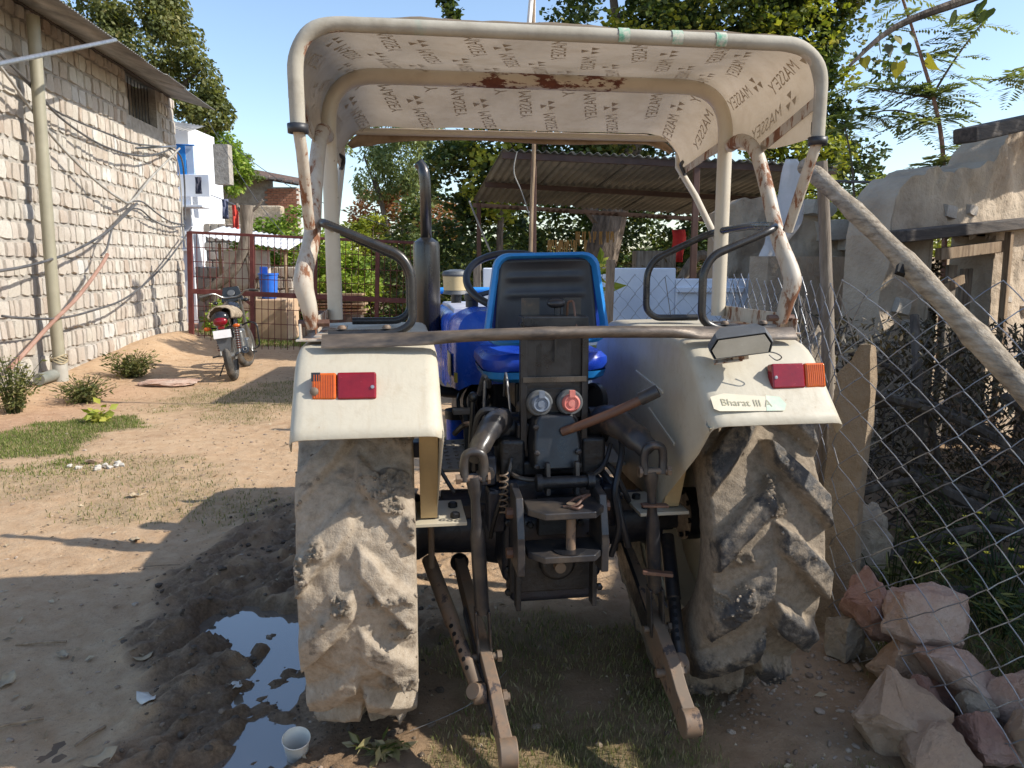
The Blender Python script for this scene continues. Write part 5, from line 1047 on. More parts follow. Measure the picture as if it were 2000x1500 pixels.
def frond(p, d, L, g):
    d = d / np.linalg.norm(d); V = []; s = np.cross(d, [0, 0, 1.]); s /= np.linalg.norm(s) + 1e-6; nrm_ = np.cross(s, d)
    m = 13
    for k in range(1, m + 1):
        t_ = k / m; q = p + d * L * t_ + np.array([0, 0, -L * .35 * t_ ** 2]); l = L * .36 * math.sin(.35 + 2.5 * t_) * g.uniform(.85, 1.1)
        for sg in (-1, 1):
            dd = s * sg * .9 + d * .45 + np.array([0, 0, g.uniform(-.35, .05)]); w = d * .013
            V += [q, q + dd * l * .5 + w, q + dd * l, q + dd * l * .5 - w]
    return V
ga = np.random.default_rng(31); FVs = []
for pts, cnt in (([(-.12, 0, 2.4), (-.22, 0, 2.9), (-.45, 0, 3.5), (-.75, 0, 4.2)], 74), ([(-.3, 0, 3.05), (.15, 0, 3.75)], 26), ([(-.2, 0, 2.85), (-.95, 0, 2.9)], 26), ([(-.25, 0, 3.05), (-.9, 0, 3.15)], 26), ([(-.95, 0, 2.2), (-1.05, 0, 2.8)], 18), ([(-.15, 0, 2.45), (.5, 0, 2.85)], 22), ([(.3, 0, 3.2), (.95, 0, 3.3)], 34)):
    c = curve(pts, 6)
    for i in range(cnt):
        q = np.array(c[ga.integers(0, len(c))]); a = ga.uniform(0, 6.28); FVs += frond(q, np.array([math.cos(a), .6 * math.sin(a), ga.uniform(-.3, .5)]), ga.uniform(.22, .38), ga)
FVs = np.array(FVs); nq = len(FVs) // 4
np_mesh('fronds', FVs, np.arange(nq * 4).reshape(-1, 4), G9, AC, fattr=dict(rnd=np.repeat(ga.random(nq // 26 + 1), 26)[:nq]))
# pipal tree out to the right, one bough reaching into view
PT = thing('pipal_tree', 'pipal bough with big heart-shaped leaves at upper right corner', 'tree', (6.6, 5.4, 0))
limbs(PT, 'trunk', [([(0, 0, 0), (-.1, 0, 2), (-.4, -.1, 3.4), (-.9, -.2, 4.2)], .22, .12)], M['bark'])
limbs(PT, 'bough', [([(-.6, -.1, 3.7), (-2.2, -.8, 3.5), (-3.6, -1.3, 3.15), (-4.35, -1.4, 2.88), (-4.72, -1.4, 2.74), (-4.93, -1.4, 2.56)], .05, .007)], M['bark'])
crown(PT, 'crown', [(-1.2, .2, 4.6, 1.1, 1.1, .8), (-.4, .4, 5.1, 1.0, 1, .8), (-1.6, .6, 4.0, .7, .7, .6)], 3500, .13, G2, 231, asp=.8, hang=1)
hl = [(0, 0), (.28, -.10), (.46, .08), (.46, .34), (.28, .62), (.08, .86), (0, 1.15), (-.08, .86), (-.28, .62), (-.46, .34), (-.46, .08), (-.28, -.10)]
lm = foliage('pipal_leaf', [(.05, .085, .02), (.12, .15, .03), (.3, .26, .03), (.09, .1, .05), (.16, .15, .1)], .45, attr=False)
me = bpy.data.meshes.new('leaf'); me.from_pydata([(x, .12 * abs(x) - .15 * y * y, -y) for x, y in hl], [], [tuple(range(12))]); me.materials.append(lm)
for i, (x, y, z, s) in enumerate(((-4.78, -1.38, 2.68, .075), (-4.74, -1.4, 2.66, .06), (-4.70, -1.4, 2.70, .055), (-4.66, -1.4, 2.66, .05), (-4.62, -1.38, 2.72, .06), (-4.55, -1.4, 2.60, .10), (-4.68, -1.38, 2.58, .08), (-4.27, -1.4, 2.82, .09), (-4.30, -1.38, 2.86, .08), (-4.05, -1.4, 2.87, .10), (-3.98, -1.4, 2.88, .09), (-3.93, -1.38, 2.86, .10), (-4.42, -1.4, 2.80, .08), (-4.86, -1.4, 2.60, .06), (-4.90, -1.38, 2.63, .05))):
    o = link(bpy.data.objects.new('leaf', me), PT); o.location = (x, y, z); o.scale = (s, s, s); o.rotation_euler = (random.uniform(-.5, .5), random.uniform(-.5, .5), random.uniform(-1.3, 1.3))
# weeds
def weed(name, label, base, n, h, spread, seed, mat, flowers=0, leaf=.06, asp=.3):
    g = np.random.default_rng(seed); W = thing(name, label, 'weed', base); pts = []; b = MB(); tips = []
    for i in range(n):
        a = g.uniform(0, 6.28); r = spread * g.random() ** .6; tip = np.array([r * math.cos(a), r * math.sin(a), h * g.uniform(.5, 1.1)]); st_ = tip * [.25, .25, 0]
        b.tube(curve([tuple(st_), tuple(tip * [.5, .5, .6]), tuple(tip)], 3), .0025, 4); tips.append(tip)
        for k in range(int(7 + 8 * g.random())): t_ = g.uniform(.15, 1); pts.append(st_ * (1 - t_) + tip * t_ + g.normal(0, .012, 3))
    b.build('stems', mat, W); P = np.array(pts); V, F = leaf_arrays(P, leaf, g, asp=asp, up=.8); np_mesh('leaves', V, F, mat, W, fattr=dict(rnd=g.random(len(P))))
    if flowers:
        fb = MB(); fl = []
        for i in g.choice(n, min(flowers, n), replace=False):
            q = tips[i]
            f_ = MB()
            for k in range(4): a = k * 1.57 + g.random(); f_.add([q, q + np.array([.012 * math.cos(a - .5), .012 * math.sin(a - .5), .008]), q + np.array([.017 * math.cos(a), .017 * math.sin(a), .006]), q + np.array([.012 * math.cos(a + .5), .012 * math.sin(a + .5), .008])], [(0, 1, 2, 3)])
            f_.build('flower', M['yellow'], W, 0)
    return W
M['yellow'] = simple('yellow_petal', [(.75, .6, .03), (.8, .66, .06)], 9, .6)
weed('weed', 'bushy green weed at foot of the stone wall by the pipe', (-5.35, 10.7, gz(-5.35, 10.7)), 110, .34, .42, 301, G8, 0, .06, .4)
weed('weed', 'tall leafy weed at the left edge below the stone wall', (-5.35, 8.1, gz(-5.35, 8.1)), 90, .55, .34, 302, G8, 0, .055, .4)
weed('weed', 'spreading thistle-like weed right of the tall one', (-4.95, 8.75, gz(-4.95, 8.75)), 90, .28, .4, 303, G8, 0, .06, .3)
weed('weed', 'single pale broad-leaved weed in the green turf', (-4.15, 7.55, gz(-4.15, 7.55)), 8, .16, .1, 304, G7, 0, .09, .6)
for i, (x, y, h, s, fl, lb) in enumerate(((1.75, 3.35, .45, .3, 4, 'yellow-flowered weed just behind the fence near the slab'), (2.1, 3.1, .42, .32, 5, 'yellow-flowered weed behind middle of the fence'), (2.45, 3.0, .5, .35, 5, 'yellow-flowered weed at right edge behind the fence'), (2.05, 2.65, .35, .35, 0, 'low green weed behind the upper rocks'), (2.3, 3.6, .5, .4, 4, 'tall wispy weed before the brushwood heap'), (1.95, 2.2, .3, .3, 0, 'fine-leaved weed beside the rightmost rocks'))):
    weed('weed', lb, (x, y, gz(x, y)), 26, h, s, 310 + i, G1 if i % 2 else G8, fl, .075, .15)
weed('weed', 'wilted pale sprig lying on mud right of the white cup', (-.45, 2.32, gz(-.45, 2.32)), 7, .05, .10, 330, M['drygrass'], 0, .06, .4)
weed('weed', 'small sprig showing above the tractor seat back', (.72, 6.3, 1.35), 3, .4, .06, 331, G7, 0, .16, .4)
weed('weed', 'large-leaved plant seen through the fence right of the seat', (1.0, 6.2, gz(1, 6.2)), 40, .95, .35, 332, G4, 0, .16, .5)
# ---------------------------------------------------------------- gate (sagging down to the right)
GT = thing('gate', 'maroon steel mesh gate sagging across the lane', 'gate', (-5.95, 14.2, .0)); GT.rotation_euler = (0, R(2.6), 0)
for x in (0, 1.13, 2.28, 3.42, 4.5): MB().box((x, 0, 1.08), (.075 if x else .09, .06, 2.15)).build('upright', M['gatered'], GT, bevel=.006)
for z, h in ((.0, .05), (1.08, .09), (2.14, .05)): MB().box((2.25, -.004, z), (4.5, .05, h)).build('rail', M['gatered'], GT, bevel=.005)
mv = MB().tube([(0, 0, 0), (0, 0, 2.12)], .007, 6).build('mesh_bar', M['gatered'], GT).data; bpy.data.objects.remove([o for o in GT.children if o.data == mv][0])
mh = MB().tube([(0, 0, 0), (4.5, 0, 0)], .007, 6).build('mesh_bar', M['gatered'], GT).data; bpy.data.objects.remove([o for o in GT.children if o.data == mh][0])
for i in range(1, 38): o = link(bpy.data.objects.new('mesh_bar', mv), GT); o.location = (i * .118, .012, 0)
for z in (.27, .54, .81, 1.35, 1.62, 1.88): o = link(bpy.data.objects.new('mesh_bar', mh), GT); o.location = (0, .022, z)
MB().box((1.06, -.03, .93), (.16, .03, .05), (0, R(35), 0)).build('latch', M['gatered'], GT)
# ---------------------------------------------------------------- motorcycle
MC = thing('motorcycle', 'black commuter motorcycle parked by the gate, seen from behind', 'motorcycle', (-3.80, 10.42, gz(-3.8, 10.4)), R(14)); MC.rotation_euler = (0, R(-7), R(12)); MC.scale = (1.12, 1.12, 1.12)
M['rubber'] = simple('dusty_rubber', [(.02, .02, .02), (.06, .055, .048), (.13, .11, .09)], 9, .8, 0, .4)
M['gloss'] = simple('black_gloss', [(.01, .01, .012), (.025, .025, .03)], 6, .2)
M['alu'] = simple('dirty_aluminium', [(.25, .25, .24), (.42, .41, .39)], 9, .4, .8)
for y, nm in ((0, 'rear_wheel'), (1.27, 'front_wheel')):
    W = link(bpy.data.objects.new(nm, None), MC); W.location = (0, y, .30); W.rotation_euler = (0, 0, R(-16) if y else 0)
    ty = [(.30 + .045 * math.cos(a), .045 * math.sin(a)) for a in np.linspace(0, 2 * math.pi, 15)]
    MB().lathe([(r - .045, z) for r, z in ty], 36, Mz((0, 0, 0), (1, 0, 0)), False).build('tyre', M['rubber'], W)
    b = MB(); b.lathe([(.215, -.03), (.205, -.02), (.205, .02), (.215, .03)], 36, Mz((0, 0, 0), (1, 0, 0)), False)
    for k in range(6): a = k * math.pi / 3; b.bar((0, 0, 0), (0, .21 * math.cos(a), .21 * math.sin(a)), .02, .02, (1, 0, 0))
    b.tube([(-.05, 0, 0), (.05, 0, 0)], .05, 14); b.build('rim', M['alu'], W)
MB().tube([(-.0, .1, .62), (0, .45, .6), (0, .8, .75), (0, .95, .85)], .03, 8).tube([(0, .45, .6), (0, .5, .3), (0, .75, .3), (0, .95, .8)], .025, 8).build('frame', M['gloss'], MC)
MB().box((0, .62, .42), (.24, .34, .30)).box((.1, .66, .36), (.12, .2, .18)).build('engine', M['alu'], MC, bevel=.03)
b = MB(); b.sph((0, .72, .82), (.13, .28, .12)); b.build('fuel_tank', M['gloss'], MC)
# fleece seat cover
sv_ = MB(); rows = []
for k in np.linspace(0, 1, 18):
    y = -.22 + .78 * k; row = []
    for a in np.linspace(-2.1, 2.1, 18):
        r = .135 + .02 * math.sin(k * 3) + .014 * float(vn(np.array([a * 3]), np.array([k * 9.]), 0., 4)[0]); row.append((r * math.sin(a), y, .77 + .05 * (1 - k) + r * .72 * math.cos(a)))
    rows.append(row)
sv_.grid(rows); sv_.build('fleece_seat_cover', simple('brown_fleece', [(.2, .15, .1), (.34, .27, .19), (.46, .38, .28)], 14, .98, 0, 1, 60, .02), MC, 80, solid=.015)
MB().sph((0, -.235, .79), (.1, .06, .075)).build('tail_cowl', M['gloss'], MC); MB().sph((0, -.275, .745), (.082, .04, .055)).build('tail_light', M['redlens'], MC)
MB().box((0, -.285, .675), (.07, .02, .03)).build('reflector', M['redlens'], MC)
MB().box((0, -.30, .60), (.20, .006, .095), (R(-12), 0, 0)).build('number_plate', simple('white_plate', [(.72, .68, .66), (.8, .77, .75)], 20, .5), MC)
MB().add([(-.085, -.28, .55), (.085, -.28, .55), (.06, -.265, .40), (-.06, -.265, .40)], [(0, 1, 2, 3)]).build('mud_flap', M['greyplastic'], MC, 0, solid=.006)
for s in (-1, 1):
    o = MB().tube([(s * .06, -.22, .67), (s * .14, -.235, .675)], .008, 6).build('indicator_stalk', M['gloss'], MC); MB().sph((s * .165, -.24, .675), (.042, .026, .024)).build('indicator', M['amberlens'], o)
    sh = MB().tube([(s * .11, .02, .32), (s * .11, .12, .68)], .012, 8).build('shock_absorber', M['alu'], MC)
    sp = MB()
    for k in range(9): q = Vector((s * .11, .02, .32)).lerp(Vector((s * .11, .12, .68)), .18 + k * .08); sp.lathe([(.026, -.006), (.032, 0), (.026, .006)], 14, Mz(q, (0, .1, .36)), False)
    sp.build('spring', simple('spring_%d' % s, [(.05, .045, .045), (.2, .05, .03)]), sh)
    MB().tube([(s * .04, .08, .30), (s * .10, .5, .33)], .018, 8).build('swing_arm', M['gloss'], MC)
    MB().tube([(s * .09, 1.25, .32), (s * .09, .98, .95)], .022, 8).build('fork_leg', M['alu'], MC)
    MB().tube([(s * .06, .35, .30), (s * .27, .36, .28)], .012, 8).build('footrest', M['rubber'], MC)
ex = MB(); ex.tube(curve([(.12, .65, .22), (.16, .35, .22), (.19, .15, .27), (.215, -.24, .38)], 5), [.025] * 6 + [.055] * 4 + [.065] * 4 + [.055, .045], 14); ex.build('silencer', M['muffler'], MC); MB().lathe([(.02, 0), (.02, .03)], 12, Mz((.217, -.255, .384), (.1, -1, .25)), False).build('tail_pipe', M['alu'], MC, solid=.004)
hb = MB().tube(fillet([(-.36, .80, 1.03), (-.2, .86, 1.06), (-.1, .93, .98), (.1, .93, .98), (.2, .86, 1.06), (.36, .80, 1.03)], .05, 4), .011, 8).build('handlebar', M['alu'], MC)
for s in (-1, 1): MB().tube([(s * .25, .84, 1.05), (s * .37, .795, 1.03)], .017, 8).build('grip', M['rubber'], hb); MB().sph((s * .19, .8, .93), (.035, .03, .025)).build('switch_pod', M['gloss'], hb)
b = MB(); b.add([(-.15, .98, .92), (.15, .98, .92), (.10, 1.0, 1.12), (-.10, 1.0, 1.12), (-.13, 1.12, .9), (.13, 1.12, .9)], [(0, 1, 2, 3), (0, 4, 5, 1), (2, 5, 4, 3), (1, 5, 2), (0, 3, 4)]); b.build('headlamp_visor', M['gloss'], MC, 30, bevel=.01)
MB().lathe([(.045, 0), (.05, .012), (.044, .018), (.002, .018)], 16, Mz((0, .965, 1.03), (0, -.8, .6))).build('instrument', M['greyplastic'], MC)
MB().tube(fillet([(.2, .55, .30), (.30, .5, .33), (.31, .5, .62), (.22, .55, .66), (.12, .55, .62)], .08, 5), .012, 8).build('leg_guard', M['gloss'], MC)
MB().tube([(-.1, .4, .28), (-.23, .28, .015)], .01, 6).build('side_stand', M['gloss'], MC); MB().bar((.0, -.18, .58), (.0, .1, .62), .13, .02).build('mudguard', M['gloss'], MC)
# ---------------------------------------------------------------- beyond the gate
DT = thing('dead_trunk', 'bare grey curved dead trunk standing beyond the gate', 'trunk', (-5.3, 15.6, 0))
MB().tube(curve([(-1.0, .05, .88), (-.65, 0, 1.15), (-.25, 0, 1.5), (-.03, 0, 2.0), (.02, 0, 2.4), (.04, 0, 2.72)], 6), [.10 - .0 * i for i in range(6)] + [.105] * 10 + [.12] * 9 + [.13] * 6, 10).build('trunk', M['greywood'], DT)
for p in ([(.04, 0, 2.55), (.2, 0, 2.65), (.36, 0, 2.82)], [(.04, 0, 2.5), (-.12, 0, 2.62), (-.16, 0, 2.75)], [(-.8, .05, .05), (-.75, 0, .6), (-.6, 0, 1.15)], [(.1, 0, 0), (.08, 0, 1.0), (.0, 0, 1.7)]): MB().tube(curve(p, 4), .03 if p[0][2] > 1 else .05, 7).build('limb', M['greywood'], DT)
LW = thing('low_wall', 'low ochre plastered tank wall beyond the gate', 'wall', (-4.9, 15.9, 0)); MB().box((0, 0, .42), (.75, .9, .88)).build('tank', simple('ochre_plaster', [(.42, .28, .17), (.52, .37, .24)], 3, .9, 0, .5), LW, bevel=.02)
BK = thing('bucket', 'bright blue plastic drum standing on the ochre tank', 'bucket', (-5.0, 15.9, .86))
MB().lathe([(.13, 0), (.15, .02), (.19, .48), (.205, .49), (.205, .52), (.19, .52), (.17, .1), (.02, .08)], 24).build('drum', simple('blue_plastic', [(.02, .12, .55), (.03, .17, .65)], 4, .4), BK); MB().box((-.12, .1, .58), (.16, .02, .14)).build('lid', simple('blue_plastic_lid', [(.02, .12, .55)], 4, .4), BK, bevel=.01)
tag(MB().tube(curve([(-5.12, 15.6, 0), (-5.2, 15.6, 1.1), (-5.28, 15.6, 2.1)], 4), .035, 8).build('wooden_pole', M['bamboo']), 'pale pole leaning by the blue drum', 'pole')
WS = thing('wood_stack', 'stack of brown planks lying beyond the gate', 'wood stack', (-4.1, 18.5, 0))
for i in range(7): MB().box((random.uniform(-.05, .05), random.uniform(-.1, .1), .40 + i * .075), (1.1, .5, .05), (0, 0, random.uniform(-.05, .05))).build('plank', M['wood'], WS, bevel=.006)
MB().box((0, 0, .2), (1.0, .4, .34)).build('plinth', M['darkwood'], WS)
SH = thing('sheet_awning', 'white sloping sheet awning behind the gate at left', 'awning', (-5.9, 16.8, 0))
corrugated('awning_sheet', simple('white_sheet', [(.6, .62, .66), (.72, .74, .78)], 3, .5), SH, (-.6, -.6, 2.15), (1.25, -.6, 1.86), (-.6, .8, 2.4), .12, .012)
for x in (-.4, 1.0): MB().tube([(x, 0, 0), (x, 0, 2.0)], .035, 8).build('pole', M['wood'], SH)
tg = MB(); tg.grid([[(-.25 + .14 * i, -.2 + .04 * math.sin(i * 2), 1.85 - k * .11 - .06 * math.sin(i * .6) ** 2 * k) for i in range(8)] for k in range(6)]); tag(tg.build('hanging_cloth', simple('dirty_white_cloth', [(.42, .38, .32), (.56, .52, .46)], 5, .95), SH, solid=.006), None)
RB = thing('rubble_wall', 'pale rubble retaining wall below the awning', 'wall', (-6.1, 17.8, 0)); MB().box((0, 0, .75), (2.2, .3, 1.5)).build('core', M['mortar'], RB)
for i in range(11):
    for j in range(6): o = link(bpy.data.objects.new('stone', blk[(i * 3 + j) % 8]), RB); o.location = (-1.0 + i * .2 + (.1 if j % 2 else 0), -.15, .13 + j * .25); o.scale = (.19, .1, .23)
FT = thing('tractor', 'small blue and white tractor parked in the far yard', 'tractor', (-4.25, 24.2, 0), R(-68))
for sx in (-.6, .6):
    W = link(bpy.data.objects.new('rear_wheel', None), FT); W.location = (sx, 0, .6); tyre(W, .6, .16, .34, 131, M['farty'] if 'farty' in M else M.setdefault('farty', tyre_mat('far_tyre', .45, MUD1)), nl=17, N=170, Mw=28, lugh=.04, clods=.01)
    MB().lathe([(.34, -.1), (.30, -.06), (.15, .02), (.02, .02)], 28, Mz((0, 0, 0), (1 if sx > 0 else -1, 0, 0)), False).build('rim', M['cream'], W, solid=.006)
    W = link(bpy.data.objects.new('front_wheel', None), FT); W.location = (sx * .95, 1.9, .37); tyre(W, .37, .1, .2, 133, M['farty'], nl=14, N=110, Mw=22, lugh=.02, clods=.006)
    b = MB(); b.grid([[(sx + (k - .5) * .36, .68 * math.cos(a), .62 + .68 * math.sin(a)) for k in (0, .5, 1)] for a in np.linspace(.2, 2.7, 12)]); b.build('fender', M['cream'], FT, 60, solid=.02)
MB().box((0, 1.5, 1.0), (.5, 1.3, .5)).build('hood', simple('far_blue', [(.02, .03, .4), (.03, .05, .5)], 4, .4), FT, bevel=.06); MB().box((0, .6, .75), (.5, 1.9, .4)).build('body', simple('far_navy', [(.015, .02, .2), (.03, .04, .3)], 4, .5), FT, bevel=.04)
MB().box((0, .75, 1.08), (.52, .4, .5)).build('cowl', M['cream'], FT, bevel=.05); MB().box((0, -.05, 1.15), (.45, .4, .1)).build('seat', M['black'], FT, bevel=.03)
for y in (-.2, .5): MB().tube(fillet([(-.6, y, 1.1), (-.6, y, 1.75), (.6, y, 1.75), (.6, y, 1.1)], .1, 5), .02, 8).build('guard_hoop', M['steel'], FT)
BC = thing('motorcycle', 'dusty small motorcycle lying in the far yard beside the tractor', 'motorcycle', (-5.2, 22.6, 0), R(70))
for y in (0, 1.1): MB().lathe([(.27 + .04 * math.cos(a), .04 * math.sin(a)) for a in np.linspace(0, 2 * math.pi, 11)], 24, Mz((0, y, .3), (1, 0, 0)), False).build('wheel', M['rubber'], BC)
MB().box((0, .55, .5), (.2, .5, .3)).box((0, .4, .75), (.22, .6, .12)).build('body', simple('maroon_body', [(.12, .05, .04), (.2, .09, .07)]), BC, bevel=.05); MB().tube([(-.3, .95, .98), (0, 1.0, .95), (.3, .95, .98)], .015, 6).tube([(0, 1.1, .3), (0, .95, .95)], .025, 6).build('handlebar', M['black'], BC)
# white house with blue door, brick shed
M['white'] = simple('white_wash', [(.62, .66, .74), (.72, .74, .78), (.78, .78, .78)], 2.5, .85, 0, .3); M['brick'] = rndmat('red_brick', [(.3, .12, .07), (.4, .18, .1), (.48, .24, .15)], .9, True)
WH = thing('white_house', 'white two-storey house with bright blue door behind stone house', 'house', (-8.55, 20.4, 0))
MB().box((-.6, 1.2, 2.1), (1.6, 2.4, 4.2)).box((-.5, 1.3, 4.55), (1.2, 1.8, 1.1)).build('wall', M['white'], WH)
MB().box((.12, -.06, 3.55), (1.3, .10, .55)).build('parapet', M['white'], WH, bevel=.01); MB().box((.1, -.3, 3.0), (1.3, .6, .06)).build('balcony_slab', M['white'], WH, bevel=.01)
MB().box((.08, -.05, 4.15), (.22, .05, .8)).build('door', simple('bright_blue_door', [(.01, .2, .62), (.02, .26, .7)], 3, .5), WH, bevel=.01); MB().box((.3, -.04, 4.15), (.18, .05, .85)).build('pale_blue_shutter', simple('pale_blue', [(.35, .47, .68), (.45, .55, .72)], 3, .6), WH)
MB().box((-.25, -.03, 4.2), (.28, .06, .8)).build('doorway', simple('dim_doorway', [(.12, .16, .3)]), WH)
MB().tube([(-.5, -.1, 4.58), (.45, -.1, 4.55)], .02, 6).build('blue_rail', simple('blue_rail', [(.03, .2, .6)]), WH)
corrugated('awning', M['zinc'], WH, (-.5, -.75, 4.95), (.62, -.75, 4.78), (-.5, .3, 5.25), .1, .012)
MB().box((-.1, -.035, 2.35), (.3, .06, .8)).build('window', simple('grey_shutter', [(.4, .43, .5)]), WH, bevel=.01); MB().box((-.1, -.07, 1.92), (.42, .08, .05)).build('sill', M['white'], WH)
SB = thing('rubble_wall', 'bare stone lower storey beside the white house', 'wall', (-7.62, 20.6, 0)); MB().box((.2, 0, 1.3), (1.2, .3, 2.6)).box((.12, 0, 4.1), (.38, .3, 1.0)).build('core', M['mortar'], SB)
for i in range(6):
    for j in range(11): o = link(bpy.data.objects.new('stone', blk[(i * 5 + j) % 8]), SB); o.location = (-.3 + i * .2 + (.06 if j % 2 else -.04), -.15, .13 + j * .235); o.scale = (.185, .1, .21)
for i, (x, z, w, h, c, lb) in enumerate(((-8.0, 3.75, .16, .42, (.05, .05, .07), 'dark garment drying on the white balcony parapet'), (-7.35, 3.2, .16, .5, (.12, .13, .2), 'navy garment on the washing line by white house'), (-7.1, 3.05, .16, .7, (.6, .06, .04), 'long red garment on the washing line by white house'), (-6.92, 2.95, .1, .55, (.45, .1, .12), 'faded red cloth at the end of the washing line'))):
    b = MB(); b.grid([[(x + (k - 2) * w / 4, 20.15 + .03 * math.sin(k * 2 + r_), z - r_ * h / 5) for k in range(5)] for r_ in range(6)]); tag(b.build('laundry', simple('laundry_%d' % i, [c, tuple(q * 1.3 for q in c)], 9, .9), solid=.008), lb, 'laundry')
tag(MB().tube(curve([(-7.7, 20.15, 3.3), (-7.0, 20.15, 3.0), (-6.7, 20.15, 2.6)], 5), .012, 5).build('washing_line', M['steel']), 'pale washing line sloping from the white house', 'line')
BH = thing('brick_shed', 'old red brick shed with ragged tiled roof in the distance', 'shed', (-8.2, 28.2, 0)); MB().box((0, .2, 2.1), (1.0, .5, 4.3)).box((-2.1, .2, 2.2), (3.3, .4, 4.9)).build('core', M['mortar'], BH)
bb = MB().box((0, 0, 0), (.21, .05, .075)).build('brick', M['brick'], BH, bevel=0).data; bpy.data.objects.remove([o for o in BH.children if o.data == bb][0])
for j in range(17):
    for i in range(5): o = link(bpy.data.objects.new('brick', bb), BH); o.location = (-.42 + i * .225 - (.1 if j % 2 else 0), -.06, 2.75 + j * .088)
rf = MB(); rf.add([(-3.9, -.25, 5.05), (.62, -.25, 4.28), (.7, .7, 4.5), (-3.9, .7, 5.35), (-3.9, -.25, 5.15), (.62, -.25, 4.38), (.7, .7, 4.6), (-3.9, .7, 5.45)], [(0, 1, 2, 3), (4, 7, 6, 5), (0, 4, 5, 1), (1, 5, 6, 2), (2, 6, 7, 3), (3, 7, 4, 0)]); rf.build('roof', simple('old_tile', [(.08, .05, .04), (.16, .1, .075)], 9, .9, 0, 1, 20, .03), BH)
for i in range(16): MB().box((-3.6 + i * .28, -.3, 5.09 - i * .0475 + random.uniform(-.02, .03)), (.2, .3, .05), (R(18), R(9) + random.uniform(-.1, .1), 0)).build('tile', M['darkwood'], BH)
TW = thing('garden_wall', 'tan rubble garden wall below the brick shed', 'wall', (-8.6, 24, 0)); MB().box((0, 0, 1.6), (3.2, .4, 3.4)).build('wall', simple('tan_rubble', [(.3, .23, .15), (.42, .34, .24), (.5, .42, .32)], 4, .95, 0, 1, 8, .05), TW, bevel=.05)
# overhead wires
for i, (a, c, lb) in enumerate((((-7.6, 20, 5.1), (-4.2, 16.5, 1.5), 'thin wire falling from the white house to the gate'), ((-7.4, 20, 4.8), (-2.4, 15, 2.3), 'thin wire crossing before the brick shed'))):
    a = Vector(a); c = Vector(c); tag(MB().tube([a.lerp(c, k) - Vector((0, 0, .3 * math.sin(k * math.pi))) for k in np.linspace(0, 1, 14)], .008, 5).build('wire', M['cable']), lb, 'wire')

# ---------------------------------------------------------------- shed with corrugated roof
SD = thing('open_shed', 'open shed with old corrugated metal roof on iron posts', 'shed', (0, 0, 0))
M['oldzinc'] = simple('old_zinc', [(.11, .118, .114), (.18, .19, .182), (.27, .278, .26)], 1.6, .55, .35, .2, 20, .004)
a0 = Vector((-.10, 8.0, 2.72)); a1 = Vector((3.35, 8.15, 2.58)); c0 = Vector((-.56, 11.2, 2.46)); c1 = Vector((3.0, 11.3, 2.25))
for i in range(5):
    k0, k1 = i / 5, min((i + 1) / 5 + .02, 1); p = a0.lerp(a1, k0); q = a0.lerp(a1, k1); r_ = c0.lerp(c1, k0); o = corrugated('roof_sheet', M['oldzinc'], SD, p + Vector((0, 0, .006 * (i % 2))), q + Vector((0, 0, .006 * (i % 2))), r_ + Vector((0, 0, .006 * (i % 2))), .085, .013)
for p, q in ((a0, a1), (c0, c1), (a0.lerp(c0, .5), a1.lerp(c1, .5))): MB().bar(p - Vector((0, -.05, .05)), q - Vector((0, -.05, .05)), .05, .06).build('purlin', simple('rusty_angle_%d' % random.randint(0, 999), [(.05, .03, .025), (.09, .055, .045)], 6, .8), SD)
for (x, y, z) in ((.22, 8.08, 2.66), (-.47, 11.1, 2.43), (2.6, 11.2, 2.25), (1.9, 8.15, 2.6)): MB().box((x, y, z / 2), (.06, .06, z)).build('post', simple('brown_post_%d' % int(x * 100), [(.09, .045, .035), (.14, .075, .055)], 6, .7), SD, bevel=.004)
tag(MB().tube(curve([(.17, 8.0, 0), (.16, 8.0, .9), (.19, 7.98, 1.7), (.2, 7.98, 2.2), (.22, 7.97, 2.78), (.2, 7.97, 3.6), (.22, 7.97, 4.6)], 5), .02, 8).build('stick', M['wood']), 'tall thin crooked stick tied upright to the shed post', 'stick')
b = MB(); b.grid([[(.23 - u * (.10 - .07 * k), 7.95 + .03 * math.sin(u * 5 + k * 3), 3.75 + .75 * k) for u in np.linspace(0, 1, 5)] for k in np.linspace(0, 1, 8)]); tag(b.build('white_flag', simple('white_flag_cloth', [(.6, .59, .57), (.7, .69, .67)], 6, .9), None, 60, solid=.004), 'white pennant on the tall stick above the canopy', 'flag')
tag(MB().tube(curve([(-.6, 11.1, 2.45), (-.45, 10.9, 2.1), (-.3, 10.8, 1.75)], 5), .014, 6).build('rope', M['palecable']), 'loose rope hanging from the shed roof corner', 'rope')
tag(MB().tube(curve([(.05, 7.98, 2.7), (.02, 7.98, 2.5), (.1, 7.98, 2.3), (.2, 7.98, 2.0), (.2, 7.97, 1.9)], 5), .006, 5).build('twine', M['palecable']), 'pale twine drooping beside the shed post', 'twine')
for i, (x, y, z, n, lb) in enumerate(((.75, 10.6, 1.9, 26, 'dry thatch fringe hanging under the shed roof at left'), (1.15, 10.8, 2.02, 20, 'dry maize cobs hung under the shed roof'))):
    b = MB()
    for k in range(n): xx_ = x + random.uniform(-.28, .28); b.tube([(xx_, y, z), (xx_ + random.uniform(-.03, .03), y, z - random.uniform(.1, .2))], .012, 4)
    tag(b.build('dry_fringe', M['litter'] if 0 else simple('dry_fringe_%d' % i, [(.3, .17, .07), (.45, .28, .1)], 9, .9)), lb, 'fringe', kind=None)
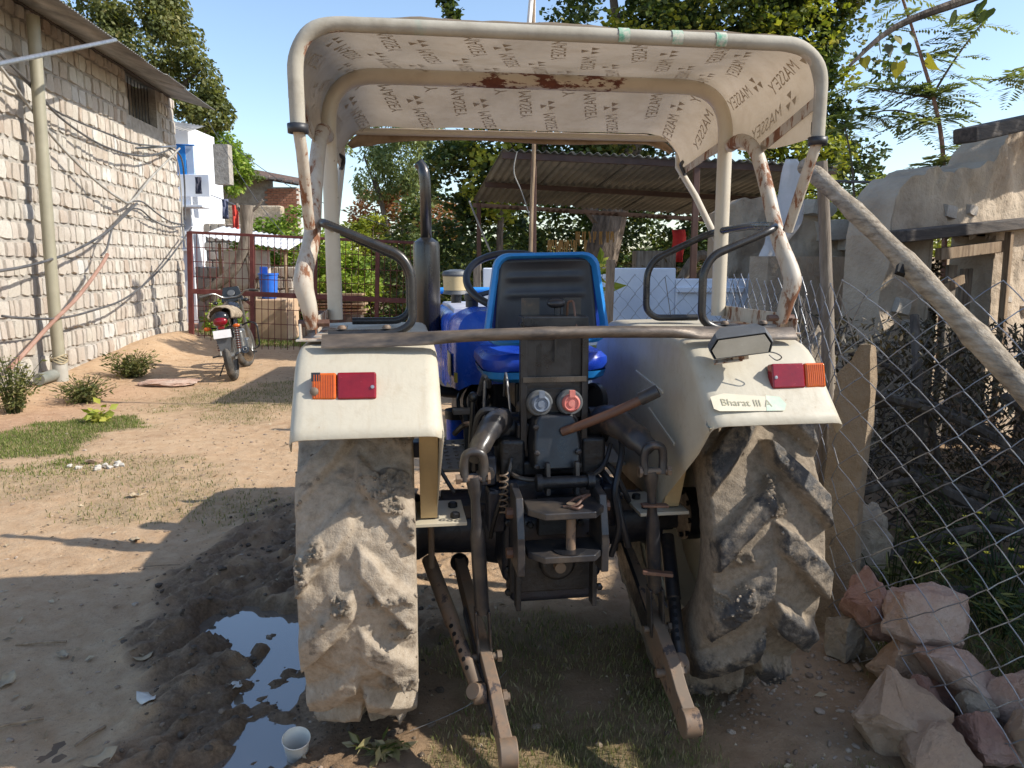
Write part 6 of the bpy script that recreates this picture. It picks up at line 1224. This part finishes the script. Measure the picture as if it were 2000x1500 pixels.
b = MB(); b.grid([[(1.88 + .05 * i + .02 * math.sin(k), 9.2 + .02 * math.sin(i * 2 + k), 1.98 - k * .075) for i in range(4)] for k in range(6)]); tag(b.build('red_cloth', simple('red_cloth', [(.5, .02, .02), (.6, .04, .03)], 9, .8), solid=.02), 'red rag hanging in the shed beside the trunk', 'cloth')
for i, (x, y, z, lx, lb) in enumerate(((1.62, 8.9, 1.62, .45, 'wooden crate end in the shed behind the white wall'), (2.3, 8.8, 1.5, .5, 'grey log lying in the shed behind the white wall'), (2.05, 8.6, 1.55, .4, 'bent grey branch leaning behind the white wall'))):
    b = MB()
    if i == 0: b.box((x, y, z), (lx, .3, .22))
    else: b.tube(curve([(x - lx / 2, y, z - .2), (x, y, z + .12), (x + lx / 2, y, z + .05)], 4), .06, 8)
    tag(b.build('crate' if i == 0 else 'log', M['greywood'], bevel=.01), lb, 'crate' if i == 0 else 'log')
# straw and brush lying inside the shed
gs_ = np.random.default_rng(8); n = 5000; P = np.stack([gs_.uniform(.3, 3.2, n), gs_.uniform(8.4, 11, n), gs_.random(n) ** 2 * 1.5 + .1], -1); V, F = leaf_arrays(P, .16, gs_, asp=.14)
tag(np_mesh('straw_heap', V, F, G6, fattr=dict(rnd=gs_.random(n))), 'dim heap of straw and brush stored under the shed', 'straw', kind='stuff')
# ---------------------------------------------------------------- low white wall
LWW = thing('white_wall', 'low pale blue-white painted wall right behind the tractor seat', 'wall', (0, 0, 0))
mw = simple('bluish_white_paint', [(.50, .55, .64), (.62, .66, .73), (.70, .73, .78)], 2.2, .8, 0, .35)
MB().box((.60, 7.0, .76), (1.72, .18, 1.58)).build('left_panel', mw, LWW, bevel=.01); MB().box((2.0, 6.95, .72), (1.08, .2, 1.47)).build('right_panel', mw, LWW, bevel=.01); MB().box((1.75, 6.84, 1.36), (.6, .06, .05)).build('ledge', mw, LWW, bevel=.008)
tag(MB().box((-.31, 6.95, .8), (.07, .08, 1.62)).build('wooden_post', M['greywood'], bevel=.01), 'weathered square post at left end of white wall', 'post')

# ---------------------------------------------------------------- mud house on the right
def mudslab(b, outline, y0, th, seed, nx=60, rough=.03):
    """rough wall: outline = top edge [(x,z)], from the ground up, facing -y"""
    xs = np.linspace(outline[0][0], outline[-1][0], nx); top = np.interp(xs, [p[0] for p in outline], [p[1] for p in outline]); top = top + .035 * fbm(xs * 6, xs * 0, o=3, seed=seed)
    nz_ = 40; rows = []
    for j in range(nz_ + 1):
        row = []
        for x, tz in zip(xs, top):
            z = -.1 + (tz + .1) * j / nz_; d = float(rough * fbm(np.array([x * 2.5]), np.array([z * 2.5]), o=4, seed=seed)[0]) if False else 0
            row.append([x, y0, z])
        rows.append(row)
    A = np.array(rows); d = rough * fbm(A[..., 0] * 3, A[..., 2] * 3, o=5, seed=seed, gain=.6); A[..., 1] -= d
    Bk = A.copy(); Bk[..., 1] = y0 + th
    b.grid([[tuple(p) for p in r_] for r_ in A]); b.grid([[tuple(p) for p in r_[::-1]] for r_ in Bk]); b.grid([[tuple(p) for p in A[-1]], [tuple(p) for p in Bk[-1]]]); b.grid([[tuple(p) for p in A[:, 0]], [tuple(p) for p in Bk[:, 0]]]); b.grid([[tuple(p) for p in A[:, -1]], [tuple(p) for p in Bk[:, -1]]]); return b
MH = thing('mud_house', 'crumbling mud-plastered house with timber lintel at right', 'house', (2.70, 5.6, 0), R(30))
b = MB(); mudslab(b, [(0, 1.78), (.06, 2.02), (.25, 2.18), (.55, 2.27), (1.0, 2.32), (1.2, 2.36), (1.27, 2.5), (1.6, 2.68), (2.6, 2.88)], 0, .35, 401, 110)
mh_ = b.build('front_wall', M['mud'], MH, 60)
bm = bmesh.new(); bm.from_mesh(mh_.data); kill = [f for f in bm.faces if (.53 < f.calc_center_median().x < 1.36 and f.calc_center_median().z < 1.80)]; bmesh.ops.delete(bm, geom=kill, context='FACES'); bm.to_mesh(mh_.data); bm.free()
for x in (.52, 1.37): MB().box((x, .17, .85), (.02, .36, 1.92)).build('jamb', M['mud'], MH, bevel=.004)
MB().box((1.2, 1.1, .8), (2.6, .2, 1.7)).build('back_wall', M['mud'], MH)
MB().bar((-.02, -.07, 1.78), (2.2, -.07, 1.96), .16, .085).build('lintel', M['darkwood'], MH, bevel=.01)
MB().bar((.05, -.45, 2.42), (2.4, -.45, 2.9), .16, .10).build('roof_beam', M['darkwood'], MH, bevel=.015)
MB().bar((.53, -.05, 1.66), (1.42, -.05, 1.73), .05, .09).build('door_head', M['wood'], MH, bevel=.006)
MB().bar((1.45, -.09, .0), (1.40, -.09, 1.84), .05, .05, (1, 0, 0)).build('door_post', M['wood'], MH, bevel=.006)
for i, (x, w, z1, rz) in enumerate(((.62, .12, 1.38, .05), (.78, .14, 1.5, -.04), (.96, .12, 1.58, .02), (1.22, .14, 1.55, 0))): MB().box((x, .10 + .02 * (i % 2), z1 / 2), (w, .03, z1), (0, rz, 0)).build('door_plank', M['greywood'], MH, bevel=.004)
MB().bar((.58, .06, 1.33), (1.08, .06, 1.47), .03, .07).build('cross_batten', M['wood'], MH, bevel=.004)
for i, x in enumerate((1.0, 1.2)):
    n = 700; gb = np.random.default_rng(i); P = np.stack([3.15 + .165 * i + gb.normal(0, .026, n), 5.78 + .1 * i + gb.normal(0, .02, n) + .2, gb.uniform(.75, 1.62, n)], -1); V, F = leaf_arrays(P, .045, gb, asp=.5)
    tag(np_mesh('dried_bunch', V, F, G6, fattr=dict(rnd=gb.random(n))), ('left' if i == 0 else 'right') + ' dried brown bunch hanging in the mud house doorway', 'bunch', kind='stuff')
for i, (x, z, w, h) in enumerate(((.72, 1.98, .13, .10), (1.0, 2.0, .11, .08), (.22, 1.28, .17, .12), (.36, 1.12, .24, .11), (1.75, .95, .28, .26), (1.85, 1.68, .14, .17), (.2, .6, .24, .2), (1.6, 1.30, .16, .05), (.18, .95, .15, .1), (2.0, 1.2, .2, .1))): o = link(bpy.data.objects.new('embedded_stone', blk[i % 8]), MH); o.location = (x, .02, z); o.scale = (w, .09, h); o.rotation_euler = (0, random.uniform(-.3, .3), 0)
shade_wall = thing('mud_wall', 'unseen mud wall added outside the right edge to cast shade', 'wall', (4.3, .9, 0), R(90))  # added out of view to shade the rocks, brushwood and ground
b = MB(); mudslab(b, [(0, 2.85), (.8, 2.9), (2.0, 2.85), (3.2, 2.7), (4.2, 2.2), (5.1, 1.95)], 0, .3, 402); b.build('wall', M['mud'], shade_wall, 60)
# broken mud wall further back
BW = thing('mud_wall', 'broken mud garden wall with rubble top behind the fence', 'wall')
b = MB(); mudslab(b, [(1.98, 2.10), (2.2, 2.18), (2.6, 2.2), (2.95, 2.12), (3.1, 1.9), (3.3, 1.65), (3.6, 1.75), (3.9, 1.8)], 7.5, .4, 403, 90, .05); b.build('wall', M['mud'], BW, 60)
for i, (x, z, w, h) in enumerate(((3.05, 1.9, .3, .2), (3.28, 1.78, .3, .16), (3.45, 1.95, .34, .24), (3.2, 1.55, .3, .2), (2.9, 2.1, .25, .14), (3.5, 1.7, .3, .2))): o = link(bpy.data.objects.new('stone', blk[i]), BW); o.location = (x, 7.5, z); o.scale = (w, .35, h); o.rotation_euler = (0, random.uniform(-.3, .3), random.uniform(-.3, .3))
# ragged white cloth and a black line
b = MB(); cl_ = curve([(2.45, 7.0, 2.5), (2.43, 7.0, 2.1), (2.35, 6.98, 1.85), (2.28, 6.98, 1.65), (2.2, 6.98, 1.5), (2.18, 6.98, 1.38)], 5); b.grid([[tuple(p + Vector(((k - 1) * (.035 + .06 * math.sin(min(i / 12, 1) * 2.6)), .02 * math.sin(k * 3 + i), 0))) for k in range(4)] for i, p in enumerate(cl_)]); tag(b.build('cloth_strip', simple('greyish_white_cloth', [(.5, .48, .47), (.64, .61, .6)], 5, .95), solid=.006), 'ragged white cloth strip hanging above the white wall', 'cloth')
tag(MB().tube([(2.7, 6.6, 2.27), (3.5, 6.2, 2.2)], .011, 6).build('black_wire', M['cable']), 'taut black line running behind the bamboo pole', 'wire')

# ---------------------------------------------------------------- fence, posts, bamboo
ST = tag(MB().tube(curve([(1.45, 3.42, -.1), (1.43, 3.42, .6), (1.415, 3.42, 1.2), (1.375, 3.42, 1.65), (1.335, 3.42, 2.03)], 6), [.033 - .0004 * i for i in range(25)], 10).build('fence_post', M['greywood']), 'crooked wooden stake carrying the fence and bamboo pole', 'post')
BP = thing('bamboo_pole', 'long thick bamboo pole leaning on the stake at right', 'pole')
pa, pz = Vector((1.30, 3.50, 2.02)), Vector((1.52, -.20, .02)); prof_ = []; L_ = (pz - pa).length
cp = []; rp = []
for i in range(90):
    k = i / 89; cp.append(pa.lerp(pz, k) + Vector((.02 * math.sin(k * 7), 0, .015 * math.sin(k * 5)))); node = min(abs((k * 9.2) % 1), 1 - abs((k * 9.2) % 1)); rp.append(.0355 - .002 * k + .0022 * math.sin(k * 61) + .005 * math.exp(-(node / .05) ** 2))
MB().tube(cp, rp, 16).build('culm', M['bamboo'], BP)
q = pa.lerp(pz, .22); MB().box(tuple(q + Vector((-.018, -.035, -.006))), (.034, .02, .036), (R(-32), R(20), R(-8))).build('hole', simple('hole_dark', [(.01, .008, .006)]), BP)
tag(MB().tube(curve([(.74, 6.02, 0), (.75, 6.02, .8), (.765, 6.02, 1.62)], 4), .035, 9).build('fence_post', M['wood']), 'straight wooden fence stake right of the tractor seat', 'post')
tag(MB().tube(curve([(1.44, 4.62, 0), (1.43, 4.62, .8), (1.42, 4.62, 1.3)], 4), .04, 9).build('fence_post', M['wood']), 'short fence stake behind the right fender', 'post')
FN = thing('chain_link_fence', 'sagging galvanised chain-link fence along the right side', 'fence')
TOP = [(-4.3, (.05, 6.85)), (-3.09, (.88, 6.0)), (-2.23, (1.45, 5.35)), (-1.38, (1.46, 4.5)), (-.88, (1.42, 4.0)), (-.38, (1.37, 3.5)), (0, (1.33, 3.12)), (.14, (1.44, 2.94)), (.4, (1.65, 2.70)), (.8, (2.02, 2.50)), (1.5, (2.65, 2.2))]
BOT = [(-4.3, (.1, 6.85)), (-3.09, (.93, 6.0)), (-2.23, (1.5, 5.35)), (-1.38, (1.51, 4.5)), (-.88, (1.47, 4.0)), (-.38, (1.42, 3.5)), (0, (1.38, 3.1)), (.14, (1.39, 2.88)), (.4, (1.46, 2.50)), (.8, (1.62, 2.10)), (1.5, (1.9, 1.55))]
def fpt(s, t_):
    a = [np.interp(s, [p[0] for p in TOP], [p[1][i] for p in TOP]) for i in (0, 1)]; c = [np.interp(s, [p[0] for p in BOT], [p[1][i] for p in BOT]) for i in (0, 1)]
    k = t_; zt = 1.53 + .02 * math.sin(s * 6) - .02 * max(-s, 0) * .6; bul = .10 * math.sin(math.pi * k) * math.exp(-((s - .5) / .5) ** 2)
    w = k ** 1.2
    return Vector((c[0] + (a[0] - c[0]) * w - bul * .4, c[1] + (a[1] - c[1]) * w - bul, .02 + (zt - .02) * k))
W_ = .075; nst = 20
for i in range(-56, 20):
    pts = [fpt((i + ((j + i) % 2)) * W_, j / nst) + Vector((.004, .004, 0)) * (1 if (j + i) % 2 else -1) for j in range(nst + 1)]; cc = []
    for j in range(nst):
        n0 = Vector((.5, .86, 0)) * (.004 if j % 2 else -.004)
        for k in (0, .1, .35, .65, .9): cc.append(pts[j].lerp(pts[j + 1], k) + n0 * math.sin(k * math.pi * 2) + (Vector((0, 0, .004)) * math.sin(k * math.pi)))
    cc.append(pts[-1])
    MB().tube(cc, .0022, 5 if i > -25 else 4).build('wire', M['steel'], FN)
# standing slab and stones behind the wheel
def rock(name, label, loc, size, seed, mat, rot=(0, 0, 0), cuts=7, group=None, cat='rock', parent=None):
    g = random.Random(seed); bm = bmesh.new()
    for k in range(19 if cuts > 4 else 30):
        p = Vector((g.gauss(0, 1), g.gauss(0, 1), g.gauss(0, 1))).normalized() * g.uniform(.92, 1.08); p = Vector([math.copysign(min(abs(c) * 1.2, .95), c) for c in p]); bm.verts.new(p)
    r_ = bmesh.ops.convex_hull(bm, input=bm.verts); bmesh.ops.delete(bm, geom=[v for v in bm.verts if not v.link_faces], context='VERTS')
    bmesh.ops.bevel(bm, geom=bm.edges[:], offset=.035, segments=1, affect='EDGES', clamp_overlap=True)
    bmesh.ops.triangulate(bm, faces=bm.faces); bmesh.ops.subdivide_edges(bm, edges=[e for e in bm.edges if e.calc_length() > .12], cuts=5, use_grid_fill=True); bmesh.ops.triangulate(bm, faces=bm.faces)
    co = np.array([v.co for v in bm.verts]); nz_ = fbm(co[:, 0] * 2.2 + seed, co[:, 1] * 2.2, co[:, 2] * 2.2, o=6, seed=seed, gain=.68) * .08
    for v, k in zip(bm.verts, nz_): v.co *= 1 + k; v.co = Vector((v.co.x * size[0], v.co.y * size[1], v.co.z * size[2]))
    me = bpy.data.meshes.new(name); bm.to_mesh(me); bm.free(); me.polygons.foreach_set('use_smooth', [True] * len(me.polygons)); me.set_sharp_from_angle(angle=R(28)); me.materials.append(mat)
    o = link(bpy.data.objects.new(name, me), parent); o.location = loc; o.rotation_euler = rot; tag(o, label, cat, group); return o
def rockmat(name, cols):
    t = NT(name); v = t.coord(); n = t.noise(3.5, 7, .65, v); c = t.ramp(n, [(.25 + .5 * i / (len(cols) - 1), cc) for i, cc in enumerate(cols)])
    c = t.mix(t.ramp(t.noise(22, 6, .7, v), [(.55, 0.), (.75, .4)]), c, (.2, .13, .095)); t.set(Base_Color=c, Roughness=.9, Normal=t.bump(t.noise(70, 6, .7, v), .6, .006, t.bump(t.noise(16, 8, .72, v), 1., .03, t.bump(n, .5, .04)))); return t.m
RA = rockmat('pink_sandstone', [(.36, .19, .13), (.47, .29, .21), (.55, .40, .31), (.62, .50, .40)]); RBm = rockmat('tan_sandstone', [(.34, .21, .13), (.45, .30, .195), (.54, .40, .28)]); RC = rockmat('maroon_sandstone', [(.26, .12, .09), (.40, .23, .17), (.52, .36, .28)]); RD = rockmat('grey_conglomerate', [(.2, .16, .12), (.36, .29, .21), (.5, .42, .32)])
for i, (lb, loc, sz, sd_, mt, rot) in enumerate((
 ('big pointed tan rock in front of the fence at bottom right', (1.29, 2.4, 0.07), (0.16, 0.15, 0.15), 41, RBm, (0.2, 0.5, 0.4)),
 ('tan rock cut off by the bottom edge at right', (1.31, 2.17, 0.05), (0.15, 0.12, 0.1), 42, RBm, (0.1, -0.2, 0.9)),
 ('broad cream rock on top of the heap', (1.57, 2.75, 0.27), (0.16, 0.12, 0.13), 43, RA, (-0.3, 0.3, -0.3)),
 ('upright rock with a maroon side beside the slab', (1.45, 2.9, 0.22), (0.1, 0.1, 0.17), 44, RC, (0.1, -0.2, 0.5)),
 ('long pink rock in the middle of the heap', (1.58, 2.55, 0.14), (0.15, 0.11, 0.095), 5, RA, (-0.1, 0.4, -0.5)),
 ('round gritty grey stone on the heap', (1.585, 2.42, 0.1), (0.058, 0.055, 0.058), 6, RD, (0, 0, 0)),
 ('tall cream rock at the right edge of the heap', (1.73, 2.44, 0.1), (0.085, 0.1, 0.15), 7, RA, (0.2, 0.3, 1.2)),
 ('brown wedge under the broad cream rock', (1.48, 2.7, 0.1), (0.11, 0.1, 0.11), 8, RBm, (0.4, 0, 0.2)),
 ('small maroon block under the long pink rock', (1.46, 2.52, 0.06), (0.075, 0.07, 0.09), 9, RC, (0.3, 0.1, 0.8)),
 ('pinkish block low near the bottom right corner', (1.57, 2.32, 0.05), (0.1, 0.09, 0.09), 10, RC, (0, 0.4, 1.6)),
 ('ochre rock cut by the lower right corner', (1.68, 2.28, 0.06), (0.08, 0.08, 0.1), 11, RBm, (0.2, 0, 0.7)),
 ('shaded grey stone low between tyre and heap', (1.36, 2.93, 0.1), (0.075, 0.07, 0.12), 12, RD, (0, 0.2, 0.3)),
 ('brown stone behind the small maroon block', (1.6, 2.6, 0.03), (0.09, 0.09, 0.07), 13, RC, (0.5, 0.2, 0.1)),
 ('pale stone half hidden behind the standing slab', (1.62, 3.45, .25), (.14, .12, .25), 14, RD, (.1, .1, .3)))):
    rock('rock', lb, loc, sz, sd_, mt, rot, 9 if i != 5 else 3, 'loose rocks heaped along the fence')
ol = [(-.11, -.1), (-.125, .3), (-.115, .62), (-.10, .95), (-.085, 1.17), (-.02, 1.23), (.02, 1.30), (.085, 1.305), (.10, 1.1), (.095, .8), (.085, .45), (.10, .1), (.09, -.1)]
bm = bmesh.new(); fr = [bm.verts.new((x, -.06, z)) for x, z in ol]; bk_ = [bm.verts.new((x * .9 + .05, .07, z - .02)) for x, z in ol]; bm.faces.new(fr); bm.faces.new(bk_[::-1])
for i in range(len(ol)): bm.faces.new((fr[i], bk_[i], bk_[(i + 1) % len(ol)], fr[(i + 1) % len(ol)]))
bmesh.ops.recalc_face_normals(bm, faces=bm.faces); bmesh.ops.triangulate(bm, faces=bm.faces)
for _ in range(3): bmesh.ops.subdivide_edges(bm, edges=[e for e in bm.edges if e.calc_length() > .06], cuts=1); bmesh.ops.triangulate(bm, faces=bm.faces)
co = np.array([v.co for v in bm.verts]); dd = [fbm(co[:, 0] * 6 + k * 9, co[:, 1] * 6, co[:, 2] * 6, o=4, seed=21 + k) * .012 for k in range(3)]
for i, v in enumerate(bm.verts): v.co += Vector((dd[0][i], dd[1][i], dd[2][i]))
me = bpy.data.meshes.new('stone_slab'); bm.to_mesh(me); bm.free(); me.polygons.foreach_set('use_smooth', [True] * len(me.polygons)); me.set_sharp_from_angle(angle=R(30)); me.materials.append(rockmat('slab_stone', [(.22, .15, .09), (.33, .24, .15), (.42, .34, .25)]))
o = link(bpy.data.objects.new('stone_slab', me)); o.location = (1.42, 3.24, 0); o.rotation_euler = (0, 0, R(-22)); o.scale = (.7, 1, .98); o.location = (1.43, 3.2, 0); tag(o, 'upright tan stone slab between right tyre and fence', 'slab')
rock('stone_slab', 'grey block standing behind the right fender by the stake', (1.52, 3.9, .55), (.15, .12, .68), 22, RD, (0, 0, .4), 5, None, 'slab')
rock('stone_slab', 'flat pinkish flagstone lying on the path near the weed', (-4.5, 10.0, gz(-4.5, 10) + .03), (.42, .26, .035), 23, RA, (0, 0, .1), 5, None, 'slab')
rock('rock', 'small brown stone beside white chips on the path', (-3.33, 5.95, gz(-3.33, 5.95) + .02), (.07, .045, .03), 24, RBm, (0, 0, .3), 6)
for i in range(9):
    x = -3.15 + .09 * random.gauss(0, 1); y = 5.82 + .06 * random.gauss(0, 1); rock('stone_chip', 'white limestone chip in the small pile on the path', (x, y, gz(x, y) + .012), (.028, .022, .018), 30 + i, M['chip'] if 'chip' in M else M.setdefault('chip', simple('white_chip', [(.42, .38, .32), (.54, .5, .44)], 9, .9)), (0, 0, i), 6, 'white chips on the path', 'stone')
# ---------------------------------------------------------------- brushwood behind the fence
gb = random.Random(9); BR = []
bpts = [((1.7, 4.0, .95), (2.3, 3.9, .8), (2.9, 3.9, .45)), ((1.75, 4.2, .75), (2.2, 4.1, .85), (2.8, 4.2, .6)), ((1.8, 3.6, .15), (2.3, 3.5, .35), (3.1, 3.4, .1)), ((2.0, 3.9, .55), (2.5, 3.6, .3), (2.9, 3.3, .1)), ((1.9, 4.3, 1.1), (2.25, 4.2, .9), (2.4, 4.1, .3)), ((2.3, 4.4, 1.3), (2.25, 4.2, .9), (2.2, 4.0, .4)), ((2.1, 3.6, .2), (2.6, 3.4, .25), (3.2, 3.5, .6)), ((1.7, 3.8, .4), (2.1, 3.8, .5), (2.7, 3.9, .3)), ((2.6, 4.0, .9), (2.9, 3.9, .7), (3.3, 3.7, .65)), ((1.9, 3.4, .08), (2.4, 3.25, .12), (2.9, 3.0, .05))]
desc = ['thick pale branch arching across top of the brushwood', 'grey branch just under the arching one', 'long branch lying lowest in the brushwood heap', 'branch slanting down to the right through the heap', 'dark forked branch at left of the heap', 'upright broken stub behind the heap', 'branch rising to the right out of the heap', 'thin branch crossing the middle of the heap', 'broken branch poking out at the right of the heap', 'thin stick lying on the weeds before the heap']
for p, d in zip(bpts, desc): tag(MB().tube(curve([Vector(q) for q in p], 6), [gb.uniform(.018, .034)] * 13, 7).build('branch', M['brush']), d, 'branch')
tb = MB()
for i in range(420):
    p = Vector((gb.uniform(1.55, 3.7), gb.uniform(3.6, 5.3), gb.uniform(.05, 1.15))); d = Vector((gb.gauss(0, 1), gb.gauss(0, .5), gb.gauss(0, .35))).normalized() * gb.uniform(.15, .5); m_ = p + d * .5 + Vector((0, 0, gb.uniform(-.06, .06))); tb.tube([p, m_, p + d], gb.uniform(.002, .006), 4, cap=False)
tag(tb.build('twigs', M['brush']), 'tangle of dry twigs in the brushwood heap', 'twigs', kind='stuff')
gn = np.random.default_rng(12); n = 14000; P = np.stack([gn.uniform(1.6, 3.8, n), gn.uniform(3.7, 5.45, n), gn.random(n) ** 1.1 * 1.25], -1); k = fbm(P[:, 0] * 3, P[:, 1] * 3, P[:, 2] * 3, o=2, seed=6) > -.1; P = P[k]; V, F = leaf_arrays(P, .055, gn, asp=.3, hang=.8)
tag(np_mesh('dry_leaves', V, F, G6, fattr=dict(rnd=gn.random(len(P)))), 'dry brown leaves hanging in the brushwood', 'leaves', kind='stuff')
tw2 = MB()
for i in range(60): x = gb.uniform(1.5, 1.95); y = gb.uniform(3.9, 6.4); tw2.tube(curve([(x, y, 0), (x + gb.uniform(-.2, .2), y, .6), (x + gb.uniform(-.4, .4), y + gb.uniform(-.2, .2), gb.uniform(.9, 1.5))], 4), .004, 4, cap=False)
tag(tw2.build('twigs', M['greywood']), 'thin bare thorn twigs growing against the fence', 'twigs', kind='stuff')
# ---------------------------------------------------------------- small things on the ground
CP = thing('plastic_cup', 'crumpled white plastic cup standing in the mud near left tyre', 'cup', (-.715, 2.33, gz(-.715, 2.33) + .002)); CP.rotation_euler = (R(16), R(5), 0); CP.scale = (1.2, 1.2, 1.2)
t = NT('thin_white_plastic'); t.set(Base_Color=(.78, .75, .68), Roughness=.35); t.b.inputs['Transmission Weight'].default_value = .1
MB().lathe([(.003, .001), (.024, 0), (.026, .004), (.030, .03), (.0305, .031), (.034, .06), (.0345, .061), (.037, .078), (.0385, .08), (.0375, .082), (.0335, .06), (.0235, .004)], 28, cap=False).build('cup', t.m, CP)
pm = simple('pale_petal', [(.62, .58, .5), (.72, .68, .6)], 9, .7)
for i, (x, y, s, lb) in enumerate(((-1.05, 2.72, .035, 'torn white scrap on the mud left of the puddle'), (-1.35, 2.62, .05, 'pale bleached sprig on the mud'), (-1.52, 2.95, .04, 'curled tan leaf on the mud left of the puddle'), (-1.95, 2.75, .05, 'long curled dry leaf in the shade at lower left'), (-1.85, 2.95, .035, 'small dry leaf in the shade at left'), (-2.6, 5.1, .05, 'pale dry leaf on the sunny path'), (-2.2, 4.3, .045, 'curled leaf beside the exhaust shadow'), (-1.32, 2.25, .055, 'split pale bark strip at the bottom edge'))):
    b = MB(); rows = [[(u * s, v * s * .5, .006 + .25 * s * (u * u) + .12 * s * math.sin(v * 3 + i)) for u in np.linspace(-1, 1, 7)] for v in np.linspace(-1, 1, 5)]
    rows = [[(p[0] * (1 - .6 * abs(k - 2) / 2 * (1 if i % 2 else .5)), p[1], p[2]) for p in r_] for k, r_ in enumerate(rows)]
    b.grid(rows); o = b.build('scrap' if i == 0 else 'dry_leaf', pm if i < 2 else simple('dry_leaf_%d' % i, [(.3, .22, .13), (.46, .37, .25)], 12, .8), None, 60, solid=.0012); o.location = (x, y, gz(x, y) + .004); o.rotation_euler = (random.uniform(-.2, .2), random.uniform(-.2, .2), random.uniform(0, 3)); tag(o, lb, 'scrap' if i == 0 else 'leaf')
for i, (x, y, L, a, lb) in enumerate(((-2.0, 3.05, .10, .15, 'short stick lying in the shade at lower left'), (-1.45, 2.42, .06, 1.2, 'thick stub of twig on the mud'), (-1.75, 2.48, .09, .4, 'thin twig on the dark earth at lower left'), (-.1, 2.62, .05, -.3, 'yellowish twig lying on grass between the links'), (-1.9, 3.9, .12, .2, 'pale thin twig on the sunny ground'))):
    d = Vector((math.cos(a), math.sin(a), 0)) * L; c = Vector((x, y, gz(x, y) + .01)); tag(MB().tube([c - d, c + Vector((0, 0, .004)), c + d], .006 if i != 4 else .003, 6).build('twig', M['wood']), lb, 'twig')
o = MB().grid([[(u * .03, v * .009, .01 * (1 - u * u)) for u in np.linspace(-1, 1, 8)] for v in (-1, 0, 1)]).build('wrapper', simple('red_wrapper', [(.5, .05, .05), (.6, .3, .25)], 40, .35), None, 60, solid=.0008); o.location = (.78, 2.19, gz(.78, 2.19) + .01); o.rotation_euler = (.2, .1, -.9); tag(o, 'small red wrapper on the ground near the bottom edge', 'wrapper')
o = MB().grid([[(u * .02, .01 * math.sin(u * 4 + v), v * .035) for u in np.linspace(-1, 1, 6)] for v in np.linspace(-1, 1, 6)]).build('pink_scrap', simple('pink_plastic', [(.5, .03, .22), (.6, .1, .3)], 9, .4), None, 60, solid=.001); o.location = (.905, 2.42, .78); o.rotation_euler = (.2, .3, .5); tag(o, 'pink plastic scrap stuck to the right rear tyre', 'scrap')
tag(MB().tube(curve([(-.35, 2.42, .01), (-.2, 2.5, .03), (-.1, 2.58, .05), (-.02, 2.62, .12)], 5), .0012, 4).build('wire_end', M['steel']), 'fine wire trailing on the ground from the left link', 'wire')
